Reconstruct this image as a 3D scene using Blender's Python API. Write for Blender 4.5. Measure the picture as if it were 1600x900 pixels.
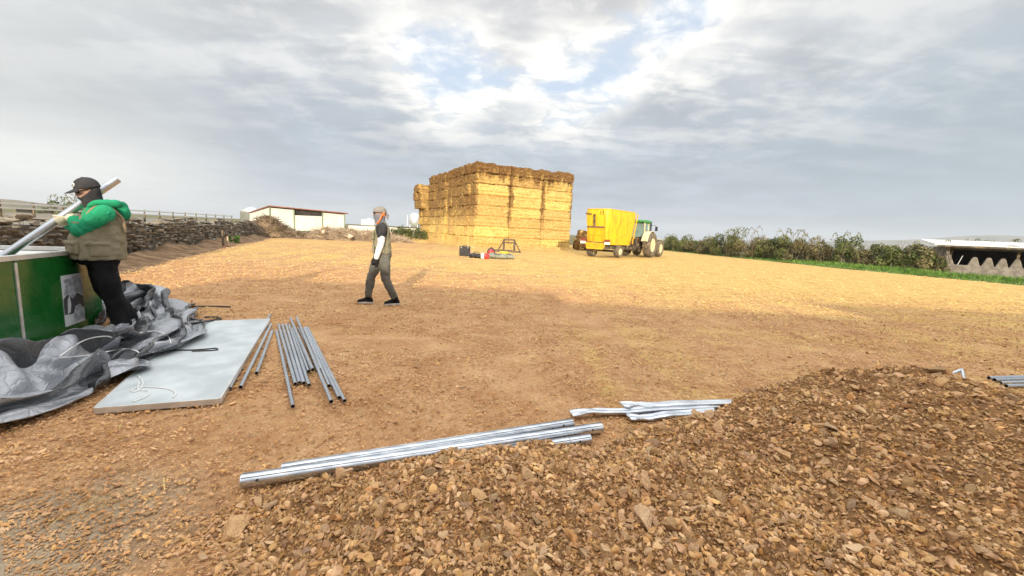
import bpy, math, random
import numpy as np
from mathutils import Vector, Matrix, Quaternion
for o in list(bpy.data.objects): bpy.data.objects.remove(o)
SC = bpy.context.scene
COL = SC.collection
PI = math.pi
rad = math.radians
rng = np.random.default_rng(7)
rnd = random.Random(7)

# ------------------------------------------------------------------ camera
H, FPX, PITCH, ROLL = 1.42, 640.0, rad(7.8), rad(2.8)
_F = np.array([0, math.cos(PITCH), -math.sin(PITCH)])
_R0 = np.array([1.0, 0, 0]); _U0 = np.array([0, math.sin(PITCH), math.cos(PITCH)])
_R = math.cos(ROLL)*_R0 + math.sin(ROLL)*_U0
_U = -math.sin(ROLL)*_R0 + math.cos(ROLL)*_U0
_C = np.array([0, 0, H])
cam_d = bpy.data.cameras.new("camera"); cam = bpy.data.objects.new("camera", cam_d); COL.objects.link(cam)
cam_d.sensor_width = 36; cam_d.lens = 36*FPX/1600; cam_d.clip_start = .05; cam_d.clip_end = 20000
m = Matrix.Identity(4)
for i in range(3):
    m[i][0] = _R[i]; m[i][1] = _U[i]; m[i][2] = -_F[i]; m[i][3] = _C[i]
cam.matrix_world = m
SC.camera = cam
def ray(u, v): return _F*FPX + _R*(u-800) - _U*(v-450)          # viewing direction measured on the photograph
def gp(u, v, z=0.0):                                            # point at height z seen there
    d = ray(u, v); return _C + d*((z-H)/d[2])
def ay(u, v, y):                                                # point at distance y seen there
    d = ray(u, v); return _C + d*(y/d[1])

# ------------------------------------------------------------------ sky and sun
SUN_EL = rad(14.5); TS = np.array([.085, -.996, 0])
TS = TS/np.linalg.norm(TS)*math.cos(SUN_EL) + np.array([0, 0, math.sin(SUN_EL)])
SC.view_settings.view_transform = 'Standard'; SC.view_settings.look = 'None'
SC.view_settings.exposure = 0.48; SC.view_settings.gamma = 1
ld = bpy.data.lights.new("sun", 'SUN'); ld.energy = 4.0; ld.angle = rad(.55); ld.color = (1, .87, .68)
sun = bpy.data.objects.new("sun", ld); COL.objects.link(sun)
sun.rotation_euler = Vector(TS).to_track_quat('Z', 'Y').to_euler(); sun.location = (0, -20, 30)

world = bpy.data.worlds.new("World"); SC.world = world; world.use_nodes = True
class NT:
    def __init__(s, nt): s.nt = nt; s.n = nt.nodes; s.l = nt.links
    def add(s, t, **k):
        n = s.n.new(t)
        for a, b in k.items():
            if a.startswith('i_'):
                key = a[2:]
                key = int(key) if key.isdigit() else key.replace('_', ' ')
                s.set(n.inputs[key], b)
            else: setattr(n, a, b)
        return n
    def set(s, inp, b):
        if isinstance(b, bpy.types.NodeSocket): s.l.new(b, inp)
        elif isinstance(b, bpy.types.Node): s.l.new(b.outputs[0], inp)
        else: inp.default_value = b
    def math(s, op, a, b=None, c=None, clamp=False):
        n = s.n.new('ShaderNodeMath'); n.operation = op; n.use_clamp = clamp
        s.set(n.inputs[0], a)
        if b is not None: s.set(n.inputs[1], b)
        if c is not None: s.set(n.inputs[2], c)
        return n.outputs[0]
    def vmath(s, op, a, b=None):
        n = s.n.new('ShaderNodeVectorMath'); n.operation = op
        s.set(n.inputs[0], a)
        if b is not None: s.set(n.inputs[1], b)
        return n.outputs['Value'] if op in ('DOT_PRODUCT', 'LENGTH', 'DISTANCE') else n.outputs[0]
    def mix(s, f, a, b, blend='MIX'):
        n = s.n.new('ShaderNodeMix'); n.data_type = 'RGBA'; n.blend_type = blend
        s.set(n.inputs[0], f)
        for k, x in ((6, a), (7, b)):
            if isinstance(x, tuple) and len(x) == 3: x = x+(1,)
            s.set(n.inputs[k], x)
        return n.outputs[2]
    def ss(s, x, lo, hi, a=0.0, b=1.0, smooth=True):
        n = s.n.new('ShaderNodeMapRange'); n.interpolation_type = 'SMOOTHSTEP' if smooth else 'LINEAR'
        s.set(n.inputs[0], x)
        for k, q in enumerate((lo, hi, a, b)): s.set(n.inputs[k+1], q)
        return n.outputs[0]
    def noise(s, vec, scale, detail=4.0, rough=.55, dist=0.0):
        n = s.n.new('ShaderNodeTexNoise'); s.set(n.inputs['Vector'], vec)
        n.inputs['Scale'].default_value = scale; n.inputs['Detail'].default_value = detail
        n.inputs['Roughness'].default_value = rough; n.inputs['Distortion'].default_value = dist
        return n.outputs[0]
    def mapping(s, vec, scale=(1, 1, 1), rot=(0, 0, 0), loc=(0, 0, 0)):
        n = s.n.new('ShaderNodeMapping'); s.set(n.inputs[0], vec)
        n.inputs[1].default_value = loc; n.inputs[2].default_value = rot; n.inputs[3].default_value = scale
        return n.outputs[0]

w = NT(world.node_tree); w.n.clear()
def build_sky():
    tc = w.add('ShaderNodeTexCoord').outputs['Generated']
    d = w.vmath('NORMALIZE', tc)
    sep = w.add('ShaderNodeSeparateXYZ', i_0=d)
    z = w.math('MAXIMUM', sep.outputs[2], 0.0)
    den = w.math('ADD', z, .13)
    px = w.math('DIVIDE', sep.outputs[0], den); py = w.math('DIVIDE', sep.outputs[1], den)
    cp = w.add('ShaderNodeCombineXYZ', i_0=px, i_1=py, i_2=0.0).outputs[0]
    sky = w.add('ShaderNodeTexSky', sky_type='NISHITA', sun_disc=False)
    sky.sun_elevation = SUN_EL; sky.sun_rotation = math.atan2(TS[0], TS[1])
    sky.altitude = 300; sky.air_density = 1.0; sky.dust_density = .6; sky.ozone_density = 1.6
    # one sheet of broken cloud seen in perspective; thin where the blue shows
    big = w.noise(cp, .55, 3, .5)
    mid = w.noise(w.mapping(cp, (1, 1, 1), (0, 0, .5), (3.1, 1.7, 0)), 1.6, 7, .58, .35)
    fine = w.noise(cp, 4.2, 8, .62, .3)
    wisp = w.noise(w.mapping(cp, (.55, 1.9, 1), (0, 0, rad(38))), 1.5, 6, .55, .5)
    hole = None
    for (u, v, r, a) in ((885, 132, .105, .50), (640, 60, .085, .46), (735, 62, .06, .34), (1088, 28, .085, .46), (700, 165, .07, .36), (985, 95, .07, .36), (765, 150, .06, .2)):
        q = ray(u, v); q = q/np.linalg.norm(q)
        dd = w.vmath('DISTANCE', d, tuple(q))
        b = w.ss(dd, 0.0, r*1.9, a, 0.0)
        hole = b if hole is None else w.math('ADD', hole, b)
    # the broken, brightly edged part of the sheet reaches a little beyond the blue
    dens = w.math('ADD', w.math('MULTIPLY', mid, 1.15), w.math('MULTIPLY', fine, .80))
    dens = w.math('ADD', dens, w.math('MULTIPLY', big, .35))
    dens = w.math('SUBTRACT', dens, .30)
    dens = w.math('SUBTRACT', dens, hole)
    cover = w.ss(dens, .26, .58)
    # brightness of the cloud: light thin edges and tops, grey bellies, blue-grey and even near the horizon
    thick = w.ss(dens, .40, .95)
    edge = w.ss(w.math('ADD', w.math('MULTIPLY', wisp, .65), w.math('MULTIPLY', fine, .50)), .50, .70)
    near_hole = w.ss(hole, .02, .30)
    hi = w.ss(z, .16, .52)
    grey = w.mix(hi, (.355, .405, .46), (.485, .488, .495))
    side = w.ss(sep.outputs[0], .35, .8)
    grey = w.mix(w.math('MULTIPLY', side, w.math('SUBTRACT', 1.0, hi)), grey, (.325, .385, .43))
    side_l = w.math('MULTIPLY', w.ss(sep.outputs[0], -.42, -.82), .75)
    grey = w.mix(side_l, grey, (.54, .545, .53))
    low_l = w.math('MULTIPLY', w.ss(sep.outputs[0], -.5, -.72), w.ss(z, .17, .07))
    low_l = w.math('MULTIPLY', low_l, w.ss(z, .0, .06, .35, 1.0))
    grey = w.mix(low_l, grey, (.66, .675, .65))
    shade = w.ss(mid, .34, .68, .90, 1.08)
    calm = w.ss(w.vmath('DISTANCE', d, tuple(ray(840, 110)/np.linalg.norm(ray(840, 110)))), .40, .85, 1.0, .45)
    shade = w.math('ADD', w.math('MULTIPLY', w.math('SUBTRACT', shade, 1.0), calm), 1.0)
    shade = w.math('MULTIPLY', shade, w.ss(big, .3, .7, .95, 1.05))
    grey = w.mix(1.0, grey, w.add('ShaderNodeCombineXYZ', i_0=shade, i_1=shade, i_2=shade).outputs[0], 'MULTIPLY')
    lit = w.math('MULTIPLY', edge, w.math('MULTIPLY', w.ss(z, .08, .30), w.math('MULTIPLY', w.ss(hole, .0, .10, .6, 1.0), calm)))
    cloud = w.mix(lit, grey, (.76, .75, .725))
    brim = w.math('MULTIPLY', near_hole, w.math('SUBTRACT', 1.0, thick))
    brim = w.math('MULTIPLY', brim, w.ss(fine, .38, .58, .4, 1.0))
    cloud = w.mix(brim, cloud, (.90, .88, .83))
    zen = w.math('MULTIPLY', w.ss(z, .45, 1.0, 1.0, 3.2), 10.0)      # overcast sky brightens towards the zenith; raised out of view for more ambient light
    cl10 = w.mix(1.0, cloud, w.add('ShaderNodeCombineXYZ', i_0=zen, i_1=zen, i_2=zen).outputs[0], 'MULTIPLY')
    blue = w.mix(.75, sky.outputs[0], (5.4, 6.2, 7.3))
    col = w.mix(cover, blue, cl10)
    bg = w.add('ShaderNodeBackground', i_0=col, i_1=.1)
    out = w.add('ShaderNodeOutputWorld'); w.l.new(bg.outputs[0], out.inputs[0])
build_sky()

# ------------------------------------------------------------------ helpers
def tag(o, label=None, cat=None, group=None, kind=None):
    if label: o['label'] = label
    if cat: o['category'] = cat
    if group: o['group'] = group
    if kind: o['kind'] = kind
    return o
def link(o, parent=None):
    COL.objects.link(o)
    if parent is not None: o.parent = parent
    return o
def empty(name, loc=(0, 0, 0), rz=0.0):
    o = bpy.data.objects.new(name, None); o.location = loc; o.rotation_euler = (0, 0, rz); o.empty_display_size = .1
    return link(o)
def np_mesh(name, V, F, mats=(), smooth=False, mi=None):
    me = bpy.data.meshes.new(name)
    V = np.asarray(V, dtype=np.float32)
    if isinstance(F, np.ndarray):
        k = F.shape[1]
        me.vertices.add(len(V)); me.vertices.foreach_set('co', V.ravel())
        me.loops.add(F.size); me.loops.foreach_set('vertex_index', F.astype(np.int32).ravel())
        me.polygons.add(len(F))
        me.polygons.foreach_set('loop_start', np.arange(0, F.size, k, dtype=np.int32))
        me.polygons.foreach_set('loop_total', np.full(len(F), k, dtype=np.int32))
    else:
        me.from_pydata([tuple(map(float, v)) for v in V], [], [tuple(int(i) for i in f) for f in F])
    for a in (mats if isinstance(mats, (list, tuple)) else [mats]): me.materials.append(a)
    me.polygons.foreach_set('use_smooth', np.full(len(me.polygons), bool(smooth)))
    if mi is not None: me.polygons.foreach_set('material_index', np.asarray(mi, dtype=np.int32))
    me.update(calc_edges=True); me.validate()
    return me
def add(name, V, F, mats, parent=None, smooth=False, mi=None):
    return link(bpy.data.objects.new(name, np_mesh(name, V, F, mats, smooth, mi)), parent)

class MB:
    def __init__(s): s.v = []; s.f = []
    def put(s, V, F):
        k = len(s.v); s.v += [tuple(map(float, q)) for q in V]; s.f += [tuple(int(i)+k for i in f) for f in F]; return s
    def box(s, c, size, rz=0.0, M=None, taper=1.0):
        x, y, z = [q/2 for q in size]; P = []
        for sz in (-1, 1):
            t = taper if sz > 0 else 1.0
            for a, b in ((-1, -1), (1, -1), (1, 1), (-1, 1)): P.append(Vector((a*x*t, b*y*t, sz*z)))
        R = M if M is not None else Matrix.Rotation(rz, 3, 'Z')
        P = [R @ p + Vector(c) for p in P]
        return s.put(P, [(3, 2, 1, 0), (4, 5, 6, 7), (0, 1, 5, 4), (1, 2, 6, 5), (2, 3, 7, 6), (3, 0, 4, 7)])
    def bar(s, a, b, w_=.05, h=None, up=(0, 0, 1)):
        a = Vector(a); b = Vector(b); d = b-a; L = d.length; d.normalize()
        upv = Vector(up)
        if abs(d.dot(upv)) > .98: upv = Vector((1, 0, 0))
        y = upv.cross(d).normalized(); z = d.cross(y)
        M = Matrix((d, y, z)).transposed()
        return s.box((a+b)/2, (L, w_, h or w_), M=M)
    def tube(s, pts, r, n=10, cap=True, r2=None, roundcap=False):
        P = [Vector(p) for p in pts]; k = len(P)
        rs = [r]*k if isinstance(r, (int, float)) else list(r)
        if roundcap:
            a = (P[0]-P[1]).normalized(); b = (P[-1]-P[-2]).normalized()
            P = [P[0]+a*rs[0]*.85, P[0]+a*rs[0]*.5] + P + [P[-1]+b*rs[-1]*.5, P[-1]+b*rs[-1]*.85]
            rs = [rs[0]*.45, rs[0]*.85] + rs + [rs[-1]*.85, rs[-1]*.45]; k = len(P)
        t0 = (P[1]-P[0]).normalized(); ref = Vector((0, 0, 1)) if abs(t0.z) < .9 else Vector((1, 0, 0))
        u = (ref - t0*ref.dot(t0)).normalized(); V = []; F = []
        for i in range(k):
            t = (P[min(i+1, k-1)]-P[max(i-1, 0)]).normalized()
            u = (u - t*u.dot(t)).normalized(); w_ = t.cross(u)
            for j in range(n):
                a = 2*PI*j/n; V.append(P[i] + (u*math.cos(a)+w_*math.sin(a))*rs[i])
        for i in range(k-1):
            for j in range(n): F.append((i*n+j, i*n+(j+1) % n, (i+1)*n+(j+1) % n, (i+1)*n+j))
        if cap: F += [tuple(range(n-1, -1, -1)), tuple((k-1)*n+j for j in range(n))]
        return s.put(V, F)
    def pipe(s, a, b, r, wall=.003, n=14, seg=1):
        a = Vector(a); b = Vector(b); t = (b-a).normalized()
        ref = Vector((0, 0, 1)) if abs(t.z) < .9 else Vector((1, 0, 0))
        u = (ref-t*ref.dot(t)).normalized(); w_ = t.cross(u); V = []
        for rr in (r, r-wall):
            for i in range(seg+1):
                p = a.lerp(b, i/seg)
                for j in range(n):
                    q = 2*PI*j/n; V.append(p+(u*math.cos(q)+w_*math.sin(q))*rr)
        F = []; o = (seg+1)*n
        for i in range(seg):
            for j in range(n):
                j2 = (j+1) % n
                F.append((i*n+j, i*n+j2, (i+1)*n+j2, (i+1)*n+j)); F.append((o+i*n+j2, o+i*n+j, o+(i+1)*n+j, o+(i+1)*n+j2))
        e = seg*n
        for j in range(n):
            j2 = (j+1) % n
            F.append((j2, j, o+j, o+j2)); F.append((e+j, e+j2, o+e+j2, o+e+j))
        return s.put(V, F)
    def lathe(s, prof, c=(0, 0, 0), n=24, axis='Z'):
        V = []; F = []; k = len(prof)
        for (r, h) in prof:
            for j in range(n):
                a = 2*PI*j/n; x, y = r*math.cos(a), r*math.sin(a)
                V.append(Vector((x, y, h) if axis == 'Z' else (x, h, -y))+Vector(c))
        for i in range(k-1):
            for j in range(n): F.append((i*n+j, i*n+(j+1) % n, (i+1)*n+(j+1) % n, (i+1)*n+j))
        if prof[0][0] > 0: F.append(tuple(range(n-1, -1, -1)))
        if prof[-1][0] > 0: F.append(tuple((k-1)*n+j for j in range(n)))
        return s.put(V, F)
    def rings(s, R, cap=True):
        n = len(R[0]); F = []
        for i in range(len(R)-1):
            for j in range(n): F.append((i*n+j, i*n+(j+1) % n, (i+1)*n+(j+1) % n, (i+1)*n+j))
        if cap: F += [tuple(range(n-1, -1, -1)), tuple((len(R)-1)*n+j for j in range(n))]
        return s.put([p for q in R for p in q], F)
    def ell(s, c, r, M=None, n=14, k=9, p=1.0):
        R = []
        for i in range(1, k):
            a = PI*i/k; zz = -math.cos(a); rr = math.sin(a)
            R.append([((M or Matrix.Identity(3)) @ Vector((r[0]*rr*math.cos(2*PI*j/n), r[1]*rr*math.sin(2*PI*j/n), r[2]*zz)))+Vector(c) for j in range(n)])
        return s.rings(R)
    def poly(s, pts): return s.put(pts, [tuple(range(len(pts)))])
    def prism(s, pts, off):
        n = len(pts); off = Vector(off); P = [Vector(p) for p in pts]
        return s.put(P+[p+off for p in P], [tuple(range(n-1, -1, -1)), tuple(range(n, 2*n))]+[(i, (i+1) % n, n+(i+1) % n, n+i) for i in range(n)])
    def build(s, name, mat, parent=None, smooth=False, bevel=0.0, seg=2):
        o = add(name, s.v, s.f, mat, parent, smooth)
        if bevel:
            b = o.modifiers.new('bevel', 'BEVEL'); b.width = bevel; b.segments = seg; b.limit_method = 'ANGLE'; b.angle_limit = rad(35)
        return o

# value noise in numpy
def _h(ix, iy, iz, s):
    n = (ix*374761393 + iy*668265263 + iz*1274126177 + s*974634777) & 0xffffffff
    n = ((n ^ (n >> 13))*1103515245) & 0xffffffff
    n = ((n ^ (n >> 16))*2654435761) & 0xffffffff
    return ((n ^ (n >> 15)) & 0xffff)/65535.0
def vn(P, s=0):
    P = np.asarray(P, dtype=float)
    if P.shape[1] == 2: P = np.c_[P, np.zeros(len(P))]
    i = np.floor(P).astype(np.int64); f = P-i; f = f*f*(3-2*f); r = 0
    for a in (0, 1):
        for b in (0, 1):
            for c in (0, 1):
                wt = (f[:, 0] if a else 1-f[:, 0])*(f[:, 1] if b else 1-f[:, 1])*(f[:, 2] if c else 1-f[:, 2])
                r = r+wt*_h(i[:, 0]+a, i[:, 1]+b, i[:, 2]+c, s)
    return r*2-1
def fbm(P, oct=4, s=0, g=.5, l=2.03):
    P = np.asarray(P, dtype=float); r = 0; a = 1.0
    for o in range(oct): r = r+a*vn(P*l**o, s+o*17); a *= g
    return r
def ridged(P, oct=4, s=0, g=.5, l=2.1):
    P = np.asarray(P, dtype=float); r = 0; a = 1.0
    for o in range(oct): r = r+a*(1-np.abs(vn(P*l**o, s+o*31))*2); a *= g
    return r

def ico(sub):
    t = (1+5**.5)/2
    V = [(-1, t, 0), (1, t, 0), (-1, -t, 0), (1, -t, 0), (0, -1, t), (0, 1, t), (0, -1, -t), (0, 1, -t), (t, 0, -1), (t, 0, 1), (-t, 0, -1), (-t, 0, 1)]
    F = [(0, 11, 5), (0, 5, 1), (0, 1, 7), (0, 7, 10), (0, 10, 11), (1, 5, 9), (5, 11, 4), (11, 10, 2), (10, 7, 6), (7, 1, 8), (3, 9, 4), (3, 4, 2), (3, 2, 6), (3, 6, 8), (3, 8, 9), (4, 9, 5), (2, 4, 11), (6, 2, 10), (8, 6, 7), (9, 8, 1)]
    V = [np.array(v)/np.linalg.norm(v) for v in V]
    for _ in range(sub):
        c = {}; G = []
        def md(a, b):
            k = (min(a, b), max(a, b))
            if k not in c: q = V[a]+V[b]; V.append(q/np.linalg.norm(q)); c[k] = len(V)-1
            return c[k]
        for a, b, d in F:
            x, y, z = md(a, b), md(b, d), md(d, a); G += [(a, x, z), (b, y, x), (d, z, y), (x, y, z)]
        F = G
    return np.array(V), np.array(F)
def stone_shapes(k, sub, flat=(.45, .8), planes=7, rg=rng):
    out = []
    V0, F0 = ico(sub)
    for _ in range(k):
        V = V0*1.15
        for _p in range(planes):
            n = rg.normal(size=3); n /= np.linalg.norm(n); d = rg.uniform(.32, .74)
            V = V-np.outer(np.maximum(0, V@n-d), n)
        V = V*(1+rg.normal(0, .04, (len(V), 1)))
        V = V*np.array([1, rg.uniform(.5, .85), rg.uniform(*flat)])
        out.append((V, F0[:, ::-1] if np.linalg.det(np.stack([V[F0[0][0]], V[F0[0][1]], V[F0[0][2]]])) < 0 else F0))
    return out
def rots(n, tilt, rg=rng):
    """random turn about z, then a random tilt"""
    a = rg.uniform(0, 2*PI, n); b = rg.normal(0, tilt, n); c = rg.normal(0, tilt, n)
    ca, sa, cb, sb, cc, sc_ = np.cos(a), np.sin(a), np.cos(b), np.sin(b), np.cos(c), np.sin(c)
    Z = np.zeros(n); O = np.ones(n)
    Rz = np.stack([np.stack([ca, -sa, Z], -1), np.stack([sa, ca, Z], -1), np.stack([Z, Z, O], -1)], 1)
    Rx = np.stack([np.stack([O, Z, Z], -1), np.stack([Z, cb, -sb], -1), np.stack([Z, sb, cb], -1)], 1)
    Ry = np.stack([np.stack([cc, Z, sc_], -1), np.stack([Z, O, Z], -1), np.stack([-sc_, Z, cc], -1)], 1)
    return Rx@Ry@Rz
def mass(name, shapes, pos, size, R, mat, parent=None, smooth=False):
    """many small pieces joined into one mesh"""
    VV = []; FF = []; off = 0; k = len(shapes); idx = np.arange(len(pos)) % k
    for q, (V, F) in enumerate(shapes):
        sel = np.where(idx == q)[0]
        if not len(sel): continue
        sz = size[sel]
        W = V[None]*(sz[:, None, None] if sz.ndim == 1 else sz[:, None, :])
        W = np.einsum('nij,nkj->nki', R[sel], W)+pos[sel][:, None, :]
        FF.append((F[None]+(np.arange(len(sel))*len(V))[:, None, None]+off).reshape(-1, F.shape[1])); off += len(sel)*len(V)
        VV.append(W.reshape(-1, 3))
    return add(name, np.concatenate(VV), np.concatenate(FF), mat, parent, smooth)

# ------------------------------------------------------------------ materials
def mat(name, c1, c2=None, scale=6.0, rough=.7, metal=0.0, bump=0.0, bscale=None, bdist=.02, coord='Object', stretch=(1, 1, 1), spec=None, detail=5, contrast=(.35, .65), rvar=0.0, island=0.0, objvar=0.0, coat=0.0):
    M = bpy.data.materials.new(name); M.use_nodes = True
    t = NT(M.node_tree); b = t.n['Principled BSDF']
    tc = t.add('ShaderNodeTexCoord').outputs[coord]
    vec = t.mapping(tc, stretch)
    nz = t.noise(vec, scale, detail)
    col = t.mix(t.ss(nz, contrast[0], contrast[1]), c1, c2) if c2 else c1+(1,)
    if island or objvar:
        r = None
        if island: r = t.add('ShaderNodeNewGeometry').outputs['Random Per Island']
        if objvar:
            q = t.add('ShaderNodeObjectInfo').outputs['Random']
            r = q if r is None else t.math('FRACT', t.math('ADD', q, r))
        k = island or objvar
        hsv = t.add('ShaderNodeHueSaturation'); t.set(hsv.inputs['Color'], col)
        t.set(hsv.inputs['Value'], t.ss(r, 0, 1, 1-k, 1+k, False))
        t.set(hsv.inputs['Saturation'], t.ss(t.math('FRACT', t.math('MULTIPLY', r, 7.3)), 0, 1, .9, 1.12, False))
        t.set(hsv.inputs['Hue'], t.ss(t.math('FRACT', t.math('MULTIPLY', r, 13.7)), 0, 1, .494, .506, False))
        col = hsv.outputs[0]
    t.set(b.inputs['Base Color'], col)
    b.inputs['Metallic'].default_value = metal
    if rvar: t.set(b.inputs['Roughness'], t.ss(t.noise(vec, scale*2.3, 4), .3, .7, max(0, rough-rvar), min(1, rough+rvar)))
    else: b.inputs['Roughness'].default_value = rough
    if spec is not None: b.inputs['Specular IOR Level'].default_value = spec
    if coat: b.inputs['Coat Weight'].default_value = coat; b.inputs['Coat Roughness'].default_value = .15
    if bump:
        bn = t.add('ShaderNodeBump'); bn.inputs['Strength'].default_value = bump; bn.inputs['Distance'].default_value = bdist
        t.set(bn.inputs['Height'], t.noise(vec, bscale or scale*4, 6, .6)); t.set(b.inputs['Normal'], bn.outputs[0])
    return M

def ground_mat():
    M = bpy.data.materials.new('field_ground'); M.use_nodes = True; t = NT(M.node_tree); b = t.n['Principled BSDF']
    P = t.add('ShaderNodeTexCoord').outputs['Object']
    s = t.add('ShaderNodeSeparateXYZ', i_0=P); X, Y = s.outputs[0], s.outputs[1]
    n1 = t.noise(P, .22, 4, .55); n2 = t.noise(P, 1.7, 5, .6); n3 = t.noise(P, 14, 5, .65); n4 = t.noise(P, 60, 3, .6)
    streak = t.noise(t.mapping(P, (.9, .10, 1), (0, 0, rad(-28))), 1.6, 5, .6, .6)
    streak2 = t.noise(t.mapping(P, (.10, 1.0, 1), (0, 0, rad(8))), 1.1, 5, .6, .4)
    soil = t.mix(t.ss(n2, .35, .68), (.50, .262, .12), (.66, .40, .20))
    soil = t.mix(t.math('MULTIPLY', t.ss(n3, .45, .75), .6), soil, (.70, .49, .27))
    soil = t.mix(t.math('MULTIPLY', t.ss(n4, .55, .3), .55), soil, (.37, .19, .083))
    # grey-tan dried mud patch at the near left
    pd = t.vmath('DISTANCE', P, tuple(float(q) for q in gp(40, 850)))
    patch = t.ss(t.math('ADD', pd, t.math('MULTIPLY', t.math('SUBTRACT', n2, .5), .9)), .75, .25)
    soil = t.mix(t.math('MULTIPLY', patch, .9), soil, t.mix(n3, (.30, .23, .15), (.50, .41, .29)))
    # straw trodden in: more of it farther out and to the right
    sm = t.math('ADD', t.ss(Y, 6.5, 17), t.math('MULTIPLY', t.math('SUBTRACT', n1, .5), .9))
    sm = t.math('ADD', sm, t.math('MULTIPLY', t.math('SUBTRACT', streak, .5), 1.9))
    sm = t.math('ADD', sm, t.math('MULTIPLY', t.math('SUBTRACT', streak2, .5), 1.5))
    sm = t.math('ADD', sm, t.ss(X, -9, 9, -.28, .62))
    sm = t.math('ADD', sm, t.math('MULTIPLY', t.math('SUBTRACT', n3, .5), .9))
    # wheel tracks pressed into the straw, showing the earth
    wob = t.math('MULTIPLY', t.math('SUBTRACT', n1, .5), 4.0); rut = None
    for (u0, v0, u1, v1) in ((285, 432, 560, 390), (330, 462, 480, 424), (900, 415, 1560, 462), (700, 425, 1250, 430)):
        ra, rb = gp(u0, v0), gp(u1, v1); dx, dy = (rb-ra)[:2]/np.linalg.norm((rb-ra)[:2])
        dist = t.math('ADD', t.math('ADD', t.math('MULTIPLY', X, float(-dy)), t.math('MULTIPLY', Y, float(dx))), float(ra[0]*dy-ra[1]*dx))
        dist = t.math('ABSOLUTE', t.math('SUBTRACT', t.math('ABSOLUTE', t.math('ADD', dist, wob)), .85))
        band = t.math('MULTIPLY', t.ss(dist, .42, .12), t.ss(n2, .35, .6))
        rut = band if rut is None else t.math('MAXIMUM', rut, band)
    sm = t.math('SUBTRACT', sm, t.math('MULTIPLY', rut, .85))
    sm = t.ss(sm, .25, 1.1)
    # bare earth along the stone wall
    wl = t.math('ADD', t.math('MULTIPLY', X, .924), t.math('MULTIPLY', Y, .383))
    wl = t.ss(t.math('ADD', wl, t.math('MULTIPLY', t.math('SUBTRACT', n1, .5), 2.4)), -5.8, -4.5)
    sm = t.math('MULTIPLY', sm, wl)
    straw = t.mix(t.ss(n3, .3, .7), (.56, .36, .115), (.78, .57, .22))
    straw = t.mix(t.ss(t.noise(t.mapping(P, (.35, 1.3, 1), (0, 0, rad(8))), 3, 5, .65), .46, .68), straw, (.50, .29, .10))
    col = t.mix(sm, soil, straw)
    # beyond the yard: rough grass and ploughed land
    far = t.math('MAXIMUM', t.ss(Y, 52, 60), t.math('MAXIMUM', t.ss(X, 27, 29), t.ss(X, -22, -26)))
    col = t.mix(far, col, t.mix(t.ss(n1, .4, .6), (.11, .12, .05), (.22, .18, .09)))
    t.set(b.inputs['Base Color'], col); b.inputs['Roughness'].default_value = .95; b.inputs['Specular IOR Level'].default_value = .15
    v = t.add('ShaderNodeTexVoronoi'); v.inputs['Scale'].default_value = 34; t.set(v.inputs['Vector'], t.mapping(P, (1, 1, 1)))
    hgt = t.math('ADD', t.math('MULTIPLY', n3, .6), t.math('MULTIPLY', n4, .35))
    hgt = t.math('ADD', hgt, t.math('MULTIPLY', v.outputs['Distance'], -.4))
    hgt = t.math('ADD', hgt, t.math('MULTIPLY', streak, .8))
    bn = t.add('ShaderNodeBump'); bn.inputs['Strength'].default_value = .9; bn.inputs['Distance'].default_value = .05
    t.set(bn.inputs['Height'], hgt); t.set(b.inputs['Normal'], bn.outputs[0])
    return M
M_GROUND = ground_mat()
M_SOIL = mat('heap_soil', (.20, .105, .045), (.38, .21, .092), 9, .95, bump=.9, bscale=60, bdist=.03, spec=.1)
M_STONE = mat('heap_stone', (.46, .26, .125), (.66, .42, .21), 7, .9, bump=.5, bscale=45, bdist=.01, spec=.2, island=.3, objvar=.0)
M_PEBBLE = mat('heap_crumbs', (.34, .185, .082), (.53, .325, .155), 6, .95, spec=.1, island=.3)
M_STONE1 = mat('heap_stone_large', (.45, .265, .13), (.64, .42, .225), 9, .9, bump=.6, bscale=40, bdist=.01, spec=.2, objvar=.25)
M_GRAVEL = mat('gravel_stone', (.45, .245, .11), (.65, .40, .20), 3, .9, spec=.2, island=.28)
M_STRAWBIT = mat('straw_bits', (.60, .40, .14), (.78, .54, .22), 4, .8, island=.25)
M_WALLST = mat('wall_stone', (.15, .125, .09), (.33, .285, .22), 4, .95, bump=.6, bscale=20, objvar=.35, spec=.2)
M_WALLST2 = mat('wall_stone_small', (.13, .115, .09), (.30, .27, .22), 4, .95, island=.4, spec=.2)
M_WALLCORE = mat('wall_core', (.06, .05, .04), (.12, .10, .075), 5, 1.0, bump=.8, bscale=15)
M_STEEL = mat('galvanised_steel', (.52, .55, .59), (.64, .67, .70), 2, .28, metal=.95, rvar=.03, objvar=.10)
M_STEELP = mat('streaked_galvanised', (.45, .48, .52), (.66, .69, .72), 3.5, .28, metal=.95, rvar=.10, stretch=(.25, 9, 9), objvar=.08)
M_STEELD = mat('dull_steel', (.42, .44, .46), (.62, .64, .66), 9, .42, metal=.85, rvar=.12)
M_DARK = mat('black_rubber', (.02, .02, .02), (.045, .042, .04), 8, .7)
M_WHITE = mat('white_paint', (.72, .72, .70), (.82, .82, .80), 3, .5)
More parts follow.
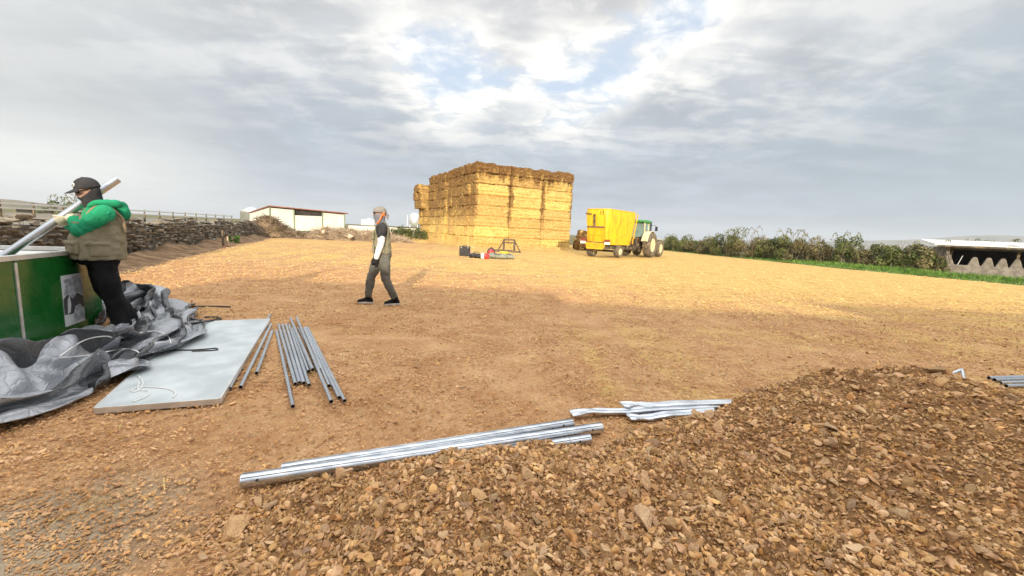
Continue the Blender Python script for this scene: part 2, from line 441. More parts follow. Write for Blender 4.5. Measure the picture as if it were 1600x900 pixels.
# ------------------------------------------------------------------ END HEADER
# ================================================================== SETTING
def build_ground():
    def axis(a, fine, far, step):
        core = np.arange(-a, a+1e-6, step); g = []; x = a; d = step
        while x < far: d *= 1.35; x += d; g.append(x)
        g = np.array(g); return np.concatenate([-g[::-1], core, g])
    xs = axis(9, 0, 5200, .12); ys = axis(9, 0, 5200, .12)+7.0
    X, Y = np.meshgrid(xs, ys); P = np.c_[X.ravel(), Y.ravel()]
    d = np.hypot(P[:, 0], P[:, 1]-6)
    z = (fbm(P*.8, 3, 3)*.012+fbm(P*5, 2, 9)*.006)*np.clip((14-d)/4, 0, 1)-.008
    nx, ny = len(xs), len(ys); i = np.arange(nx*ny).reshape(ny, nx)
    F = np.stack([i[:-1, :-1], i[:-1, 1:], i[1:, 1:], i[1:, :-1]], -1).reshape(-1, 4)
    tag(add('ground', np.c_[P, z], F, M_GROUND, smooth=True), kind='structure')
build_ground()

def ridge_hill(name, m_, pts, depth, base=-2.0, ns=.002, amp=6, seed=1):
    """a long hill: crest points (x, y, height), falling away to both sides"""
    pts = np.array(pts, float); n = 160; s = np.linspace(0, 1, n); k = np.linspace(0, 1, len(pts))
    C = np.stack([np.interp(s, k, pts[:, q]) for q in range(3)], -1); t = np.gradient(C[:, :2], axis=0); t /= np.linalg.norm(t, axis=1)[:, None]
    nr = np.c_[-t[:, 1], t[:, 0]]; V = []; m_s = np.linspace(-1, 1, 25)
    for q in m_s:
        P = C[:, :2]+nr*q*depth; pr = (1-abs(q))**1.0*(1-.35*(1-abs(q)))/.65
        z = base+(C[:, 2]+fbm(np.c_[P*ns], 4, seed)*amp-base)*pr
        V.append(np.c_[P, z])
    V = np.concatenate(V); i = np.arange(25*n).reshape(25, n)
    F = np.stack([i[:-1, :-1], i[:-1, 1:], i[1:, 1:], i[1:, :-1]], -1).reshape(-1, 4)
    tag(add(name, V, F, m_, smooth=True), kind='structure')
M_HILL = mat('far_hillside', (.10, .105, .07), (.22, .19, .12), .006, 1.0, spec=0)
ridge_hill('hill', M_HILL, [(-1500, 780, 13), (-1250, 800, 17), (-1080, 800, 18.5), (-980, 810, 16.5), (-905, 820, 10), (-820, 840, .5)], 140, seed=4, amp=1.0)
ridge_hill('far_hills', M_HILL, [(1500, 3000, 8), (2340, 3000, 44), (2810, 3000, 84), (3280, 3000, 132), (3560, 3000, 146), (4200, 2900, 140), (5000, 2700, 50)], 600, seed=8, amp=5)

# ---- soil heap in the foreground
CR = [(450, 765, 1.98), (500, 748, 2.02), (560, 747, 2.08), (640, 722, 2.22), (720, 706, 2.34), (830, 694, 2.46), (890, 697, 2.52), (940, 702, 2.58), (1000, 676, 2.72), (1060, 655, 2.86), (1140, 640, 2.98), (1200, 604, 3.12), (1300, 580, 3.28), (1370, 573, 3.34), (1450, 576, 3.3), (1520, 594, 3.2), (1600, 628, 3.02), (1750, 700, 2.8)]
crest = np.array([ay(*c) for c in CR])
crest = np.vstack([[-2.6, 1.2, -.10], [-1.75, 1.6, -.02], [-1.45, 1.8, .0], crest, [4.9, 2.4, .0], [6.5, 2.0, -.6]])
def heap_h(P):
    x, y = P[:, 0], P[:, 1]
    cy = np.interp(x, crest[:, 0], crest[:, 1]); cz = np.interp(x, crest[:, 0], crest[:, 2])
    d = y-cy
    back = cz-np.where(d > 0, np.where(d < .15, d*d/.3*1.3, .0975+(d-.15)*.75), 0)
    fr = -d; front = cz-np.where(fr > 0, fr*.06, 0)+.05*np.sin(np.clip(fr, 0, 2)*2.2)*(x > -.8)
    lift = np.clip(fr/.35, 0, 1)*np.clip((x+.9)/.5, 0, 1)
    front = np.maximum(front, (.10+.03*np.sin(x*3.1+y*2))*lift+front*(1-lift))
    h = np.where(d > 0, back, front)
    h = np.minimum(h, (y+.9)*.35)
    h = np.minimum(h, (x-(-1.25-(2.0-y)*.75))*.33)
    return h
def heap_full(P):
    h = heap_h(P); k = np.clip((h+.05)/.12, 0, 1)
    return h-.018+k*(fbm(P*3.1, 3, 21)*.022+fbm(P*11, 3, 22)*.016+np.abs(fbm(P*24, 2, 23))*.012)
def build_heap():
    root = empty('soil_heap', (1.4, 2.4, 0))
    tag(root, 'long heap of brown soil and broken stone across the foreground', 'soil heap')
    off = np.array([1.4, 2.4, 0])
    xs = np.arange(-2.6, 6.0, .028); ys = np.arange(-.9, 4.6, .028)
    X, Y = np.meshgrid(xs, ys); P = np.c_[X.ravel(), Y.ravel()]; z = heap_full(P)
    nx, ny = len(xs), len(ys); i = np.arange(nx*ny).reshape(ny, nx)
    F = np.stack([i[:-1, :-1], i[:-1, 1:], i[1:, 1:], i[1:, :-1]], -1).reshape(-1, 4)
    F = F[(z[F] > -.06).any(1)]
    used = np.unique(F); mp = np.full(len(P), -1); mp[used] = np.arange(len(used))
    add('soil', np.c_[P, np.maximum(z, -.09)][used]-off, mp[F], M_SOIL, root, True)
    def scatter(n, rg):
        # more pieces close to the eye, where each shows larger
        Q = np.c_[rg.uniform(-2.2, 5.6, n), rg.uniform(.5, 4.3, n)]
        dd = np.hypot(Q[:, 0], Q[:, 1]); keep = rg.uniform(0, 1, n) < np.clip((2.3/dd)**1.6, 0, 1)
        Q = Q[keep]; zz = heap_full(Q); h = heap_h(Q); k = h > -.012
        vis = Q[:, 1]-np.interp(Q[:, 0], crest[:, 0], crest[:, 1]) < .35
        k &= vis & (np.abs(Q[:, 0]) < Q[:, 1]*1.9+.8)
        return Q[k], zz[k]
    rg = np.random.default_rng(3)
    Q, z = scatter(230000, rg); n = min(len(Q), 72000); Q, z = Q[:n], z[:n]
    sz = rg.lognormal(math.log(.0072), .38, n)
    mass('pebbles', stone_shapes(10, 0, (.4, .8), 3, rg), np.c_[Q, z+sz*.28]-off, sz, rots(n, .6, rg), M_PEBBLE, root)['kind'] = 'stuff'
    Q, z = scatter(90000, rg); n = min(len(Q), 14500); Q, z = Q[:n], z[:n]
    sz = rg.lognormal(math.log(.016), .34, n)
    mass('rubble', stone_shapes(16, 1, (.3, .65), 9, rg), np.c_[Q, z+sz*.32]-off, sz, rots(n, .75, rg), M_STONE, root)['kind'] = 'stuff'
    # the 300 largest stones one by one
    sh = [np_mesh('stone', V, F, M_STONE1) for V, F in stone_shapes(14, 2, (.3, .65), 9, rg)]
    Q, z = scatter(12000, rg); kk = np.abs(Q[:, 0]) < Q[:, 1]*1.3; Q, z = Q[kk], z[kk]; n = 300; Q, z = Q[:n], z[:n]
    sz = np.clip(rg.lognormal(math.log(.036), .32, n), .022, .072); R = rots(n, .5, rg)
    for q in range(n):
        o = bpy.data.objects.new('stone', sh[q % 14]); link(o, root)
        o.matrix_local = Matrix.LocRotScale(Vector((Q[q, 0], Q[q, 1], z[q]+sz[q]*.32))-Vector(off), Matrix(R[q].tolist()).to_quaternion(), Vector((sz[q],)*3))
build_heap()

def build_gravel():
    rg = np.random.default_rng(11); n = 330000
    # even in the picture: distance spread over the near ground, thinning outward
    y = 1.35*np.exp(rg.uniform(0, math.log(9.5), n)); x = rg.uniform(-1.35, 1.35, n)*y
    keep = rg.uniform(0, 1, n) < np.clip(.14+.34*(y/3), 0, .85)
    P = np.c_[x, y][keep]; h = heap_h(P); P = P[h < .01]
    cl = fbm(P*1.1, 3, 77); P = P[rg.uniform(-1.3, .7, len(P)) < cl+.35][:140000]
    d = np.hypot(P[:, 0], P[:, 1]); n = len(P)
    sz = rg.lognormal(math.log(.0064), .42, n)*np.clip(.75+d*.06, .8, 1.4)
    near = d < 4.2
    S = np.stack([sz*1.2, sz, sz*.75], -1)
    z = np.zeros(n)+sz*.05
    a = np.where(near)[0][:30000]; b = np.where(~near)[0]
    o8 = (np.array([(1, 0, 0), (0, 1, 0), (-1, 0, 0), (0, -1, 0), (0, 0, 1), (0, 0, -1.)]), np.array([(0, 1, 4), (1, 2, 4), (2, 3, 4), (3, 0, 4)]))
    o8s = [(o8[0]*rg.uniform(.7, 1.2, (6, 3)), o8[1]) for _ in range(8)]
    tag(mass('gravel', stone_shapes(10, 0, (.35, .7), 3, rg), np.c_[P, z][a], S[a], rots(len(a), .3, rg), M_GRAVEL), 'loose tan gravel strewn over the near ground', kind='stuff')
    tag(mass('gravel', o8s, np.c_[P, z][b], S[b]*np.array([1, 1, .8]), rots(len(b), .3, rg), M_GRAVEL), 'fine tan gravel on the trodden ground farther out', kind='stuff')
    # bits of straw, mostly farther out
    n = 26000; y = 1.6*np.exp(rg.uniform(0, math.log(17), n)); x = rg.uniform(-1.3, 1.3, n)*y
    keep = (rg.uniform(0, 1, n) < np.clip((y-3)/12, .006, .7)) & (heap_h(np.c_[x, y]) < -.06) & (x*.924+y*.383 > -5.2)
    x, y = x[keep], y[keep]; n = len(x)
    L = rg.uniform(.02, .06, n)*np.clip(.6+y*.03, .7, 1.3); wd = .0025*np.clip(y/3.5, 1, 4.5)
    a = rg.uniform(0, PI, n); dx, dy = np.cos(a)*L, np.sin(a)*L; ex, ey = -np.sin(a)*wd, np.cos(a)*wd
    z0 = rg.uniform(.004, .016, n); z1 = z0+rg.uniform(-.004, .03, n)
    z1 = np.maximum(z1, .004)
    V = np.stack([np.stack([x-dx-ex, y-dy-ey, z0], -1), np.stack([x+dx-ex, y+dy-ey, z1], -1), np.stack([x+dx+ex, y+dy+ey, z1], -1), np.stack([x-dx+ex, y-dy+ey, z0], -1), np.stack([x, y, (z0+z1)/2+wd*1.5], -1)], 1).reshape(-1, 3)
    k = np.arange(n)[:, None, None]*5
    F = (np.array([(0, 1, 4), (1, 2, 4), (2, 3, 4), (3, 0, 4)])[None]+k).reshape(-1, 3)
    tag(add('straw_litter', V, F, M_STRAWBIT), 'loose golden straw scattered over the yard', kind='stuff')
build_gravel()

# ---- dry stone wall on the left
def build_stone_wall():
    root = empty('dry_stone_wall', (-14.35, 18.26, 0))
    tag(root, 'long low wall of dark grey unmortared stones along the yard', 'stone wall')
    path = np.array([(-8.4, 3.5), (-9.85, 7.6), (-12.0, 12.66), (-14.4, 18.26), (-19.4, 29.6), (-20.6, 33)])
    seg = np.linalg.norm(np.diff(path, axis=0), axis=1); cum = np.r_[0, np.cumsum(seg)]
    def at(s): return np.array([np.interp(s, cum, path[:, 0]), np.interp(s, cum, path[:, 1])])
    off = Vector((14.35, -18.26, 0)); L = cum[-1]; T = .55
    def top(s): return 1.22+.11*math.sin(s*.9)+.06*math.sin(s*2.3+1)-.004*s
    mb = MB(); R = []
    for s in np.linspace(0, L, 60):
        p = at(s); q = at(min(s+.3, L))-at(max(s-.3, 0)); q /= np.linalg.norm(q); n = np.array([q[1], -q[0]])
        h = top(s)-.1; c = p-n*.30
        R.append([Vector((*(c+n*a), z))+off for a, z in ((-.2, -.1), (.22, -.1), (.17, h), (-.15, h))])
    mb.rings(R); mb.build('rubble_core', M_WALLCORE, root)
    rg = np.random.default_rng(5)
    shapes = stone_shapes(10, 1, (.55, .9), 7, rg); shp = [np_mesh('stone', V, F, M_WALLST) for V, F in shapes]
    items = []
    s_ = 0.0; z = 0.0
    while z < 1.35:
        ch = rg.uniform(.075, .14); s = rg.uniform(0, .2)
        while s < L:
            ln = rg.uniform(.14, .42)*(1+.018*s)
            if z+ch < top(s)+rg.uniform(-.03, .07):
                p = at(s+ln/2); q = at(min(s+ln/2+.3, L))-at(max(s+ln/2-.3, 0)); q /= np.linalg.norm(q); n = np.array([q[1], -q[0]])
                c = p-n*(.13+rg.uniform(-.05, .06)+z*.03)
                items.append((np.hypot(*c), (c[0], c[1], z+ch/2+rg.normal(0, .012)), math.atan2(q[1], q[0])+rg.normal(0, .12), (ln*.56, .17, ch*.66), rg.normal(0, .10)))
            s += ln
        z += ch*.92
    # pale cap stones lying along the top
    s = 0.0
    while s < L:
        ln = rg.uniform(.25, .55); p = at(s+ln/2); q = at(min(s+ln/2+.3, L))-at(max(s+ln/2-.3, 0)); q /= np.linalg.norm(q); n = np.array([q[1], -q[0]])
        c = p-n*.3; items.append((np.hypot(*c)-3, (c[0], c[1], top(s)+.03), math.atan2(q[1], q[0])+rg.normal(0, .2), (ln*.55, .26, rg.uniform(.05, .10)), rg.normal(0, .08))); s += ln*.95
    inview = [t for t in items if pjx(t[1]) > -60]
    rest = [t for t in items if pjx(t[1]) <= -60]
    inview.sort(key=lambda t: t[0]/(t[3][0]*t[3][2])**.5)
    parts, rest = inview[:300], inview[300:]+rest
    for k, t in enumerate(parts):
        o = bpy.data.objects.new('stone', shp[k % 10]); link(o, root)
        o.location = Vector(t[1])+off; o.rotation_euler = (t[4], rnd.gauss(0, .06), t[2]); o.scale = [q*1.1 for q in t[3]]
    n = len(rest); R = np.array([np.array((Matrix.Rotation(t[2], 3, 'Z') @ Matrix.Rotation(t[4], 3, 'X'))) for t in rest])
    sh0 = [(V, F) for V, F in stone_shapes(8, 0, (.7, .95), 3, rg)]
    mass('small_stones', sh0, np.array([t[1] for t in rest])+np.array(off), np.array([t[3] for t in rest])*1.15, R, M_WALLST2, root)['kind'] = 'stuff'
    # bank of bare earth at its foot
    V = []; n = 120
    for k, (a, z) in enumerate(((-.1, .24), (.2, .20), (.5, .11), (.8, .05), (1.1, .015), (1.4, -.05))):
        for s in np.linspace(0, L, n):
            p = at(s); q = at(min(s+.3, L))-at(max(s-.3, 0)); q /= np.linalg.norm(q); nn = np.array([q[1], -q[0]])
            c = p+nn*(a+.35*vn(np.array([[s*.5, k*.3]]), 4)[0]*(k > 1)); V.append((c[0], c[1], z*(1+.5*vn(np.array([[s*1.1, k]]), 8)[0])+.02*vn(np.array([[s*5, k*2.]]), 9)[0]))
    i = np.arange(6*n).reshape(6, n); F = np.stack([i[:-1, :-1], i[:-1, 1:], i[1:, 1:], i[1:, :-1]], -1).reshape(-1, 4)
    tag(add('earth_bank', V, F[:, ::-1], M_BANK, smooth=True), kind='structure')
    return at, top
def pjx(P):
    d = np.array(P)-_C; f = d@_F
    return -1e6 if f <= .1 else 800+FPX*(d@_R)/f
M_BANK = mat('bank_earth', (.17, .105, .06), (.33, .22, .13), 2.2, 1.0, bump=.9, bscale=12, bdist=.06, spec=.1)
wall_at, wall_top = build_stone_wall()

# ---- foliage helper
def leaf_mat(name, c1, c2, tr=.25):
    M = mat(name, c1, c2, 1.4, .6, island=.35, spec=.3); t = NT(M.node_tree)
    b = t.n['Principled BSDF']; b.inputs['Subsurface Weight'].default_value = 0
    return M
M_LEAF = leaf_mat('bramble_leaf', (.085, .115, .03), (.20, .215, .075))
M_LEAF2 = leaf_mat('dry_bramble_leaf', (.16, .14, .06), (.28, .24, .12))
M_TWIG = mat('bare_twig', (.12, .085, .055), (.24, .18, .12), 3, .9)
M_GRASS = leaf_mat('verge_grass_blade', (.09, .19, .025), (.19, .30, .06))
def leaves(P, size, rg, out=None):
    n = len(P); R = rots(n, .9, rg); L = size*rg.uniform(.6, 1.4, n)
    q = np.array([(-1, 0, 0), (0, -.45, .12), (1, 0, 0), (0, .45, .12)])
    V = np.einsum('nij,nkj->nki', R, q[None]*L[:, None, None])+P[:, None, :]
    F = (np.array([(0, 1, 2), (0, 2, 3)])[None]+(np.arange(n)*4)[:, None, None]).reshape(-1, 3)
    return V.reshape(-1, 3), F
def bush(name, loc, r, h, n, label, cat='bush', group=None, m_=None, seed=0, leaf=.07, twigs=40, arch=6):
    rg = np.random.default_rng(100+seed); root = empty(name, loc); tag(root, label, cat, group)
    k = 16; C = np.c_[rg.normal(0, .42, k)*r[0], rg.normal(0, .42, k)*r[1], rg.uniform(.15, .85, k)*h]
    C[:, 2] *= (1-.35*np.clip(np.abs(C[:, 0])/r[0], 0, 1))
    R = rg.uniform(.22, .42, k)*min(r[0], h*.75)
    idx = rg.integers(0, k, n); d = rg.normal(size=(n, 3)); d /= np.linalg.norm(d, axis=1)[:, None]
    P = C[idx]+d*(R[idx]*rg.uniform(.45, 1.08, n)**.6)[:, None]
    P = P[P[:, 2] > .05]
    V, F = leaves(P, leaf, rg); add('foliage', V, F, m_ or M_LEAF, root)
    mb = MB(); cane = []
    for _ in range(twigs):
        a = rg.uniform(0, 2*PI); b = np.array([rg.normal(0, .4)*r[0], rg.normal(0, .4)*r[1], 0]); hh = h*rg.uniform(.4, .95)
        e = b+np.array([math.cos(a)*r[0]*.35, math.sin(a)*r[1]*.35, hh])
        mb.tube([b, b*.6+e*.4+np.array([0, 0, hh*.12]), e], [.018, .012, .006], 4, False)
    for _ in range(arch):      # long arching bramble canes above the mass
        a = rg.choice([0, PI])+rg.normal(0, .4); b = np.array([rg.normal(0, .4)*r[0], rg.normal(0, .3)*r[1], h*.7]); s = rg.uniform(.45, 1.0)*min(1.2, r[0])
        D = np.array([math.cos(a), math.sin(a)*.4, 0]); up = rg.uniform(.25, .55)*h*.5
        pts = [b+D*s*q+np.array([0, 0, up*4*q*(1-q)*1.1+q*.1*h]) for q in np.linspace(0, 1, 7)]
        mb.tube(pts, [.016, .015, .014, .012, .010, .008, .005], 4, False)
        V2 = np.concatenate([np.array([p]*4) for p in pts[1:]]); V2 = V2+rg.normal(0, .05, V2.shape)
        cane.append(leaves(V2, leaf*.8, rg))
    mb.build('stems', M_TWIG, root)
    if cane:
        off = np.cumsum([0]+[len(q[0]) for q in cane])
        add('cane_leaves', np.concatenate([q[0] for q in cane]), np.concatenate([q[1]+off[k] for k, q in enumerate(cane)]), m_ or M_LEAF, root)
    return root

# hedge along the right of the yard: bramble bushes one after another
def build_hedge():
    pts = [(1046, 372, 54, 2.0), (1075, 370, 50, 2.2), (1102, 368, 46.5, 1.9), (1128, 364, 43.5, 2.5), (1152, 354, 41, 3.05), (1180, 357, 39, 2.6), (1208, 360, 37.5, 2.2), (1238, 358, 36, 2.85), (1258, 366, 34.5, 2.4), (1288, 376, 33.2, 1.55), (1322, 366, 32, 2.5), (1352, 378, 31, 1.65), (1384, 376, 30.2, 1.95), (1418, 372, 29.4, 2.3), (1450, 376, 28.8, 2.2), (1464, 380, 28.6, 2.0)]
    lab = ['bramble bush in the hedge nearest the tractor', 'low dark bush second from the tractor along the hedge', 'third bramble bush along the hedge from the tractor', 'dense green bush fourth from the tractor in the hedge', 'tallest bramble bush of the hedge with arching canes', 'full bush just past the tallest one in the hedge', 'rounded bramble bush two past the tallest in the hedge', 'bushy bramble at the end of the tall stretch of hedge', 'sinking end of the tall hedge above dry brown stems', 'thin low bush in the gap of dry stems in the hedge', 'lone upright bush between the two thin gaps in the hedge', 'dry straggling bush beyond the lone upright bush', 'dark bramble three bushes short of the open shed', 'spreading dark bramble two bushes short of the open shed', 'dark bramble leaning towards the open shed', 'low dark bramble against the end wall of the open shed']
    for k, (u, v, y, h) in enumerate(pts):
        x = 19.9+ (54-y)*.118+1.7 if y > 29.4 else 23.6+(29.4-y)*.4+1.3
        p = ay(u, 380, y); x = p[0]
        bush('bramble_bush', (x, y, 0), (1.5 if k < 9 else 1.15, 1.2), h, 3400 if k < 9 else 2900, lab[k], 'bush', 'bramble bushes in the hedge along the yard', M_LEAF2 if k in (2, 5, 8, 9, 11, 14) else M_LEAF, seed=k, leaf=.085, arch=5 if k in (4, 7, 10) else 1, twigs=34)
build_hedge()
def build_verge():
    rg = np.random.default_rng(31)
    L = [(19.6, 56), (19.95, 54.2), (22.81, 29.4), (25.68, 20.57), (28.5, 14)]
    ys = np.array([q[1] for q in L])[::-1]; xs = np.array([q[0] for q in L])[::-1]
    n = 70; Y = np.linspace(14, 56, n); V = []
    for k, a in enumerate((-.15, .0, .9, 2.0, 3.6)):
        for y in Y: V.append((np.interp(y, ys, xs)+a+.25*vn(np.array([[y*.5, k]]), 2)[0], y, (-.02, .03, .10, .16, .12)[k]))
    i = np.arange(5*n).reshape(5, n); F = np.stack([i[:-1, :-1], i[:-1, 1:], i[1:, 1:], i[1:, :-1]], -1).reshape(-1, 4)
    M = mat('verge_turf', (.08, .15, .03), (.16, .22, .06), 2.5, 1.0, bump=.5, bscale=20)
    tag(add('verge', V, F[:, ::-1], M, smooth=True), kind='structure')
    N = 26000; y = 14+42*rg.uniform(0, 1, N)**1.3; a = rg.uniform(-.2, 2.8, N); keep = rg.uniform(0, 1, N) < np.clip(1.1-np.abs(a-1.1)/2+.5*vn(np.c_[y*.6, a], 6), .1, 1)
    y, a = y[keep], a[keep]; x = np.interp(y, ys, xs)+a; N = len(y); hh = rg.uniform(.09, .28, N)*np.clip(.6+a*.4, .5, 1.1); th = rg.uniform(0, 2*PI, N); ln = rg.normal(0, .08, (N, 2)); wd = .022
    z = np.interp(a, (-.2, 0, .9, 2, 3.6), (0, .02, .09, .15, .1))
    V = np.stack([np.stack([x-np.cos(th)*wd, y-np.sin(th)*wd, z], -1), np.stack([x+np.cos(th)*wd, y+np.sin(th)*wd, z], -1), np.stack([x+ln[:, 0], y+ln[:, 1], z+hh], -1)], 1).reshape(-1, 3)
    tag(add('grass', V, np.arange(3*N).reshape(-1, 3), M_GRASS), 'strip of bright green grass under the bramble hedge', kind='stuff')
build_verge()
# ================================================================== STRAW STACK
M_STRAW = None
def straw_mat():
    M = bpy.data.materials.new('baled_straw'); M.use_nodes = True; t = NT(M.node_tree); b = t.n['Principled BSDF']
    tc = t.add('ShaderNodeTexCoord'); O = tc.outputs['Object']
    geo = t.add('ShaderNodeNewGeometry'); W = geo.outputs['Position']
    rndm = t.add('ShaderNodeObjectInfo').outputs['Random']
    wea = t.add('ShaderNodeAttribute', attribute_type='OBJECT', attribute_name='weather').outputs['Fac']
    fib = t.noise(t.mapping(W, (3, 3, 16), (0, 0, rad(28))), 1.6, 6, .7)
    blo = t.noise(W, 2.2, 5, .6); lump = t.noise(W, 9, 4, .65)
    base = t.mix(t.ss(fib, .36, .66), (.66, .43, .12), (.93, .74, .29))
    base = t.mix(t.ss(lump, .54, .34, 0, .8), base, (.46, .27, .085))
    tone = t.ss(rndm, 0, 1, .86, 1.10, False)
    base = t.mix(1.0, base, t.add('ShaderNodeCombineXYZ', i_0=tone, i_1=t.math('MULTIPLY', tone, t.ss(rndm, 0, 1, .93, 1.03, False)), i_2=tone).outputs[0], 'MULTIPLY')
    z = t.add('ShaderNodeSeparateXYZ', i_0=W).outputs[2]; ox = t.add('ShaderNodeSeparateXYZ', i_0=O).outputs[0]
    # rain-blackened straw: the top layers and the runs down the joints between columns
    drip = t.noise(t.mapping(W, (1.6, 1.6, .22)), 1.3, 5, .6)
    top = t.ss(t.math('ADD', z, t.math('MULTIPLY', t.math('SUBTRACT', drip, .5), 4.6)), 5.2, 6.35)
    ax = t.math('ABSOLUTE', ox)
    joint = t.ss(t.math('ADD', ax, t.math('MULTIPLY', t.math('SUBTRACT', blo, .5), 1.1)), 1.25, 1.55)
    joint = t.math('MULTIPLY', joint, t.ss(t.math('ADD', z, t.math('MULTIPLY', t.math('SUBTRACT', blo, .5), 3)), 1.0, 3.8))
    stain = t.math('MAXIMUM', top, t.math('MULTIPLY', joint, .9))
    stain = t.math('MAXIMUM', stain, t.math('MULTIPLY', wea, t.ss(t.math('ADD', blo, t.math('MULTIPLY', lump, .4)), .45, .85)))
    brown = t.mix(t.ss(lump, .35, .65), (.075, .038, .016), (.27, .14, .05))
    col = t.mix(t.math('MULTIPLY', stain, .92), base, brown)
    t.set(b.inputs['Base Color'], col); b.inputs['Roughness'].default_value = .85; b.inputs['Specular IOR Level'].default_value = .2
    bn = t.add('ShaderNodeBump'); bn.inputs['Strength'].default_value = .8; bn.inputs['Distance'].default_value = .08
    t.set(bn.inputs['Height'], t.math('ADD', fib, lump)); t.set(b.inputs['Normal'], bn.outputs[0])
    return M
M_STRAW = straw_mat()
M_CORD = mat('baling_twine', (.30, .24, .14), (.42, .34, .2), 9, .8)
BL, BW, BH = 3.24, 1.13, .872
def bale_mesh(seed, rough=1.0):
    nx, ny, nz = 30, 12, 10; idx = {}; V = []; F = []
    def vid(i, j, k):
        if (i, j, k) not in idx: idx[(i, j, k)] = len(V); V.append((i/nx*2-1, j/ny*2-1, k/nz*2-1))
        return idx[(i, j, k)]
    for i in range(nx):
        for j in range(ny):
            for k, fl in ((0, 1), (nz, 0)):
                q = [vid(i, j, k), vid(i+1, j, k), vid(i+1, j+1, k), vid(i, j+1, k)]; F.append(q[::-1] if fl else q)
        for k in range(nz):
            for j, fl in ((0, 0), (ny, 1)):
                q = [vid(i, j, k), vid(i+1, j, k), vid(i+1, j, k+1), vid(i, j, k+1)]; F.append(q[::-1] if fl else q)
    for j in range(ny):
        for k in range(nz):
            for i, fl in ((0, 1), (nx, 0)):
                q = [vid(i, j, k), vid(i, j+1, k), vid(i, j+1, k+1), vid(i, j, k+1)]; F.append(q[::-1] if fl else q)
    V = np.array(V); P = V*np.array([BL/2, BW/2, BH/2])
    # rounded edges, flaked faces, hollows pulled in by the twine
    e = np.stack([np.clip((np.abs(P[:, q])-((BL, BW, BH)[q]/2-.10))/.10, 0, 1) for q in range(3)], -1)
    cnt = np.sort(e, 1)[:, 1]
    N = np.sign(P)*e; ln = np.linalg.norm(N, axis=1)[:, None]; N = N/np.maximum(ln, 1e-6)
    dsp = -cnt*.042*rough+fbm(P*np.array([1.2, 1.6, 4.2])+seed*9, 4, seed)*.028*rough+fbm(P*7+seed, 2, seed+3)*.016*rough
    side = np.abs(V[:, 1]) > .99
    dsp = dsp-side*.05*(np.abs(np.sin((P[:, 2]/BH+.5)*PI*3+.15*vn(P*1.5, seed))) < .34)
    ends = np.abs(V[:, 0]) > .99
    dsp = dsp-ends*.03*(np.abs(np.sin((P[:, 1]/BW+.5)*PI*4)) < .22)
    dz = (rough > 1.5)*np.maximum(0, V[:, 2])*fbm(np.c_[P[:, :2]*1.4, P[:, 0]*0+seed], 3, seed+8)*.10
    Q = P+N*dsp[:, None]; Q[:, 2] += dz
    return np_mesh('straw_bale', Q, F, M_STRAW, smooth=False)
ORD = ['first', 'second', 'third', 'fourth', 'fifth', 'sixth', 'seventh', 'eighth', 'ninth', 'tenth', 'eleventh', 'twelfth', 'thirteenth']
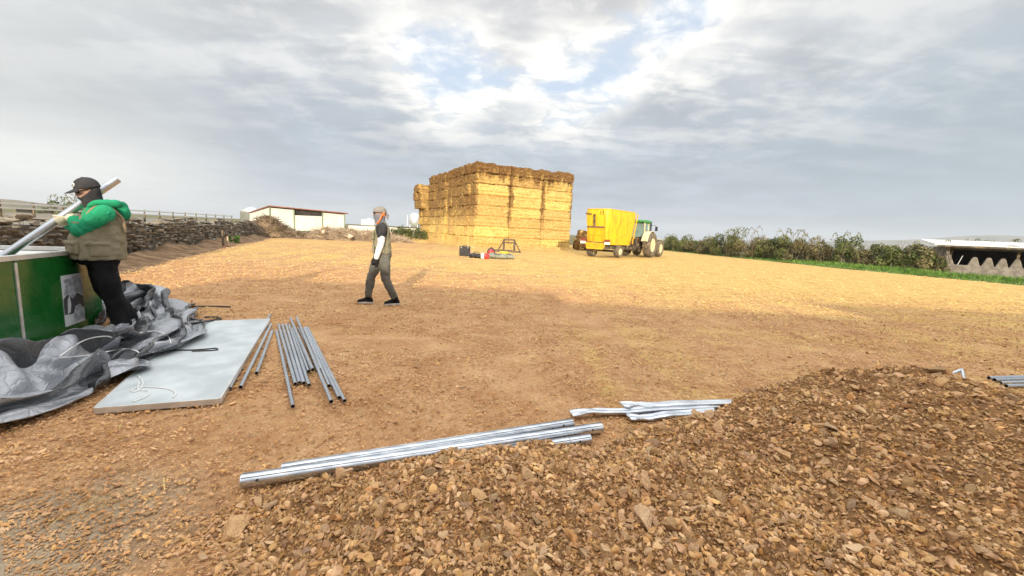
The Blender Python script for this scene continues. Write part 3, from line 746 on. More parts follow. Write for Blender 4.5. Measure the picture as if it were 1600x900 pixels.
def build_stack():
    A = rad(28); e1 = np.array([math.cos(A), math.sin(A), 0]); e2 = np.array([-math.sin(A), math.cos(A), 0])
    corner = np.array([-3.35, 34.2, 0]); ms = [bale_mesh(k) for k in range(6)]; mr = [bale_mesh(40+k, 2.2) for k in range(5)]; GR = 'straw bales in the tall square stack'
    rg = np.random.default_rng(17); count = [0]
    def place(i, j, k, label, dx=0, dy=0, dz=0, tilt=0, turn=0, weather=0.0, mesh=None):
        p = corner+e1*((i+.5)*BL+dx)+e2*((j+.5)*BW+dy); q = count[0]; count[0] += 1
        o = bpy.data.objects.new('straw_bale', mesh or (mr[(q*3+q//5) % 5] if k >= 6 else ms[(q*5+q//7) % 6])); link(o)
        o.location = (p[0], p[1], (k+.5)*BH+dz-.01); o.rotation_euler = (rg.normal(0, .008)+tilt, rg.normal(0, .006), A+(PI if q % 3 == 0 else 0)+turn+rg.normal(0, .008))
        o['weather'] = float(weather); tag(o, label, 'straw bale', GR); return o
    layer = ['bottom layer', 'second layer up', 'third layer up', 'fourth layer up', 'fifth layer up', 'sixth layer up', 'layer under the top', 'top layer']
    cn = ['corner column', 'middle column', 'column beside the wagon']
    for i in range(3):
        for k in range(8):
            place(i, 0, k, 'sunlit straw bale on the front face, %s, %s' % (cn[i], layer[k]), dx=(i-1)*.02+rg.normal(0, .02), dy=rg.normal(0, .025), weather=.15 if k < 6 else (.55 if k == 6 else .9))
    for j in range(1, 12):
        cx = rg.normal(0, .10)
        for k in range(8):
            place(0, j, k, 'bale end on the darker long side, %s column behind the corner, %s' % (ORD[j-1], layer[k]), dx=cx+rg.normal(0, .05)-.02*(k > 3), dy=rg.normal(0, .03), dz=-.10*rg.random()*(k == 7), weather=.2+.12*k*(k > 4))
    for j in (12, 13):
        for k in range(7):
            place(0, j, k, 'straw bale in the %s leaning column at the far end, %s' % ('inner' if j == 12 else 'outer', layer[k]), dx=-.2-.08*k-(.45 if k >= 4 else 0)+rg.normal(0, .08), weather=.65, tilt=rg.normal(0, .02))
    # unseen filler box added to close the middle of the stack
    mb = MB(); pts = [corner+e1*a+e2*b for a, b in ((.5, .5), (3*BL-.12, .3), (3*BL-.12, 12*BW), (.5, 12*BW))]
    mb.prism([tuple(p) for p in pts], (0, 0, 8*BH-.12)); o = mb.build('stack_filler', M_STRAW); tag(o, 'added straw-coloured filler block inside the tall bale stack', kind='stuff'); o['weather'] = .8
    # two dark rotten bales and spilt straw at its right end
    for (u, v, y, zz, tr, lab) in ((902, 393, 39.5, .0, .5, 'dark rotten straw bale on the ground behind the wagon'), (906, 372, 41, .9, .9, 'broken brown bale slumped on the rotten one behind the wagon')):
        p = ay(u, v, y); o = bpy.data.objects.new('straw_bale', bale_mesh(20+int(y), 2.5)); link(o); o.location = (p[0]+.6, y, BH/2+zz); o.rotation_euler = (.1, .12, tr); o.scale = (.62, .9, 1.0); o['weather'] = 1.6
        tag(o, lab, 'straw bale', 'rotten bales beside the stack')
build_stack()
def straw_drift(name, label, path, width, hgt, n, m_, seed, base_mat):
    """loose straw or trash lying in a low bank"""
    rg = np.random.default_rng(seed); path = np.array(path, float); seg = np.linalg.norm(np.diff(path, axis=0), axis=1); cum = np.r_[0, np.cumsum(seg)]
    nu, nv = max(24, int(cum[-1]/.3)), 13; V = []
    for a in np.linspace(-1, 1, nv):
        for s in np.linspace(0, cum[-1], nu):
            p = np.array([np.interp(s, cum, path[:, 0]), np.interp(s, cum, path[:, 1])]); q = np.array([np.interp(min(s+.3, cum[-1]), cum, path[:, 0])-np.interp(max(s-.3, 0), cum, path[:, 0]), np.interp(min(s+.3, cum[-1]), cum, path[:, 1])-np.interp(max(s-.3, 0), cum, path[:, 1])]); q /= np.linalg.norm(q)
            c = p+np.array([q[1], -q[0]])*a*width; e = min(s, cum[-1]-s)
            hh = hgt*(1-a*a)*min(1, e/width*.9)*(1+.55*vn(np.array([[s*.55, a*.7]]), seed)[0])+.16*hgt*fbm(np.array([[s*1.9, a*2.5]]), 3, seed+1)[0]
            V.append((c[0], c[1], max(hh, -.03)-.02))
    V = np.array(V); i = np.arange(nv*nu).reshape(nv, nu); F = np.stack([i[:-1, :-1], i[:-1, 1:], i[1:, 1:], i[1:, :-1]], -1).reshape(-1, 4)
    root = empty(name, (*path[len(path)//2], 0)); off = np.array([*path[len(path)//2], 0])
    tag(root, label[0], label[1]); add('bank', V-off, F[:, ::-1], base_mat, root, True)
    k = rg.integers(0, len(V), n); P = V[k]+rg.normal(0, 1, (n, 3))*np.array([.16, .16, .05]); P = P[V[k][:, 2] > .02]; n = len(P)
    R = rots(n, .55, rg); L = rg.uniform(.12, .6, n)*(.5+hgt*.4); sh = []
    q = np.array([(-1, -.05, 0), (1, -.03, .02), (1, .03, .02), (-1, .05, 0), (0, 0, .07)])
    VV = np.einsum('nij,nkj->nki', R, q[None]*np.stack([L, L*.8, L], -1)[:, None, :])+P[:, None, :]
    FF = (np.array([(0, 1, 4), (1, 2, 4), (2, 3, 4), (3, 0, 4)])[None]+(np.arange(n)*5)[:, None, None]).reshape(-1, 3)
    add('litter', VV.reshape(-1, 3)-off, FF, m_, root)['kind'] = 'stuff'
    return root, off
M_STRAWBASE = mat('loose_straw', (.52, .34, .11), (.74, .54, .22), 5, .95, bump=.9, bscale=14, bdist=.06, spec=.1)
straw_drift('straw_drift', ('low drift of loose golden straw along the foot of the stack', 'straw'), [(-8.6, 43.5), (-5.9, 38.5), (-3.7, 33.9), (0, 35.5), (3, 36.9), (5.6, 38.1)], .8, .16, 2600, M_STRAWBIT, 41, M_STRAWBASE)

# ================================================================== METAL TUBES
TUBE_R = .0165
def tube_thing(a, b, r, label, group, name='steel_tube', m_=None, wall=.0025, n=14):
    a = Vector(a); b = Vector(b); root_mb = MB().pipe(a-a, b-a, r, wall, n)
    o = root_mb.build(name, m_ or M_STEEL, smooth=True); o.location = a
    o.modifiers.new('edge', 'EDGE_SPLIT').split_angle = rad(50)
    tag(o, label, 'steel tube', group); return o
def build_tubes():
    L = [((358.4, 607), (422, 492), 1, 'thin steel tube leaning along the edge of the white sheet, longest of that bunch'), ((376, 605), (423.5, 507), 1, 'thin steel tube second out from the edge of the white sheet'), ((401, 583), (425.6, 517), 1, 'short-looking steel tube standing apart from the white sheet and nearest the big bunch'), ((367.5, 582), (419.5, 505), 1, 'steel tube whose open end lies tucked behind the two at the sheet edge'), ((362, 590), (414, 503), 1, 'steel tube lying hard against the edge of the white sheet')]
    for a, b, l, t in L: tube_thing(gp(*a, TUBE_R*l), gp(*b, TUBE_R*l), TUBE_R, t, 'thin steel tubes beside the white sheet')
    Rr = [((457.6, 635), (432, 517), 1, 'outermost thin tube on the white-sheet side, reaching nearest the camera'), ((461.5, 600), (435, 507), 1, 'first of the four even-ended thin tubes, beside the outermost one'), ((468, 598), (441, 507), 1, 'second of the four even-ended thin tubes'), ((474.6, 598.6), (447, 507), 1, 'third of the four even-ended thin tubes'), ((483, 602), (452, 507), 1, 'last of the four even-ended thin tubes, at the bunch middle'), ((482.5, 580), (457.6, 513), 1, 'short tube set back beside the four even-ended tubes'), ((488.5, 577.6), (453.6, 497), 3.1, 'tube lying on top with its far end sticking out, ending at the short ones'), ((499.6, 577.6), (466.5, 513), 1, 'short tube with its dark open end set back at the middle of the bunch'), ((517.4, 627.5), (463.4, 495.7), 3.1, 'long tube on top with the farthest reaching end in the bunch'), ((514, 603), (474.6, 513), 1, 'tube half hidden between the long ones on the field side'), ((529.8, 621.4), (477, 512), 1, 'second tube from the field side of the bunch'), ((538.4, 626.4), (480.7, 512), 1, 'outermost thin tube on the field side of the bunch')]
    for a, b, l, t in Rr: tube_thing(gp(*a, TUBE_R*l), gp(*b, TUBE_R*l), TUBE_R, t, 'thin steel tubes fanned out in a bunch on the ground')
    # thick galvanised posts half buried by the heap
    def post(a, b, r, lab, za, zb, hole=True, collar=False):
        p, q = Vector(gp(*a, za)), Vector(gp(*b, zb)); root = empty('steel_post', p); tag(root, lab, 'steel post', 'thick galvanised posts half buried by the heap')
        o = MB().pipe(p-p, q-p, r, .004, 20, 3).build('shaft', M_STEELP, root, True); o.modifiers.new('edge', 'EDGE_SPLIT').split_angle = rad(50)
        d = (q-p).normalized()
        for s_a in (.9, 1.9): MB().tube([(Vector((0, 0, 1)).cross(d).normalized()*-math.cos(s_a)+Vector((0, 0, 1))*math.sin(s_a))*(r+.0005)+(q-p)*e for e in (.002, .998)], .0028, 6).build('seam_rib', M_STEELP, root, True)
        side = Vector((0, 0, 1)).cross(d).normalized()
        if side.y > 0: side = -side
        for e, s in ((0, .08), (1, -.09)):
            c = (q-p)*e+d*s; nn = (side*.93+Vector((0, 0, .35))).normalized()
            MB().tube([c+nn*(r-.006), c+nn*(r+.0012)], .0075, 10).build('bolt_hole', M_DARK, root)
        if collar: MB().pipe((q-p)-d*.16, (q-p)-d*.155, r+.003, .006, 20).build('swaged_ring', M_STEELD, root, True)
    post((377, 752), (939, 668.5), .037, 'thick galvanised post with its near end on open ground', .037, .040)
    post((440, 734), (894, 661.5), .033, 'thick galvanised post lying behind, its far end cut shorter', .036, .036)
    post((560, 742), (922, 686), .034, 'thick galvanised post mostly covered by soil, with a ring near its end', -.04, .036, collar=True)
    # crushed channel rails
    for k, (a, b, lab, sq, hgt) in enumerate((((892, 646), (1120, 634), 'crushed galvanised rail with a torn dark tip', .55, .03), ((972, 634), (1146, 630), 'straight galvanised rail lying behind the crushed ones', .8, .045), ((982, 653), (1118, 642), 'bent galvanised rail with a buckled end by the heap', .6, .028))):
        p, q = Vector(gp(*a, hgt)), Vector(gp(*b, hgt)); d = (q-p); L = d.length; d.normalize(); s = Vector((0, 0, 1)).cross(d).normalized(); rg = np.random.default_rng(60+k); rings = []; n = 22
        for i in range(n+1):
            f = i/n; c = d*(L*f)+s*(.012*math.sin(f*9+k)*(1-f))+Vector((0, 0, .008*math.sin(f*14+k)*(1-f))); cr = math.exp(-f*6)
            w_ = .045*(1+.5*cr*math.sin(i*1.7)); h_ = .033*sq*(1-.75*cr+.2*cr*rg.random())
            pr = [(-1, -.6), (-.95, .5), (-.55, 1), (-.2, .35), (.2, .35), (.55, 1), (.95, .5), (1, -.6), (.6, -1), (-.6, -1)]
            rings.append([c+s*(x*w_+rg.normal(0, .003)*cr)+Vector((0, 0, z*h_+rg.normal(0, .004)*cr)) for x, z in pr])
        o = MB().rings(rings).build('crushed_rail', M_STEELP); o.location = p; tag(o, lab, 'metal rail', 'crushed galvanised rails behind the heap')
        o.modifiers.new('bevel', 'BEVEL').width = .003
    for k, (v1, v2, dy) in enumerate(((589.5, 587, 0), (592.5, 591.5, .0), (597, 597, 0), (602, 603, 0))):
        a = gp(1545+k*9, v1+1, .02); b = gp(1790, v2-4-k*.2, .02)
        tube_thing(a, b, .02, ['farthest of the tubes lying beyond the high end of the heap', 'tube second from the back beyond the high end of the heap', 'tube third from the back beyond the high end of the heap', 'tube nearest the heap in the group beyond its high end'][k], 'steel tubes lying beyond the high end of the heap')
    a, b, c = gp(1478, 588, .02), gp(1503, 577, .10), gp(1506, 592, .02)
    o = MB().tube([Vector(a)-Vector(c), (Vector(a)*.15+Vector(b)*.85)-Vector(c), Vector(b)-Vector(c), (Vector(b)*.8+Vector(c)*.2)-Vector(c), Vector((0, 0, 0))], .017, 10).build('bent_tube', M_STEELD, smooth=True); o.location = c
    o.modifiers.new('edge', 'EDGE_SPLIT').split_angle = rad(50); tag(o, 'short steel tube bent into a hook showing above the heap crest', 'steel tube')
build_tubes()

# ================================================================== GREEN BIN, SHEET, TARPAULIN
M_GREEN = mat('green_lacquer', (.006, .10, .014), (.012, .12, .02), 1.8, .24, spec=.5, rvar=.12, bump=.03, bscale=3, coat=.35)
M_ALU = mat('brushed_aluminium', (.62, .61, .57), (.74, .73, .69), 12, .45, metal=.6, bump=.05, bscale=30)
M_PVC = mat('white_sheet_skin', (.44, .48, .49), (.60, .645, .655), 2.6, .42, spec=.5, bump=.35, bscale=1.6, bdist=.05, rvar=.1)
M_PAPER = mat('printed_paper', (.62, .64, .66), (.70, .71, .72), 6, .5)
M_INK = mat('black_print', (.03, .03, .035), (.07, .07, .08), 6, .5)
M_INK2 = mat('grey_print', (.26, .28, .31), (.5, .52, .56), 18, .5, detail=3)
BIN_A, BIN_B = gp(0, 567), gp(163, 504)
def build_bin():
    A, B = Vector(BIN_A), Vector(BIN_B); d = (B-A).normalized(); n = Vector((d.y, -d.x, 0)); Hh = .92; W = 1.15
    if n.x < 0: n = -n
    L0 = -1.9; L1 = (B-A).length
    root = empty('green_bin', A); tag(root, 'large open bin with glossy green side panels and pale metal rim', 'bin')
    def P(s, o, z): return d*s+n*o+Vector((0, 0, z))
    seams = [L0, -.62, (Vector(gp(63, 551))-A).dot(d), L1]
    M3 = Matrix((d, n, Vector((0, 0, 1)))).transposed()
    for a, b in zip(seams[:-1], seams[1:]):
        MB().box(P((a+b)/2, -.012, Hh/2), (b-a-.008, .024, Hh-.01), M=M3).build('side_panel', M_GREEN, root, bevel=.003)
    for s in seams[1:3]:
        MB().box(P(s, .006, Hh/2-.01), (.032, .014, Hh-.03), M=M3).build('seam_strip', M_ALU, root, bevel=.003)
    MB().box(P((L0+L1)/2, -.012, Hh+.022), (L1-L0+.05, .055, .05), M=M3).build('rim', M_ALU, root, bevel=.004)
    MB().box(P(L1, -W/2-.02, Hh+.024), (.055, W-.03, .046), M=M3).build('rim', M_ALU, root, bevel=.004)
    MB().box(P((L0+L1)/2, -W-.012, Hh+.022), (L1-L0+.05, .055, .05), M=M3).build('rim', M_ALU, root, bevel=.004)
    MB().box(P(L1-.012, -W/2, Hh/2), (.024, W-.06, Hh-.01), M=M3).build('end_panel', M_WHITE, root)
    MB().box(P(L0+.012, -W/2, Hh/2), (.024, W-.06, Hh-.01), M=M3).build('end_panel', M_WHITE, root)
    MB().box(P((L0+L1)/2, -W+.012, Hh/2), (L1-L0-.01, .024, Hh-.01), M=M3).build('back_panel', M_WHITE, root)
    # white lining board standing inside, its top edge in view over the rim
    MB().box(P(L1-.28, -W/2, Hh-.02), (.5, W-.12, .02), M=M3).build('inner_board', M_WHITE, root, bevel=.003)
    MB().box(P((L0+L1)/2, -W/2, .05), (L1-L0-.1, W-.1, .04), M=M3).build('floor_board', M_ALU, root)
    # printed poster on the panel
    s0 = (Vector(gp(100, 540))-A).dot(d)
    TL, BL_ = ray(97, 432), ray(100, 512)
    def onwall(u, v):
        r_ = Vector(ray(u, v)); c = Vector(_C); t_ = (A+n*.001-c).dot(n)/r_.dot(n); q = c+r_*t_-A; return q.dot(d), q.z
    a0, z0 = onwall(99.5, 512); a1, z1 = onwall(97, 431); a2, _ = onwall(133, 503); aa = (a0+a1)/2
    w_ = a2-aa; h_ = z1-z0
    pos = MB().box(P(aa+w_/2, .0035, z0+h_/2), (w_, .004, h_), M=M3).build('poster', M_PAPER, root)
    def patch(name, m_, pts, off):
        MB().prism([P(aa+w_*x, .0057+off, z0+h_*y) for x, y in pts], n*.0012).build(name, m_, pos)
    patch('photo_print', M_INK, [(.0, .24), (.0, .54), (.15, .60), (.42, .66), (.75, .60), (1, .52), (1, .30), (.62, .22), (.30, .22)], 0)
    patch('photo_print', M_INK2, [(.05, .62), (.2, .9), (.7, .97), (1, .85), (1, .55), (.7, .62), (.45, .52), (.3, .60)], .0013)
    patch('photo_print', M_PAPER, [(.14, .24), (.20, .52), (.30, .60), (.34, .42), (.28, .26)], .0026)
    patch('photo_print', M_INK2, [(.46, .04), (.42, .20), (.55, .36), (.78, .38), (.95, .26), (.98, .06)], .0026)
    for k in range(3): patch('text_line', M_INK, [(.10, .905-.022*k), (.10, .914-.022*k), (.34-.06*k, .914-.022*k), (.34-.06*k, .905-.022*k)], .0026)
build_bin()

def build_sheet():
    c = [gp(150, 646), gp(343, 631), gp(421, 503), gp(298, 508)]; o0 = Vector(c[0]); root = empty('insulated_sheet', o0)
    tag(root, 'flat white rigid sheet with a pale metal edge lying under the tarpaulin', 'sheet panel')
    C4 = [Vector(q)-o0 for q in c]; n = 36; V = []
    for i in range(n+1):
        for j in range(n+1):
            a, b = i/n, j/n; p = (C4[0]*(1-a)+C4[1]*a)*(1-b)+(C4[3]*(1-a)+C4[2]*a)*b
            e = min(a, 1-a, b, 1-b); V.append((p.x, p.y, .044+min(1, e*9)*(.007*vn(np.array([[a*3.2, b*2.1]]), 5)[0]+.006*vn(np.array([[a*1.2+b*5, b*7-a*2]]), 9)[0])))
    i = np.arange((n+1)**2).reshape(n+1, n+1); F = np.stack([i[:-1, :-1], i[1:, :-1], i[1:, 1:], i[:-1, 1:]], -1).reshape(-1, 4)
    add('skin', V, F, M_PVC, root, True)
    for a, b in ((0, 1), (1, 2), (2, 3), (3, 0)):
        p, q = C4[a], C4[b]; dd = (q-p).normalized(); nn = Vector((dd.y, -dd.x, 0))
        MB().bar(p+nn*.006+Vector((0, 0, .024)), q+nn*.006+Vector((0, 0, .024)), .014, .046).build('edge_profile', M_ALU, root, bevel=.002)
build_sheet()

def tarp_mat():
    M = bpy.data.materials.new('grey_plastic_film'); M.use_nodes = True; t = NT(M.node_tree); b = t.n['Principled BSDF']
    P = t.add('ShaderNodeTexCoord').outputs['Object']
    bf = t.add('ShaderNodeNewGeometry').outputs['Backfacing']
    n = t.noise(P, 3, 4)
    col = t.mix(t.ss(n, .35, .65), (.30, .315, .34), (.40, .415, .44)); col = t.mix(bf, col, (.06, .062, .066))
    t.set(b.inputs['Base Color'], col); b.inputs['Roughness'].default_value = .16; b.inputs['Specular IOR Level'].default_value = .7
    b.inputs['Metallic'].default_value = .25
    cr = t.add('ShaderNodeTexVoronoi', feature='DISTANCE_TO_EDGE'); cr.inputs['Scale'].default_value = 9; t.set(cr.inputs['Vector'], t.vmath('ADD', P, t.mapping(t.add('ShaderNodeTexNoise', i_Vector=P, i_Scale=6.0).outputs['Color'], (.12, .12, .12))))
    hgt = t.math('ADD', t.math('MULTIPLY', t.noise(P, 11, 6, .6, 1.2), .8), t.math('MULTIPLY', t.ss(cr.outputs[0], 0, .12), .25))
    bn = t.add('ShaderNodeBump'); bn.inputs['Strength'].default_value = .45; bn.inputs['Distance'].default_value = .03; t.set(bn.inputs['Height'], hgt); t.set(b.inputs['Normal'], bn.outputs[0])
    return M
M_TARP = tarp_mat()
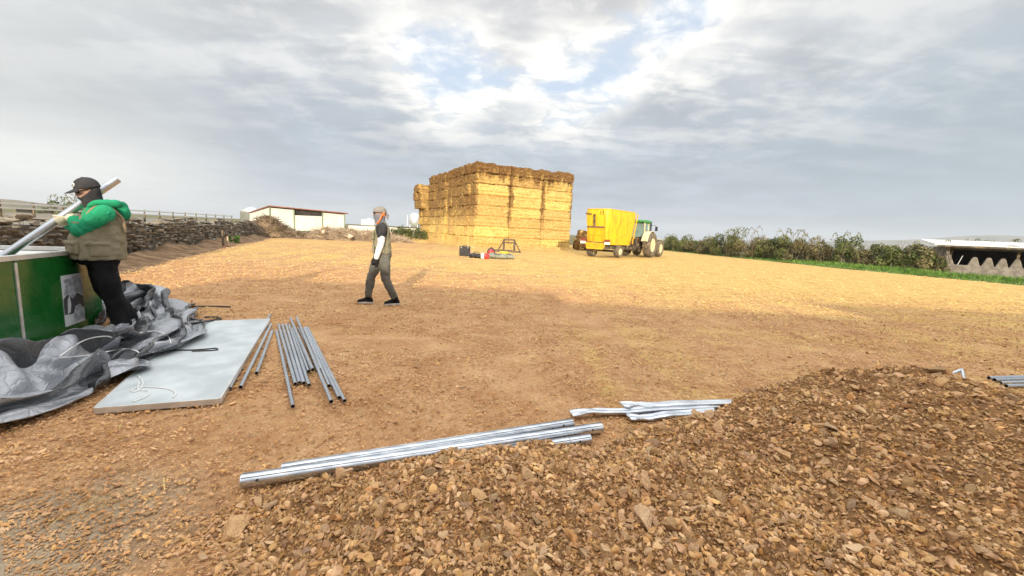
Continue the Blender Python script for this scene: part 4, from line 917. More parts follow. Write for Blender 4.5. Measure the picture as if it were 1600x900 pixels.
# the draped film: a sheet of 78 x 60 points in folds, as steps from point to point
TARP_SHAPE = (78, 60, (-2.6319, -1.2411, 0.0098), (0.004, 0.004, 0.002))
TARP_FOLDS = [
628,0,-4,1,1,-2,-11,-5,-18,4,4,-6,6,11,15,11,5,-4,-6,-11,-13,-16,-16,-20,-1,0,-6,2,14,9,9,6,-2,-8,-9,-11,-17,0,-9,-15,-10,-6,6,-3,-3,2,2,-1,-7,0,-9,-12,-2,1,-8,-2,-2,0,3,3,-7,-4,2,-6,-1,3,21,-8,4,-11,7,8,-8,-4,1,-9,3,11,5,0,-7,1,4,9,-8,-2,5,-5,-5,4,-1,2,-1,3,-3,1,2,-4,0,2,0,-1,-1,8,8,-7,0,4,6,-10,-1,-1,-2,-13,-1,-1,0,2,-1,0,-7,10,8,5,-5,-2,-16,17,-3,-8,-7,9,11,-5,-12,-3,3,3,0,3,9,1,-8,2,1,-7,1,1,-4,2,4,0,5,-5,0,0,-1,-2,6,3,1,-1,-3,4,-4,2,0,0,-2,2,5,-2,-7,-4,-2,-3,0,2,4,4,7,-3,-2,5,2,-1,-4,-2,10,-4,-11,-6,3,15,8,-6,-14,-5,6,5,13,-5,-2,-4,0,1,1,0,-6,-5,0,-1,6,5,2,-2,-1,6,2,-4,3,1,-3,-3,0,2,3,-3,8,2,-6,0,-5,-7,-3,3,-2,-3,-4,-2,8,1,-2,-1,3,-7,7,-8,11,3,-8,-8,-1,-1,2,21,-12,-12,-4,10,-3,20,1,-8,-3,3,-5,6,-1,-13,-1,1,-1,4,4,2,3,1,-4,0,1,0,-3,-5,-4,6,0,4,-1,2,6,-1,-2,2,-2,-7,-3,-8,-7,-7,17,-3,2,-4,2,3,1,2,-7,15,-3,-10,-12,-4,4,-2,18,-1,-8,-10,5,6,11,-1,-9,-3,-1,-9,8,3,-14,3,-8,6,10,5,2,-7,-1,1,-4,1,0,-8,1,-3,0,4,0,-4,3,12,-2,1,-2,0,0,3,-2,-3,20,2,0,5,1,2,-4,-5,-1,-8,11,0,-9,-12,-5,4,12,8,-2,-3,-4,2,2,1,2,-7,-4,0,-8,6,-1,-9,-1,-11,3,14,9,-4,-4,3,-1,-4,0,2,0,-2,-6,0,1,4,1,1,3,4,-3,-5,-3,0,10,0,2,0,-1,1,4,4,2,8,-3,-5,-1,1,-1,-6,-7,-6,-1,20,12,0,-6,-4,2,-1,4,1,-5,-2,-6,-7,-3,1,-4,2,-1,-3,12,0,1,1,-2,0,0,1,-6,-5,4,-10,-4,9,3,4,2,6,1,-4,1,3,-5,4,8,-5,1,1,0,5,-3,-1,5,0,-6,0,3,2,-6,-3,-10,-8,13,14,8,-10,-2,6,1,2,2,-2,0,-12,-1,-9,5,4,1,-5,0,9,-6,5,2,0,-7,1,1,-3,-3,0,-1,0,2,-3,8,-1,7,-1,-4,1,-2,-1,0,5,-5,2,2,-1,3,-2,-6,11,0,10,-4,-3,1,-3,1,-15,-2,4,4,1,-1,3,0,-2,2,4,5,6,-6,-9,-8,-1,-7,5,-4,8,4,-3,10,-5,-1,-3,-3,5,-8,0,2,-2,2,1,7,-2,3,2,1,-3,0,0,-8,0,5,-6,-4,0,5,-2,3,5,8,-4,6,5,1,-7,1,5,-7,-5,-3,13,3,1,-3,-2,-8,-7,-2,8,13,7,-9,-12,-10,-8,0,3,18,0,-7,6,1,-3,2,-8,1,-1,0,1,-1,1,-1,13,-4,4,-2,-6,-8,1,3,-6,2,-1,-2,1,4,4,0,-5,5,-4,-6,0,3,4,-10,3,3,3,6,-7,0,7,5,-8,4,-4,-8,-6,1,11,12,0,-7,-12,-7,-7,-2,19,-5,2,3,3,3,2,-3,-2,-1,-3,2,2,0,-2,11,1,-9,-6,-1,-5,1,0,-8,3,2,-3,-4,7,6,2,-9,5,3,-3,-11,1,6,-6,-3,-6,-2,5,5,-3,8,10,-3,1,-1,-7,-2,-7,-1,4,7,5,-5,2,-9,-10,15,-1,4,0,3,4,4,0,-7,-4,-7,-1,3,9,5,3,-2,-6,-6,2,0,2,-6,-5,-4,6,-1,-6,5,8,13,1,-3,-8,-5,-6,4,5,-13,1,0,-1,7,3,-6,12,0,-2,-3,3,-8,-4,-6,0,6,1,3,0,9,2,-11,-2,11,5,-5,-1,0,-1,0,-9,2,0,-5,-2,6,5,11,-2,0,-9,0,-2,-1,-1,-4,-6,-4,6,-3,-3,1,4,9,4,-1,-8,-3,6,3,-7,0,-4,-4,12,5,-8,3,0,-2,-4,-1,-1,6,-4,-3,8,4,2,-4,4,4,-2,-4,11,2,-5,-4,-3,2,-3,-6,-7,6,1,1,6,1,3,0,-2,12,-5,5,-2,-5,-8,-4,-8,-3,0,0,6,6,0,0,-1,-9,-3,13,-1,2,2,0,-6,-2,5,3,2,3,-1,-1,-1,-6,1,4,-3,4,-3,3,-2,2,5,-8,2,-3,-2,-5,4,3,-1,2,-3,-3,2,-1,2,3,7,-4,0,3,2,8,-6,1,-2,7,-6,-4,-8,-7,-1,0,9,1,3,-4,-8,-2,8,-8,-1,7,2,0,-2,6,7,-1,-3,1,2,5,2,-10,-2,-5,4,-1,-7,6,6,1,-14,-2,-1,4,7,-8,2,0,0,2,-2,3,6,1,-3,1,-4,3,0,-2,2,2,7,-7,-1,1,9,-3,-13,-4,-2,13,3,0,-7,-1,5,-4,-2,-7,-1,-1,2,3,0,0,4,2,5,-1,7,7,-10,-2,-16,0,6,0,1,0,-9,-1,1,7,-8,-1,8,4,0,2,1,-2,0,-8,-4,4,2,-6,1,-1,1,1,-4,9,4,-2,-3,-1,2,-1,-2,1,-2,6,0,-5,-4,6,0,-5,-3,-1,7,2,-7,0,6,2,-5,2,-1,11,0,-6,3,-11,-1,-10,5,9,3,-8,-1,-3,-1,9,5,-1,4,2,-1,-6,-6,-1,4,-1,0,-15,1,-4,2,5,3,-3,3,2,-7,9,-1,-2,15,-12,2,-2,1,0,-6,-1,1,1,3,5,-5,0,1,3,-4,-3,-1,-3,14,-3,-6,-4,8,14,-11,-4,-1,-2,-2,-4,1,2,5,2,0,6,3,-1,1,-4,-10,-2,-1,-1,2,-17,0,0,0,3,3,0,0,10,7,-10,6,1,-14,15,-4,-1,1,-9,1,-6,-1,6,5,2,2,-9,1,-2,-5,0,0,15,-1,-7,6,8,7,-6,1,-2,-2,-2,-15,4,0,0,8,-7,7,-1,9,0,-9,3,-5,0,-6,2,0,-21,-1,-1,7,0,0,6,8,-3,-5,1,-7,1,19,-1,2,1,-5,4,-5,3,7,-5,-5,-4,-3,-2,-1,2,1,-1,8,4,-18,-4,13,19,-1,-6,-1,6,-7,-18,-3,2,6,3,6,-1,0,2,1,0,-7,0,0,-1,0,1,3,-11,1,4,5,-7,3,0,-1,-2,-2,1,-4,13,3,-10,-2,11,5,-6,2,-1,-10,7,-2,-2,-5,9,6,-7,-4,2,-3,1,-2,5,11,-1,-4,-2,0,5,-13,-9,4,2,5,12,-3,-3,6,4,-4,0,6,-11,-8,1,3,1,0,9,-3,-4,-9,-2,1,2,-2,1,1,3,4,1,-6,-6,1,-8,12,5,-8,4,-5,-7,-6,5,12,7,-9,-5,-1,0,0,0,10,11,-3,-6,1,3,4,-7,-6,-1,9,6,3,-5,-20,10,-1,1,-1,1,0,-5,1,2,4,3,0,7,2,-3,1,4,-9,-11,-7,-4,10,7,4,-7,-3,-3,0,-2,-1,9,4,-4,12,-1,2,-2,0,-16,-1,1,2,5,-6,-7,21,-3,-1,2,-1,5,-1,-9,0,3,0,-1,-1,-14,4,0,7,0,6,-3,-5,0,-2,2,9,-1,-1,3,-1,3,-4,4,2,-5,-1,-4,-2,4,7,-12,-5,-1,0,-1,-2,2,10,-1,1,3,0,0,-7,-1,1,5,7,-5,2,-10,-3,12,-4,-2,5,2,-5,0,3,-2,-1,1,-8,-3,0,4,-3,2,-1,0,-2,2,9,-1,-2,6,2,-1,
4,8,-4,-9,3,4,-1,-1,-8,-2,7,-1,-7,2,6,-1,-6,-1,2,7,-5,-3,3,-2,3,0,0,9,1,-3,1,-2,-13,5,5,-7,-2,5,7,3,-3,-1,-5,-3,-2,2,-1,-4,-6,-1,1,2,3,2,5,1,0,-2,-3,-7,0,-9,4,7,2,6,2,-2,1,-7,-3,10,-10,2,-4,1,2,-3,-1,-2,6,0,4,3,-5,5,5,-5,1,-4,0,-1,-5,-8,-2,11,0,-5,7,10,-1,-1,0,-9,-3,2,1,-3,-8,-2,1,1,5,2,-1,11,-8,0,2,-7,-4,-2,-2,-5,3,1,11,9,5,-3,-10,-5,0,2,-4,1,-4,-4,0,0,1,8,-1,9,1,0,4,-1,-7,6,-3,-1,-10,-14,2,1,11,4,1,4,8,2,-2,-1,-4,-5,-2,-3,-3,-7,0,2,8,3,-1,2,10,-4,-2,-6,0,1,-4,-2,-10,4,-8,6,3,10,-1,-4,2,-2,3,-4,0,-3,-6,2,0,5,5,-1,7,0,3,6,3,-3,-7,-3,-1,-11,-6,-1,-2,10,3,3,9,10,-3,-5,-5,-2,0,-2,-2,-1,-8,2,3,9,2,-3,7,1,-2,-2,-7,-2,5,0,-3,-6,0,-9,-1,-1,8,7,6,2,-2,-1,-3,-2,-6,-6,-3,0,3,4,7,10,-1,4,2,-3,1,-1,-3,2,-13,-10,-3,4,5,6,7,5,8,3,-2,-6,-5,-2,-4,-10,-1,0,0,2,11,1,-4,8,5,-6,3,-2,7,-2,-1,-6,0,0,-3,3,-1,0,0,7,1,-3,1,-4,-5,-6,-8,-3,1,3,1,8,11,-2,3,2,-1,1,6,-3,2,-15,-14,-5,4,4,8,8,9,8,1,1,-8,-7,-2,-3,-7,-6,-2,-2,3,10,2,1,4,-20,7,5,-5,13,2,0,-1,-2,-5,-12,-1,7,6,-1,7,6,-3,-2,-2,-5,-5,-11,-4,-2,2,0,6,13,1,4,3,-1,-3,1,-1,3,-12,-12,-5,2,4,9,6,10,5,0,4,-3,-5,-2,-3,-11,-3,3,0,-8,5,8,7,-19,2,3,-3,-5,14,3,-2,-1,4,4,-9,-16,-2,6,5,8,8,-2,-3,-2,-1,-5,-6,0,-6,0,0,7,8,4,7,-2,-5,-1,2,1,3,-17,-8,-7,7,1,8,6,9,4,-2,7,-3,-1,0,-2,-12,-1,2,10,-10,-8,5,-20,-2,3,-1,-2,4,5,-5,-1,-4,4,7,2,-8,-6,-3,2,4,12,7,-2,-6,-1,-8,-2,3,-6,1,-2,3,10,6,12,1,-9,-6,3,2,5,-15,-14,-5,7,4,5,5,9,3,-4,6,0,-3,0,-1,-10,-4,1,10,-2,-8,-13,8,-6,2,-4,-2,0,0,-3,-2,-5,7,4,3,-4,-4,4,-6,-2,12,3,0,0,-2,-7,2,-4,-2,-2,4,2,-3,8,10,3,-6,-10,-1,4,1,-4,-10,-2,2,-1,9,3,10,1,-8,5,5,0,2,0,-10,-7,3,6,5,-27,-2,7,5,4,-1,-2,0,0,-1,-5,-3,8,0,1,9,-5,-1,-2,-8,10,3,-2,2,-8,-7,9,-3,4,4,0,3,-9,3,5,1,-3,-1,-1,4,2,-9,-11,2,5,-1,5,2,6,3,-5,1,3,1,2,3,-4,-1,-6,2,-15,-7,1,5,-1,-4,-1,3,2,4,-2,-4,0,0,0,0,4,-1,1,0,0,-3,0,-4,0,-3,0,8,1,-4,-3,6,6,-7,1,3,0,2,6,-2,1,0,-2,-15,-1,-2,3,9,2,1,0,9,2,-1,1,-4,2,-4,-3,-4,-9,5,-11,-2,4,-8,-4,3,1,0,5,-5,-4,3,4,-5,-1,6,6,-3,-3,4,1,2,0,-5,-7,-4,-1,-4,-2,1,2,3,2,2,9,0,2,2,0,0,-6,2,-4,4,2,-7,0,3,7,1,-2,1,-6,1,7,-3,1,-4,-31,-1,8,0,-5,0,-1,-2,1,1,2,6,-4,2,8,1,1,1,-4,5,-7,-1,8,3,0,5,-1,-11,-6,-1,4,0,-7,2,-3,9,7,3,-8,4,0,-2,0,1,-3,2,-7,-1,0,4,6,-1,1,-1,1,1,-6,3,1,0,-22,0,-6,-5,1,-5,0,3,1,4,4,4,10,4,-1,6,-1,-6,-7,-4,3,8,0,-2,3,4,-5,-1,-2,-1,0,-4,3,2,2,2,-4,-3,4,-4,4,1,2,-6,2,-3,-4,-1,4,2,5,-5,-3,2,3,-1,-5,4,3,-2,-25,-3,3,2,-3,7,2,-3,0,-3,2,-1,3,1,1,0,0,-3,1,-2,4,0,-3,6,1,-9,1,4,-2,-3,1,-1,2,-1,4,-3,-1,1,-2,4,1,4,0,-1,1,0,6,-3,-3,5,-5,-5,3,0,1,2,1,-11,4,7,-11,5,5,-4,-1,-7,-1,3,-2,-4,-3,1,-4,4,-6,-1,-6,3,2,4,1,-2,0,-3,0,-1,1,0,3,2,-1,-3,0,-4,2,1,4,5,1,-2,-1,8,3,7,-2,-13,-1,4,8,-4,-8,2,0,0,4,1,-1,1,-1,-6,-19,-3,2,3,3,-2,-1,-3,2,10,3,-4,-8,-5,0,-8,-2,6,2,-1,3,4,1,-2,-2,3,-4,3,-4,4,-2,-3,-4,1,3,4,1,-2,-1,2,3,-5,4,-1,2,9,0,-2,-7,0,-4,1,-1,1,3,2,0,0,-2,3,-8,-2,-9,-3,5,6,8,0,1,-6,-4,-4,-9,4,-8,3,8,2,-3,5,5,-6,2,1,-2,-5,1,-1,4,-1,-6,1,-2,2,-1,-1,1,-3,-2,3,1,-1,0,5,-2,-3,1,0,-1,1,2,2,3,-1,1,1,1,0,-3,0,-15,3,2,-4,-7,-1,-5,3,0,3,-6,3,13,-5,12,3,-6,-7,3,0,-8,3,-1,-1,-1,-1,3,1,0,-5,0,-1,2,1,1,-2,-2,9,0,-6,-3,0,0,-1,-1,-1,0,4,2,0,4,-4,4,3,-10,4,4,2,10,1,-19,1,1,-2,-2,0,-4,3,5,4,3,2,1,0,0,-9,-9,-5,5,0,4,1,-3,1,-3,6,3,-3,1,1,-4,-1,-3,-3,-3,3,2,2,13,2,-5,7,-7,1,-3,-4,1,-2,-4,3,-1,4,-1,5,2,-1,3,9,-4,0,-19,-2,-2,4,3,2,4,1,5,-9,1,2,-3,0,2,-6,-1,-2,-4,1,-1,3,-2,-2,6,7,-2,3,-5,-2,-1,-3,-1,0,1,-2,1,3,-2,0,5,-4,5,-9,5,0,-8,0,2,0,8,-1,2,-1,7,-1,3,-8,-4,3,-15,-3,-4,1,-2,3,5,3,-4,-2,-5,0,6,4,-5,-2,2,3,-4,-4,4,0,1,1,11,0,3,-4,-3,-8,-2,-1,0,-1,-1,3,7,0,-3,-4,0,0,6,-5,0,-3,-7,-4,4,2,1,12,-2,3,-6,3,-2,-3,4,0,-19,-4,0,-2,4,3,-1,0,4,10,8,3,-9,-7,-13,-2,2,0,2,2,2,-1,-2,11,-2,0,-1,-7,-3,1,1,0,-1,1,3,9,4,-7,-6,6,1,5,-1,3,-13,-2,4,4,0,-3,6,-1,3,-6,6,-2,-5,4,-6,-3,-23,1,0,2,2,3,9,0,-3,-2,1,-4,-2,-5,-2,6,-6,3,3,-1,-2,-5,8,1,0,-1,-1,3,-1,-1,3,-1,3,3,9,2,-3,-7,-10,2,5,-4,2,4,7,-1,4,-3,-1,10,-7,-3,2,6,-3,-8,-3,-1,0,-7,-28,1,3,1,5,0,0,4,-1,-2,0,-4,0,-3,3,-2,4,2,-1,7,-8,3,4,0,-1,0,-3,-1,-2,5,2,2,-1,9,3,-3,-10,-8,3,-6,-3,9,-4,9,5,1,-1,1,5,-5,4,1,0,-1,-3,1,0,-6,-3,2,-27,2,2,2,0,3,0,1,-2,3,-1,-3,-2,-1,0,2,2,-3,5,0,5,3,0,-2,1,-4,2,-2,-3,1,0,2,6,3,-5,-9,
-7,12,10,1,8,-7,-3,-4,-12,1,-2,2,1,1,1,0,0,-1,0,-1,-4,0,1,1,-25,1,5,0,1,1,0,0,5,-2,-6,2,-5,0,0,3,1,4,4,1,-3,-3,2,3,0,-6,0,-3,5,-6,-1,2,4,2,-7,1,10,4,6,9,-10,-1,-12,-14,-7,0,5,3,3,7,-1,0,0,-2,-3,-1,1,2,-1,-1,-23,-1,1,5,0,-1,1,-5,0,-1,1,-6,3,-2,3,1,2,4,-4,-5,5,12,2,-1,-7,-4,-5,0,0,6,2,7,2,-9,2,6,8,4,-6,-10,0,-14,-4,0,3,8,1,10,5,0,1,-1,-5,-3,-1,3,-3,-3,2,8,-28,7,-1,5,1,-4,-1,0,-3,-5,-1,-3,1,2,4,0,4,3,-1,3,5,-2,1,-6,-5,1,1,-2,10,-2,1,1,0,8,8,2,0,-8,-9,-4,-12,-8,8,7,8,2,12,2,-2,-4,0,-2,-7,-1,-1,-3,-2,5,5,-3,-18,-4,3,-1,1,0,0,-4,-8,0,-2,4,0,3,1,6,2,-3,4,4,3,0,-11,-3,-6,6,3,5,-6,5,5,4,0,-2,0,-1,-9,-8,3,-6,-1,10,5,1,5,9,-2,-4,-2,-3,-6,-9,1,-2,-3,0,9,2,1,5,-26,2,0,-1,-2,0,-6,-1,6,-4,-3,0,3,3,5,2,1,1,7,1,0,-6,-3,-6,3,5,-2,1,3,5,3,-1,0,-1,-2,-7,-5,5,-1,3,1,5,2,9,3,-1,-2,-6,-5,-4,-7,2,-4,1,6,-1,4,-2,5,0,-68,3,0,-4,-4,2,-2,0,-4,4,9,8,9,5,2,5,1,-1,-9,-3,-2,-1,3,7,17,1,2,9,2,5,1,-5,-5,-8,-4,2,6,0,4,6,12,6,8,3,-2,-5,-6,-1,-4,-3,0,2,8,1,9,7,0,4,-1,-1,-5,2,1,2,2,-5,-4,-3,-7,-9,-4,2,2,10,10,0,-1,3,4,2,0,-1,-9,-4,-5,0,8,2,2,-2,4,1,2,-4,-5,-2,2,6,7,6,7,4,-2,-6,0,-1,-5,-3,1,-1,-1,3,14,14,-2,5,2,1,-2,-7,14,-6,-9,-1,1,2,3,-3,-1,6,5,3,0,-1,-7,0,-1,-5,2,-5,-5,-7,7,5,2,3,-4,-8,5,4,-12,4,-5,6,6,5,-1,2,-2,1,3,-2,1,1,-2,-3,1,-3,-1,3,8,1,-3,-1,0,-2,-2,0,1,6,-4,0,-3,-5,1,4,8,4,6,10,1,0,-3,-2,-9,-12,-5,-4,2,16,-6,5,-3,1,5,-5,-1,8,0,-8,0,-5,11,3,5,-3,-2,-4,-1,-2,-5,3,-3,3,11,3,-7,2,-2,0,6,3,-5,-6,-3,1,0,0,0,-2,5,3,6,4,0,-4,-5,3,6,2,-3,-7,-4,-9,2,2,1,-2,-4,-3,14,-4,11,4,-5,4,7,-7,-11,-2,10,4,-6,-9,0,2,6,1,-6,3,2,1,3,-3,-5,-6,6,8,5,3,-4,-4,0,3,4,-2,-4,-6,-4,-2,-6,-1,1,-2,-3,-2,-3,5,4,-1,4,3,-4,-8,5,-3,-3,10,5,-2,1,4,5,3,0,2,-7,-4,0,9,-3,-11,-8,8,-1,5,-2,-8,6,5,5,1,3,4,-10,-1,7,1,4,-6,-4,0,-4,-6,1,-1,4,4,-1,2,5,-5,-2,-7,-10,2,-3,-4,1,3,7,3,-1,4,6,3,7,3,-5,-6,-11,14,0,-1,1,-7,2,-1,-3,-11,-13,8,9,7,6,-7,-4,10,5,-1,3,3,-1,-22,2,9,2,-8,5,4,-1,-1,-2,2,-7,1,2,7,0,0,-16,7,5,11,6,-8,-3,-5,-5,0,-3,7,11,3,-11,5,1,-3,-6,-3,14,1,-2,-1,-10,-2,2,4,-4,-6,10,5,1,-7,1,7,8,3,-10,6,-9,-8,-16,6,7,1,-6,1,3,6,-1,-4,-1,0,3,0,0,-1,3,2,10,-10,3,3,7,7,0,-3,-5,-3,0,-7,3,3,-5,2,-9,6,-2,10,-10,2,0,1,5,-8,-16,7,7,6,-10,-8,0,4,-4,7,6,2,3,-5,-4,-7,2,3,-4,0,2,1,1,-2,-6,5,5,2,3,-7,-1,-1,4,2,-12,5,-8,-2,-3,5,13,10,8,3,-9,-5,-4,5,3,1,0,-15,-2,-9,6,-12,1,2,1,9,5,-9,6,-1,9,7,-5,-5,0,-6,-1,-1,8,-4,-2,0,2,1,-5,-2,2,7,-6,-6,5,5,3,1,-2,6,-7,-4,3,-2,3,4,3,-1,-2,-12,3,4,-2,-2,-1,-4,-6,4,14,-2,12,8,-1,-14,-17,9,-7,0,7,-1,2,9,-2,-6,-6,-9,0,10,-2,-3,-8,5,-5,2,8,1,4,-1,4,-7,0,-4,-7,9,6,-3,3,0,-3,5,3,-7,-8,2,17,-7,-1,-1,3,3,-11,1,4,0,3,2,-6,-14,-1,11,-1,-5,2,9,1,-20,7,5,0,6,-2,-3,0,1,-3,-6,-3,-4,-1,14,-6,1,-9,-8,-5,8,5,11,6,2,-5,-3,7,-1,3,-2,-5,-3,4,-4,7,7,-5,-9,6,0,0,-8,4,5,2,1,5,4,5,5,-1,-10,-25,-14,10,14,7,3,-4,3,-16,0,2,2,4,0,4,6,-3,4,-2,-6,4,-13,2,-6,6,11,6,-8,-9,-7,3,5,4,0,-8,3,0,3,-4,1,0,0,-1,6,0,4,10,-1,0,-8,-5,2,-2,0,-5,-1,4,-1,12,11,7,-12,-22,-2,8,9,7,-8,2,4,-1,-3,7,-5,-6,6,11,5,6,-2,-16,-6,-2,0,12,-6,-3,4,3,0,-12,3,5,0,-1,-6,-3,4,3,-8,1,3,-1,1,1,-6,40,13,3,9,7,-11,-3,-17,-14,-12,-2,0,-9,15,13,11,-2,-15,-7,-2,3,8,8,-4,1,1,-2,5,-7,-10,-6,3,0,7,5,-1,0,-8,-12,0,-3,3,1,7,8,3,-3,0,2,-4,-4,-10,0,5,-6,-4,3,-8,10,3,54,-10,2,16,3,5,3,8,-2,-17,-27,-4,8,-8,1,-5,3,10,-1,0,4,0,-6,-16,2,3,3,0,13,0,-7,-9,-4,-1,6,9,5,-4,0,-11,0,-7,4,-3,2,-8,-1,5,-1,5,-1,-3,-10,7,2,-6,-3,3,-8,9,34,-1,-4,-8,-11,0,1,1,11,20,13,-6,-8,-5,-7,7,7,0,-1,-10,4,10,-1,-1,-15,-11,-5,5,2,-1,8,1,6,-1,-3,-7,-1,9,0,4,-7,-2,-6,-2,-4,3,-1,-4,5,-3,4,1,7,-9,-1,-5,-1,-1,6,-3,11,2,-1,-5,-2,0,-1,-1,0,1,7,9,6,-1,0,-1,0,-5,-4,0,-7,-1,6,5,4,3,-6,-9,-7,6,4,7,-1,-4,-2,0,0,-3,1,3,4,2,2,-3,-2,-3,0,-1,-4,2,1,4,-1,0,0,7,-3,0,-3,-2,8,2,-1,0,0,-1,0,0,-1,1,0,-1,0,1,0,0,0,0,1,-1,0,-2,1,0,0,2,2,0,-2,0,0,-2,0,1,0,-2,1,-1,0,1,1,-1,-1,2,1,-1,-1,2,-1,-3,-3,1,2,2,0,1,1,-2,0,0,9,-1,0,1,0,0,-1,0,0,-1,0,0,0,0,-1,0,0,1,0,1,-2,-3,0,2,1,1,1,-1,1,0,0,0,-1,-1,-1,0,-3,-1,2,0,2,3,0,-1,-1,1,0,-1,1,1,0,-1,1,-1,1,1,-2,0,0,0,25,2,2,-3,-3,-7,-5,-11,1,6,4,4,0,1,7,13,-2,-3,1,1,-6,4,10,10,4,4,1,0,3,4,-2,-1,5,4,-5,-6,2,-1,-1,0,-2,2,0,5,7,1,-6,0,3,4,5,1,-3,-5,4,3,5,3,1,1,8,-3,-4,5,0,6,2,8,-3,-2,1,
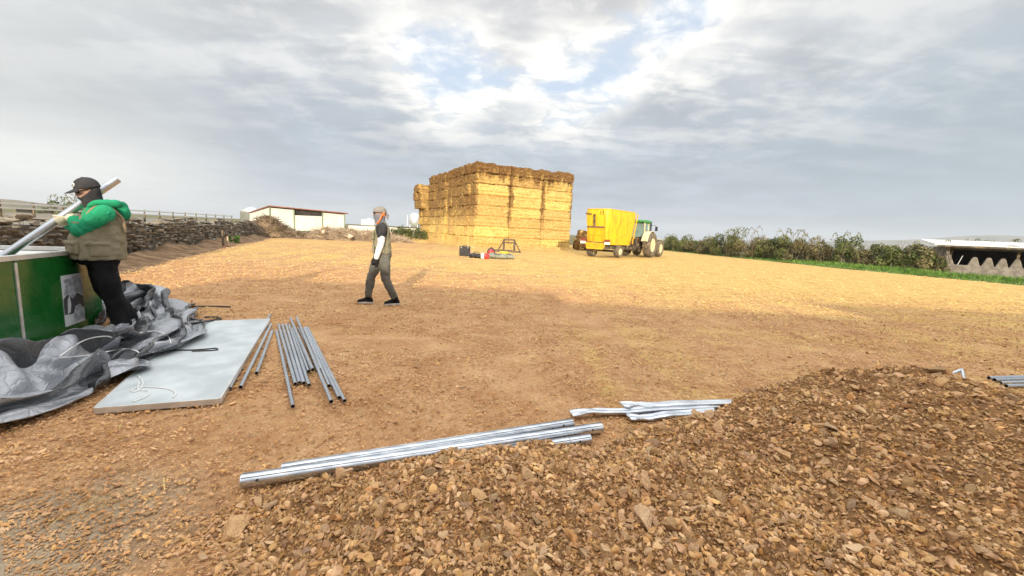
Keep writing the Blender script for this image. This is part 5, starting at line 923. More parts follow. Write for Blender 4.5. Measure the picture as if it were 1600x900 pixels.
0,6,2,-1,-17,7,2,1,-5,8,5,-4,-4,2,-1,2,1,-2,1,0,0,-3,-2,4,1,-3,3,1,-2,1,0,0,-3,-7,5,4,-2,-4,1,-4,5,0,9,-2,-2,-4,-2,0,2,13,-2,-2,1,6,-4,3,-3,3,1,0,0,-2,5,-3,3,-8,3,2,5,-2,2,-2,-1,1,2,0,1,2,-3,2,-1,2,0,-1,2,-5,-3,0,7,0,0,0,-4,2,0,1,-3,2,-3,0,1,5,-1,-3,3,0,-3,-2,-3,12,0,1,-6,-4,3,4,1,-2,4,0,-1,1,-5,-2,11,0,-4,-1,-3,2,-1,4,-1,3,3,-1,2,1,-1,-2,1,-3,2,2,1,3,-1,1,-1,2,1,-1,2,-2,-6,0,3,-2,1,3,-3,3,0,0,-6,0,6,4,3,4,0,7,-1,-2,4,-2,5,-5,4,1,0,-8,-1,6,-8,10,3,-1,1,-4,-8,4,3,0,1,3,-2,-1,3,-2,-1,0,-1,2,3,2,0,0,2,2,1,2,0,-1,-2,1,-3,1,-1,1,0,-2,2,3,2,-4,-2,1,-2,14,2,-8,2,-1,4,-3,7,10,-12,3,3,5,-5,-7,0,-3,10,1,4,-4,-13,-3,7,1,-2,2,2,-1,-2,2,-1,-4,-2,2,1,-2,4,0,1,3,-1,2,0,2,-3,-4,3,2,-3,0,3,-3,-4,0,1,2,-5,-5,1,26,-1,2,-2,2,-4,3,-3,-2,2,-1,1,2,3,-2,-7,-2,-4,1,2,7,1,-11,-5,5,3,0,2,-2,-3,2,3,-1,-6,-2,0,4,-2,1,0,1,-2,-1,1,1,2,-3,0,1,0,-2,-1,0,0,-2,0,-2,1,-2,-9,39,0,-2,1,-2,-3,-1,-2,0,0,-2,-1,0,0,0,0,-5,-8,-5,-5,4,8,-1,-4,-6,6,-1,0,6,3,-1,0,0,-3,-4,2,3,2,-4,3,-1,3,-1,-1,-4,0,5,-3,-6,5,0,-2,1,0,-1,-5,1,-4,3,2,39,0,2,1,2,-1,-2,-1,-3,-4,-7,0,0,0,-1,3,1,-1,-6,-4,-4,4,4,2,-6,-13,5,3,1,3,2,-3,2,3,1,-2,-2,-1,1,-5,3,0,0,-2,0,-1,4,3,-1,-5,0,1,-2,-4,-4,2,-4,-1,-4,3,36,2,1,3,2,3,-1,-2,-3,-1,-6,-14,-2,4,2,1,1,6,3,2,-2,1,-2,-5,-2,-6,-12,3,0,-2,5,4,-5,4,-1,3,-2,0,1,-7,-3,2,0,-4,-2,4,3,-3,0,-2,2,-1,2,-3,-4,1,-5,-5,-1,10,35,0,2,-1,-2,0,2,-1,2,-1,-1,0,-6,-6,3,1,0,-4,5,2,1,-1,2,-6,0,-3,-4,-7,0,1,-2,3,6,-7,-5,-4,4,-1,3,8,-9,-7,-6,6,2,-4,-1,4,1,3,-2,-5,4,2,0,-6,-2,1,-2,-3,36,0,2,-3,-1,0,2,-5,3,-2,1,0,-4,-2,-4,0,-1,0,3,-1,3,4,-3,2,-3,-4,-3,0,-5,-2,-2,4,2,0,-4,-3,-8,4,3,4,2,-5,-3,-3,1,0,-5,5,4,2,0,-1,-3,-1,1,-3,5,0,-1,-7,2,-4,-6,5,7,-4,-4,11,4,7,4,4,5,-6,-6,1,4,-3,-6,0,1,-5,7,-1,2,5,4,-4,-4,-5,-3,-5,3,6,4,-6,-2,-1,-2,-3,7,0,-2,2,2,-1,-6,-6,1,1,1,7,-2,1,0,-2,2,1,1,-2,23,-3,2,1,-1,6,1,-5,-1,-1,-1,-3,-3,4,7,-2,-1,-1,1,5,1,-1,1,3,-4,0,-6,-3,4,0,-3,-7,-7,1,5,1,2,-1,-1,-2,-3,4,4,-1,4,-1,3,-7,-4,-12,-5,-8,6,8,10,5,3,-1,-4,-1,22,2,-2,-1,-2,-1,-3,2,1,2,3,0,-4,-1,-2,-7,3,10,0,-5,0,0,-5,5,4,-2,-1,-7,-5,6,1,-3,-4,2,6,5,2,-1,-1,-1,-4,-6,2,0,-9,4,4,4,-2,2,-5,-2,-8,1,5,11,1,6,-3,-3,17,2,3,-3,-3,-1,0,-8,-9,4,5,5,11,-2,-10,6,-5,-1,6,3,-3,0,3,-4,-6,2,0,-1,-1,-4,0,3,3,0,-1,5,2,3,-3,-3,-6,7,-2,-2,-3,-2,-3,2,0,2,3,2,-2,-1,-4,2,2,5,5,-3,21,1,-3,2,1,-3,-3,3,2,-4,-3,1,4,-5,3,8,2,-7,-7,-6,-1,4,3,3,-1,0,2,-4,1,3,1,2,0,-3,-3,1,4,-1,-1,-6,2,2,3,-7,-4,2,0,1,0,-1,2,3,2,-1,-2,-3,0,1,2,3,18,1,-3,-2,1,-1,5,2,1,-7,2,-1,-8,9,2,-8,0,5,4,-1,-1,-3,-1,1,0,0,-1,5,6,-1,-2,-3,2,-3,-4,0,7,-3,6,-2,-2,-1,-1,-6,3,0,2,-1,-3,2,0,1,3,0,-2,-1,0,-5,0,1,21,-8,4,-4,-1,0,3,4,1,0,-5,-4,0,2,7,0,-6,-3,-2,11,0,-2,-6,-1,2,1,5,9,-4,-7,-9,-3,1,9,3,1,-1,6,-1,1,-7,-5,1,3,4,-1,-5,-2,4,5,0,1,2,-2,-1,-3,-1,-2,-1,0,15,0,-1,-1,3,4,-1,-3,-3,0,0,3,-4,0,-1,3,3,1,-2,-5,0,2,-3,-5,6,1,6,-2,-1,-6,2,3,-1,0,5,5,1,-1,-3,1,0,-5,-2,5,0,-2,1,0,0,0,2,1,-4,-2,1,-1,2,2,0,0,4,6,-2,3,-1,3,0,-2,6,5,1,-7,3,-4,0,-1,2,-1,-3,-1,0,0,4,3,-3,4,-2,-2,-9,3,4,3,5,-1,3,0,-5,-10,-7,7,13,-4,0,-1,1,0,0,3,0,-3,-3,0,-2,0,4,3,-1,0,4,2,6,1,2,2,0,-3,5,7,-2,-4,1,1,-1,5,0,-2,2,-5,1,0,2,1,2,0,-2,-5,-3,-3,6,5,3,0,1,-5,2,-5,-9,0,8,-1,-1,5,0,3,-1,1,1,0,-2,2,5,-3,3,-1,-3,-3,-3,3,0,1,16,1,3,1,0,4,-2,2,-4,-1,-2,-1,3,-1,-5,-3,4,4,-2,-2,0,3,5,2,-4,-5,-5,3,4,2,-1,0,2,1,-4,0,1,3,0,-5,-2,6,-2,1,0,1,1,-3,3,1,-2,4,-2,1,-1,-8,-2,0,-1,3,19,-1,1,2,2,-5,-2,-7,10,2,-3,5,-4,1,-2,1,-6,7,4,-4,-2,-5,-2,-2,-1,4,6,5,-1,0,1,-1,-4,3,-2,-1,3,-1,0,2,3,-2,0,-3,-3,0,-1,1,3,2,3,-1,1,-2,-1,5,-8,-6,0,-5,21,2,-1,-4,-4,3,-3,-3,-5,8,3,3,4,0,-2,-1,-3,-3,7,2,-3,-3,-7,1,7,1,1,0,0,0,1,0,-4,0,3,-2,0,2,-2,1,-1,2,3,-1,-2,-3,-2,6,0,4,-2,1,-2,1,-1,0,0,-2,-2,1,29,-1,-2,1,-1,-6,1,3,-2,-7,5,0,3,0,3,-2,0,-3,-1,7,0,0,-1,-6,0,4,-1,-5,1,-2,0,0,-1,2,1,-2,-3,5,1,-3,2,-7,1,6,-1,2,0,-1,4,-3,-2,-2,3,-1,2,2,7,-5,-5,-3,24,1,-2,-1,3,1,-2,-3,-1,2,-2,2,-1,3,-1,0,2,-2,-3,1,1,-1,-2,-1,4,2,-1,-5,-1,1,0,-4,1,1,2,0,-1,-3,4,0,-3,5,-4,-1,2,1,3,-6,-1,1,0,-2,2,-1,2,0,2,3,0,-2,21,0,0,-4,0,5,1,1,-3,0,1,-1,-1,-1,0,2,-3,1,2,-1,-1,3,-1,2,-4,0,2,6,-6,-2,-3,3,2,-3,-3,-3,7,-4,2,1,-3,5,4,-4,3,-1,-2,0,-5,-2,5,3,-3,1,-1,0,2,3,0,1,23,-4,-1,1,-5,1,0,4,4,-2,0,0,
0,-5,7,-2,-2,-5,-5,4,0,5,6,1,2,-4,1,3,3,-4,0,1,-1,-7,-2,0,0,1,-5,9,0,0,2,0,-3,-1,2,1,-2,-2,-2,-1,2,6,-2,4,0,4,2,-3,26,-4,-2,1,-1,-6,6,-6,3,2,2,1,-2,2,-2,1,-1,-1,-2,-7,5,-1,5,6,1,3,-1,0,-1,0,-1,-1,1,3,-9,2,-1,2,-2,-5,6,1,-2,5,2,-4,0,2,0,-3,-3,-2,2,-1,4,-1,0,3,5,3,31,-3,-1,-3,1,0,-4,2,-5,-1,-4,2,6,2,-2,2,-1,2,0,-4,-3,0,-1,0,6,4,4,-2,2,0,0,-3,-3,2,2,-5,-4,2,4,1,3,-1,1,-3,1,0,-3,0,2,-2,-4,-1,0,1,1,2,0,0,3,3,33,1,-4,-1,-1,0,-1,3,-3,-1,0,-4,-1,2,0,6,2,-2,-2,-1,-2,-4,0,1,-2,1,4,5,1,3,0,1,-8,-3,0,3,-5,-3,-3,5,3,3,1,2,-1,1,-3,-3,-4,2,2,-1,0,2,-2,-1,6,2,-3,3,23,4,6,-6,1,0,-3,1,3,2,-2,0,-1,2,6,-6,3,1,-3,-1,-1,-4,-5,-3,2,1,-1,3,7,5,-1,-5,2,-7,-2,1,4,-2,0,-8,1,0,5,6,2,0,1,-2,-1,-2,-1,0,-3,-1,2,-1,-7,1,7,3,21,2,4,0,1,4,-1,0,-1,-1,0,2,-9,-9,3,10,2,8,2,-1,-3,-3,-4,-3,-2,-5,1,-3,-5,7,10,7,1,-5,-6,-1,-1,3,1,-1,-11,3,-2,1,7,7,2,-1,-3,-1,-2,-1,-1,-2,1,4,3,-8,0,1,10,1,4,12,0,3,4,-7,-3,-5,4,1,5,-2,-8,-7,5,3,10,3,-1,0,-1,-3,-2,-2,-2,-1,2,-6,2,3,4,5,3,-2,-1,-2,-4,0,1,-10,3,1,1,-2,7,5,0,-2,-1,-1,-2,-2,-1,-2,4,6,-6,-2,30,4,-4,0,0,-2,0,0,1,0,-5,2,4,0,-2,2,-3,-4,-3,11,0,-1,0,-1,-4,3,-7,2,1,4,-4,0,5,3,-1,0,-4,-3,2,-2,0,0,-5,-1,-4,9,-2,4,-2,1,3,0,-1,1,-3,0,-4,0,1,0,19,0,8,-1,1,0,-3,1,0,1,-1,-1,2,1,-1,-1,0,-4,1,-4,10,-2,-2,1,-4,-3,8,0,1,-4,-3,6,-2,3,4,-2,-1,-1,-2,3,-3,-1,-2,1,4,-5,4,-5,8,0,-7,2,4,-3,-1,-3,2,-3,3,0,26,-5,-2,6,-1,0,0,-2,1,-1,0,-4,2,3,2,0,-1,3,-2,-4,-4,3,1,0,1,1,-1,3,0,-3,-3,-3,7,3,-2,3,-1,0,1,-2,3,-1,-6,0,-2,0,0,6,-2,-1,4,-2,-1,3,-4,1,-1,1,-2,-1,35,0,-10,-1,6,-3,-4,-2,-1,1,0,0,-5,0,8,-2,1,4,0,-5,-6,2,3,1,1,-2,-2,-8,0,4,1,1,0,1,2,0,0,1,-1,-1,3,2,-1,0,3,0,-2,-5,5,0,0,3,-1,-4,1,-3,0,1,-1,0,4,-1,0,2,3,8,3,-1,-2,2,4,1,-1,5,1,0,-3,-2,1,2,-1,-2,1,-2,1,-1,-3,-2,1,2,7,-1,-8,-1,1,-1,1,0,-1,1,-4,2,7,0,0,0,-2,1,-3,2,3,1,1,0,-1,0,-1,2,0,2,16,2,5,-5,-9,-6,7,3,5,2,2,5,2,1,-2,0,5,-4,-2,0,-1,3,0,1,-3,-1,-3,4,0,-2,2,0,0,-4,0,-6,3,1,4,-1,1,1,1,-3,-5,-1,7,-2,-1,3,1,-2,-3,1,2,1,-2,2,3,0,20,3,1,4,2,-2,-5,3,-1,0,-1,-1,5,0,-2,3,2,0,-4,-2,1,-1,-2,-4,2,0,0,5,-3,-2,0,0,1,-1,-4,2,2,0,-3,4,0,0,2,-1,0,-1,-5,3,4,0,-1,-3,1,2,1,1,3,-3,4,1,18,1,6,-1,0,0,0,0,-1,-1,2,0,-2,2,1,2,-7,-4,1,2,4,0,-2,3,-1,-2,4,-5,1,1,2,-4,0,-1,-2,2,1,3,1,-2,0,2,-1,-2,1,3,1,-3,-2,1,-2,0,2,-3,6,-1,1,0,0,-3,23,-2,-4,1,3,-4,-2,4,1,3,-1,1,-2,1,-1,-6,-3,3,2,2,-1,-1,1,1,0,2,-1,1,0,4,-6,-1,-2,-2,6,2,0,0,-2,1,3,-2,-1,1,2,2,-2,-1,-1,-5,-1,3,-2,1,1,3,-3,1,-2,2,28,0,-3,-1,1,5,0,-4,0,-5,0,0,-3,-7,0,4,2,4,-2,-3,1,4,0,2,-2,-5,4,-2,2,-1,-5,2,-1,3,-2,1,-2,-2,-1,3,4,-2,7,3,-2,-6,-4,0,-1,-2,5,1,-1,-1,-1,2,1,-5,1,1,28,-1,-3,-2,-6,-3,1,-1,3,3,0,-1,2,1,0,-3,3,-2,-2,-2,0,2,0,-5,-1,5,-1,2,0,-7,3,-5,3,3,0,0,2,2,2,-5,-2,3,-7,4,2,0,1,-1,-4,4,2,-2,1,2,-4,3,-3,2,-5,-5,18,1,-1,-5,-3,0,1,5,-1,6,1,3,-1,-2,-2,-1,-6,-2,11,0,2,-3,-1,-2,-1,-2,-1,-2,1,4,-2,1,-4,-4,0,0,-1,4,9,1,-2,0,-4,-2,-8,0,4,4,-2,6,-3,-3,2,3,-4,-3,1,2,5,2,15,-3,-3,-1,3,1,3,3,4,-2,1,0,-2,-1,-1,-3,1,0,-5,5,-2,-1,2,1,0,5,-3,2,-3,2,-1,-3,-4,-1,0,-1,1,2,-2,3,-3,0,3,-8,5,-2,-4,0,6,-7,6,2,1,-2,7,-1,5,-4,-6,7,13,-4,1,2,-2,5,2,2,0,1,-3,-2,4,-1,-2,-1,-4,1,-3,-2,2,1,-1,1,6,1,3,0,-1,-8,-4,-2,1,2,0,3,3,0,-8,-5,0,2,6,-2,3,0,4,-4,2,-2,-2,7,-1,1,-3,2,-2,1,3,0,14,-1,1,-3,2,1,4,0,5,4,5,-4,-7,0,-6,-7,2,-5,-3,-1,4,1,0,2,5,2,5,-6,-5,-6,-1,3,0,1,3,4,5,-8,-2,10,0,1,-4,5,-10,1,-3,1,-1,5,0,0,3,2,3,-1,-4,1,-2,-12,13,0,-1,1,1,2,2,5,1,1,-1,-2,-1,-7,-3,-1,-4,-4,0,0,5,1,0,7,2,0,-4,2,-6,3,2,-3,2,4,6,2,-5,-4,5,-1,4,-2,-3,1,5,-2,-1,2,1,2,-1,-1,0,1,-2,-3,-1,0,-3,-2,7,3,1,0,5,0,0,3,0,1,-5,-4,0,-1,-2,1,-1,4,1,8,-9,2,6,3,-5,2,-4,0,-2,1,4,4,0,5,0,-5,-5,6,4,-6,-6,3,-4,3,5,-1,-1,-3,0,1,2,0,-1,-1,-1,-1,1,0,-4,2,-1,9,2,2,-1,3,3,0,0,-5,1,0,-3,-3,2,2,2,0,4,2,-1,-1,2,1,2,-5,-1,-3,2,4,0,-1,4,-1,-6,-4,0,-1,-6,-3,4,1,15,-5,-4,1,-1,1,0,0,-2,0,2,2,-2,-4,3,-3,1,2,7,-7,11,1,1,3,2,-6,3,-5,-7,5,-5,-1,3,3,4,1,7,-3,1,0,5,-3,0,-8,5,-8,7,-2,0,2,1,-8,-8,9,0,-4,4,5,7,4,-10,3,-3,-3,-1,0,3,0,-5,-1,0,-1,3,4,-4,-2,2,-2,8,-2,-2,8,6,-3,-6,4,-8,0,2,-9,2,5,4,3,2,6,-3,-6,6,12,-2,1,-8,1,-13,4,-1,4,-3,2,-1,-3,5,-4,4,6,2,4,4,-14,1,-6,-3,1,0,3,0,-5,7,7,3,-7,-6,-1,-3,2,-2,4,7,9,-1,6,2,-7,3,-6,-3,-8,-1,0,1,4,4,1,5,4,-3,2,7,-4,-2,-6,1,-10,-3,
12,4,-4,2,4,-9,7,3,-3,6,1,1,3,-15,-3,-8,-5,3,1,8,2,-7,7,3,-3,-5,-2,3,-5,1,4,-2,2,18,-7,4,1,3,3,-5,-3,-7,0,-3,-1,3,5,-2,5,0,-3,3,10,1,-2,-12,-7,-8,5,16,-5,-6,0,1,-1,5,-4,2,8,-3,1,5,-8,-11,1,3,3,1,4,-4,0,10,-1,0,-8,-2,2,-4,1,-1,-5,3,2,11,2,0,-1,-4,0,-2,-10,1,-1,2,6,5,-1,-1,-1,3,1,5,5,-14,-11,2,-6,5,15,-6,-5,2,5,-2,-5,4,4,6,-3,-2,5,-9,-9,7,-2,-1,3,-2,1,5,4,3,-3,-7,4,-5,-2,0,-1,1,-2,3,-5,25,8,-2,-8,-5,-6,-11,5,-1,0,2,-1,-3,2,4,2,-4,-1,-4,-10,-1,4,-1,7,4,-9,-6,4,4,-1,2,6,1,5,1,-3,-1,-4,-4,1,-1,3,2,3,6,0,0,0,-3,3,-2,-4,-1,7,-2,1,1,6,-1,-2,-50,-6,-8,-5,-3,1,8,1,6,6,4,9,6,-1,0,-6,-6,-4,-1,-2,5,2,3,10,1,6,9,4,2,1,-5,-3,0,0,-4,3,2,3,6,6,10,4,8,-7,-1,2,-3,-5,-1,-1,3,5,7,-2,15,6,3,-2,2,6,-42,1,3,1,-2,4,-2,2,0,3,3,-2,-1,0,1,0,4,4,-5,-2,0,3,5,-1,4,4,2,-1,-3,-2,5,2,1,-4,-2,3,-2,1,-2,3,0,3,-2,7,-3,-1,-2,-2,4,1,3,2,1,0,-8,0,3,2,2,-1,-28,3,-5,7,5,-4,0,-3,0,3,0,1,-1,0,-2,4,7,-6,2,2,0,-2,-2,1,1,-2,-1,0,0,0,1,-1,1,3,6,-7,1,-3,0,0,-2,3,0,-2,1,5,0,-2,-5,1,2,2,-1,-3,1,0,-1,5,4,4,-18,-1,6,-1,-4,-1,3,7,4,-2,-5,-5,0,-1,4,0,1,6,-3,-5,0,-3,2,-1,3,-2,2,-3,3,-1,-4,1,5,2,-4,-4,1,0,0,2,3,-5,-2,4,3,-6,-3,4,0,1,0,-3,4,2,5,3,-3,-4,-5,4,-3,-2,-6,2,-5,5,6,-5,-4,-6,1,1,0,11,0,1,-2,-8,-4,-1,-3,6,6,1,-5,-3,-1,9,-10,-8,7,6,0,-1,-7,2,6,0,4,-5,-4,-3,0,5,-2,2,3,1,-3,-4,-1,1,3,4,-3,-7,4,-1,-3,-3,-13,3,10,-12,-1,-3,-5,6,0,0,0,-1,3,-7,1,2,-8,7,-3,8,10,-6,-7,-3,-5,5,0,-1,4,13,7,-1,-7,-17,-3,10,-1,1,2,-5,-4,1,2,3,7,4,-6,-5,-8,5,3,1,-4,-1,2,2,-3,-1,4,-2,-10,-8,-1,4,1,-4,-3,-6,-1,4,1,3,1,0,-4,-3,5,4,13,-2,-7,3,-5,-1,2,-5,-3,-2,16,6,0,-14,-9,3,8,2,0,1,-7,-1,2,1,16,6,1,-14,-9,-3,9,-5,-2,2,-2,-2,-1,1,0,4,0,-1,1,0,-8,1,0,-3,-6,-5,-5,0,3,2,1,0,7,-1,1,-2,-6,3,1,-5,5,-2,2,7,2,-7,-7,0,-5,6,8,4,-1,-3,-4,-7,-1,3,3,8,-1,-2,-11,-2,3,8,-3,1,3,-3,-4,-1,-4,5,4,-2,0,0,-29,7,2,-1,6,1,-1,-1,0,1,0,1,-3,-3,-4,2,-6,-1,6,0,2,5,0,-2,4,-4,1,1,-2,-2,-1,5,-1,2,-1,-7,0,0,0,2,1,2,-8,-10,5,7,7,-3,3,5,-4,-5,1,2,1,-3,-1,2,-2,3,-28,1,-1,5,-2,2,5,3,-1,0,-4,-3,1,4,-5,9,7,-5,-7,-10,9,-1,-1,5,-4,3,-4,6,1,-3,0,2,1,0,0,0,-2,3,6,1,-3,-11,-10,0,-3,6,7,4,2,0,-4,-1,1,0,3,-3,1,-3,3,-1,-32,0,3,-4,0,4,2,2,3,-2,-1,-1,1,0,5,-7,3,7,1,1,-13,1,5,5,-1,-1,1,-4,-1,2,-1,-3,4,3,-1,2,2,-2,-1,4,10,-2,-1,-7,-1,0,-1,-3,-1,1,1,2,1,-3,-1,4,-2,5,-2,-3,-23,-3,2,0,0,0,0,3,6,3,4,-3,-8,-4,1,-5,-5,2,9,3,-2,-3,-2,1,4,3,0,4,-2,-5,0,-2,-5,2,4,0,2,5,-1,3,1,2,-6,0,1,-4,0,3,-4,-7,6,4,-2,6,-2,-6,3,-4,2,2,-15,-2,-6,-1,0,0,5,-2,1,2,4,9,2,-2,-5,-1,-5,-6,-2,2,4,1,-1,-1,2,-1,5,-4,-2,4,-1,0,1,-4,0,1,-2,1,2,-1,-5,1,8,-1,-2,3,-4,-4,2,0,-1,0,4,-3,1,2,-1,0,-2,1,-11,0,2,1,-1,-2,-4,2,-2,-1,-2,-2,6,5,2,1,1,-1,-3,1,-2,3,-3,-2,-2,-2,-1,2,1,-3,3,1,3,3,-3,-3,-2,-3,-1,-1,-3,2,2,5,4,-2,4,1,0,-2,-5,0,-1,-1,0,3,-3,5,-1,-3,-8,1,1,0,0,0,-1,-1,0,-1,-2,-1,0,1,1,3,2,1,1,-2,-2,-1,2,-1,-3,0,-2,-1,-2,2,1,1,0,1,2,0,-1,-3,-3,0,2,1,-1,0,0,2,1,2,0,-1,0,-2,0,-2,-1,2,0,-3,7,-2,-7,1,0,-1,-3,1,2,-3,-4,1,3,0,0,0,1,0,0,0,-1,1,2,-4,2,-2,2,2,1,-2,-1,1,-2,-1,-2,-1,-1,2,1,-2,1,-1,2,0,0,2,0,-2,0,1,0,2,-3,1,-2,2,1,1,1,-1,-4,2,-23,2,-1,4,5,-2,3,2,2,-4,-5,-4,-1,0,1,1,-2,-1,3,3,0,-1,-2,0,-3,-1,7,7,0,-2,-3,-2,-2,0,2,-3,-2,2,4,-1,1,-3,1,3,2,3,-3,1,3,-3,-3,-4,6,0,0,1,1,-1,1,0,-21,-5,2,-2,2,5,-2,0,1,0,0,2,-3,1,-1,-2,1,2,-2,1,2,3,-3,0,0,-6,-2,-1,5,-1,2,2,3,-2,0,4,-1,2,-3,-1,-3,4,1,-4,-1,-1,3,-3,2,6,7,-1,-6,-1,-2,-4,1,4,0,2,-22,1,-1,-1,0,-2,3,3,-2,1,0,0,3,-2,1,4,-2,-2,-1,-1,3,10,0,-5,-2,-2,-4,1,-1,0,0,1,1,1,1,3,5,3,-5,-1,-5,-4,0,1,1,0,2,1,-4,-2,2,1,0,-2,-1,-2,4,2,0,-2,33,11,9,5,-8,-8,-11,-14,11,12,3,7,9,13,-4,4,31,21,3,2,-35,-33,-31,-9,19,12,1,26,8,-18,-1,1,-7,-9,5,14,-7,-23,-21,3,1,3,7,12,9,13,-2,0,-4,14,8,0,-30,-29,-2,12,9,-10,1,10,11,-5,1,-6,-4,-6,-6,12,-14,3,1,3,7,8,10,11,-15,-9,-5,-4,14,-1,-4,-13,-12,-2,17,-1,12,21,1,-4,-2,2,-3,-17,-5,0,2,-12,4,0,-1,-1,3,-8,15,3,-7,-15,-5,10,-1,12,6,-2,-1,17,-1,-21,4,-2,-3,7,4,1,-1,-17,1,-7,13,-10,1,-2,9,13,11,-7,-6,-8,0,2,9,-1,-21,-1,2,-1,5,-3,-1,5,-4,5,-1,-2,0,-4,-1,12,-1,-7,4,-1,-2,2,3,-3,4,4,3,-26,16,10,9,-10,3,-3,4,7,-3,1,-5,-3,0,3,14,1,-5,-10,-4,16,-8,-3,6,-1,0,11,6,-7,-8,1,11,-5,-3,-11,-3,-6,0,20,13,3,12,-7,-12,-8,5,-2,-6,-3,11,0,0,1,4,8,-6,7,-3,-9,0,11,1,-4,
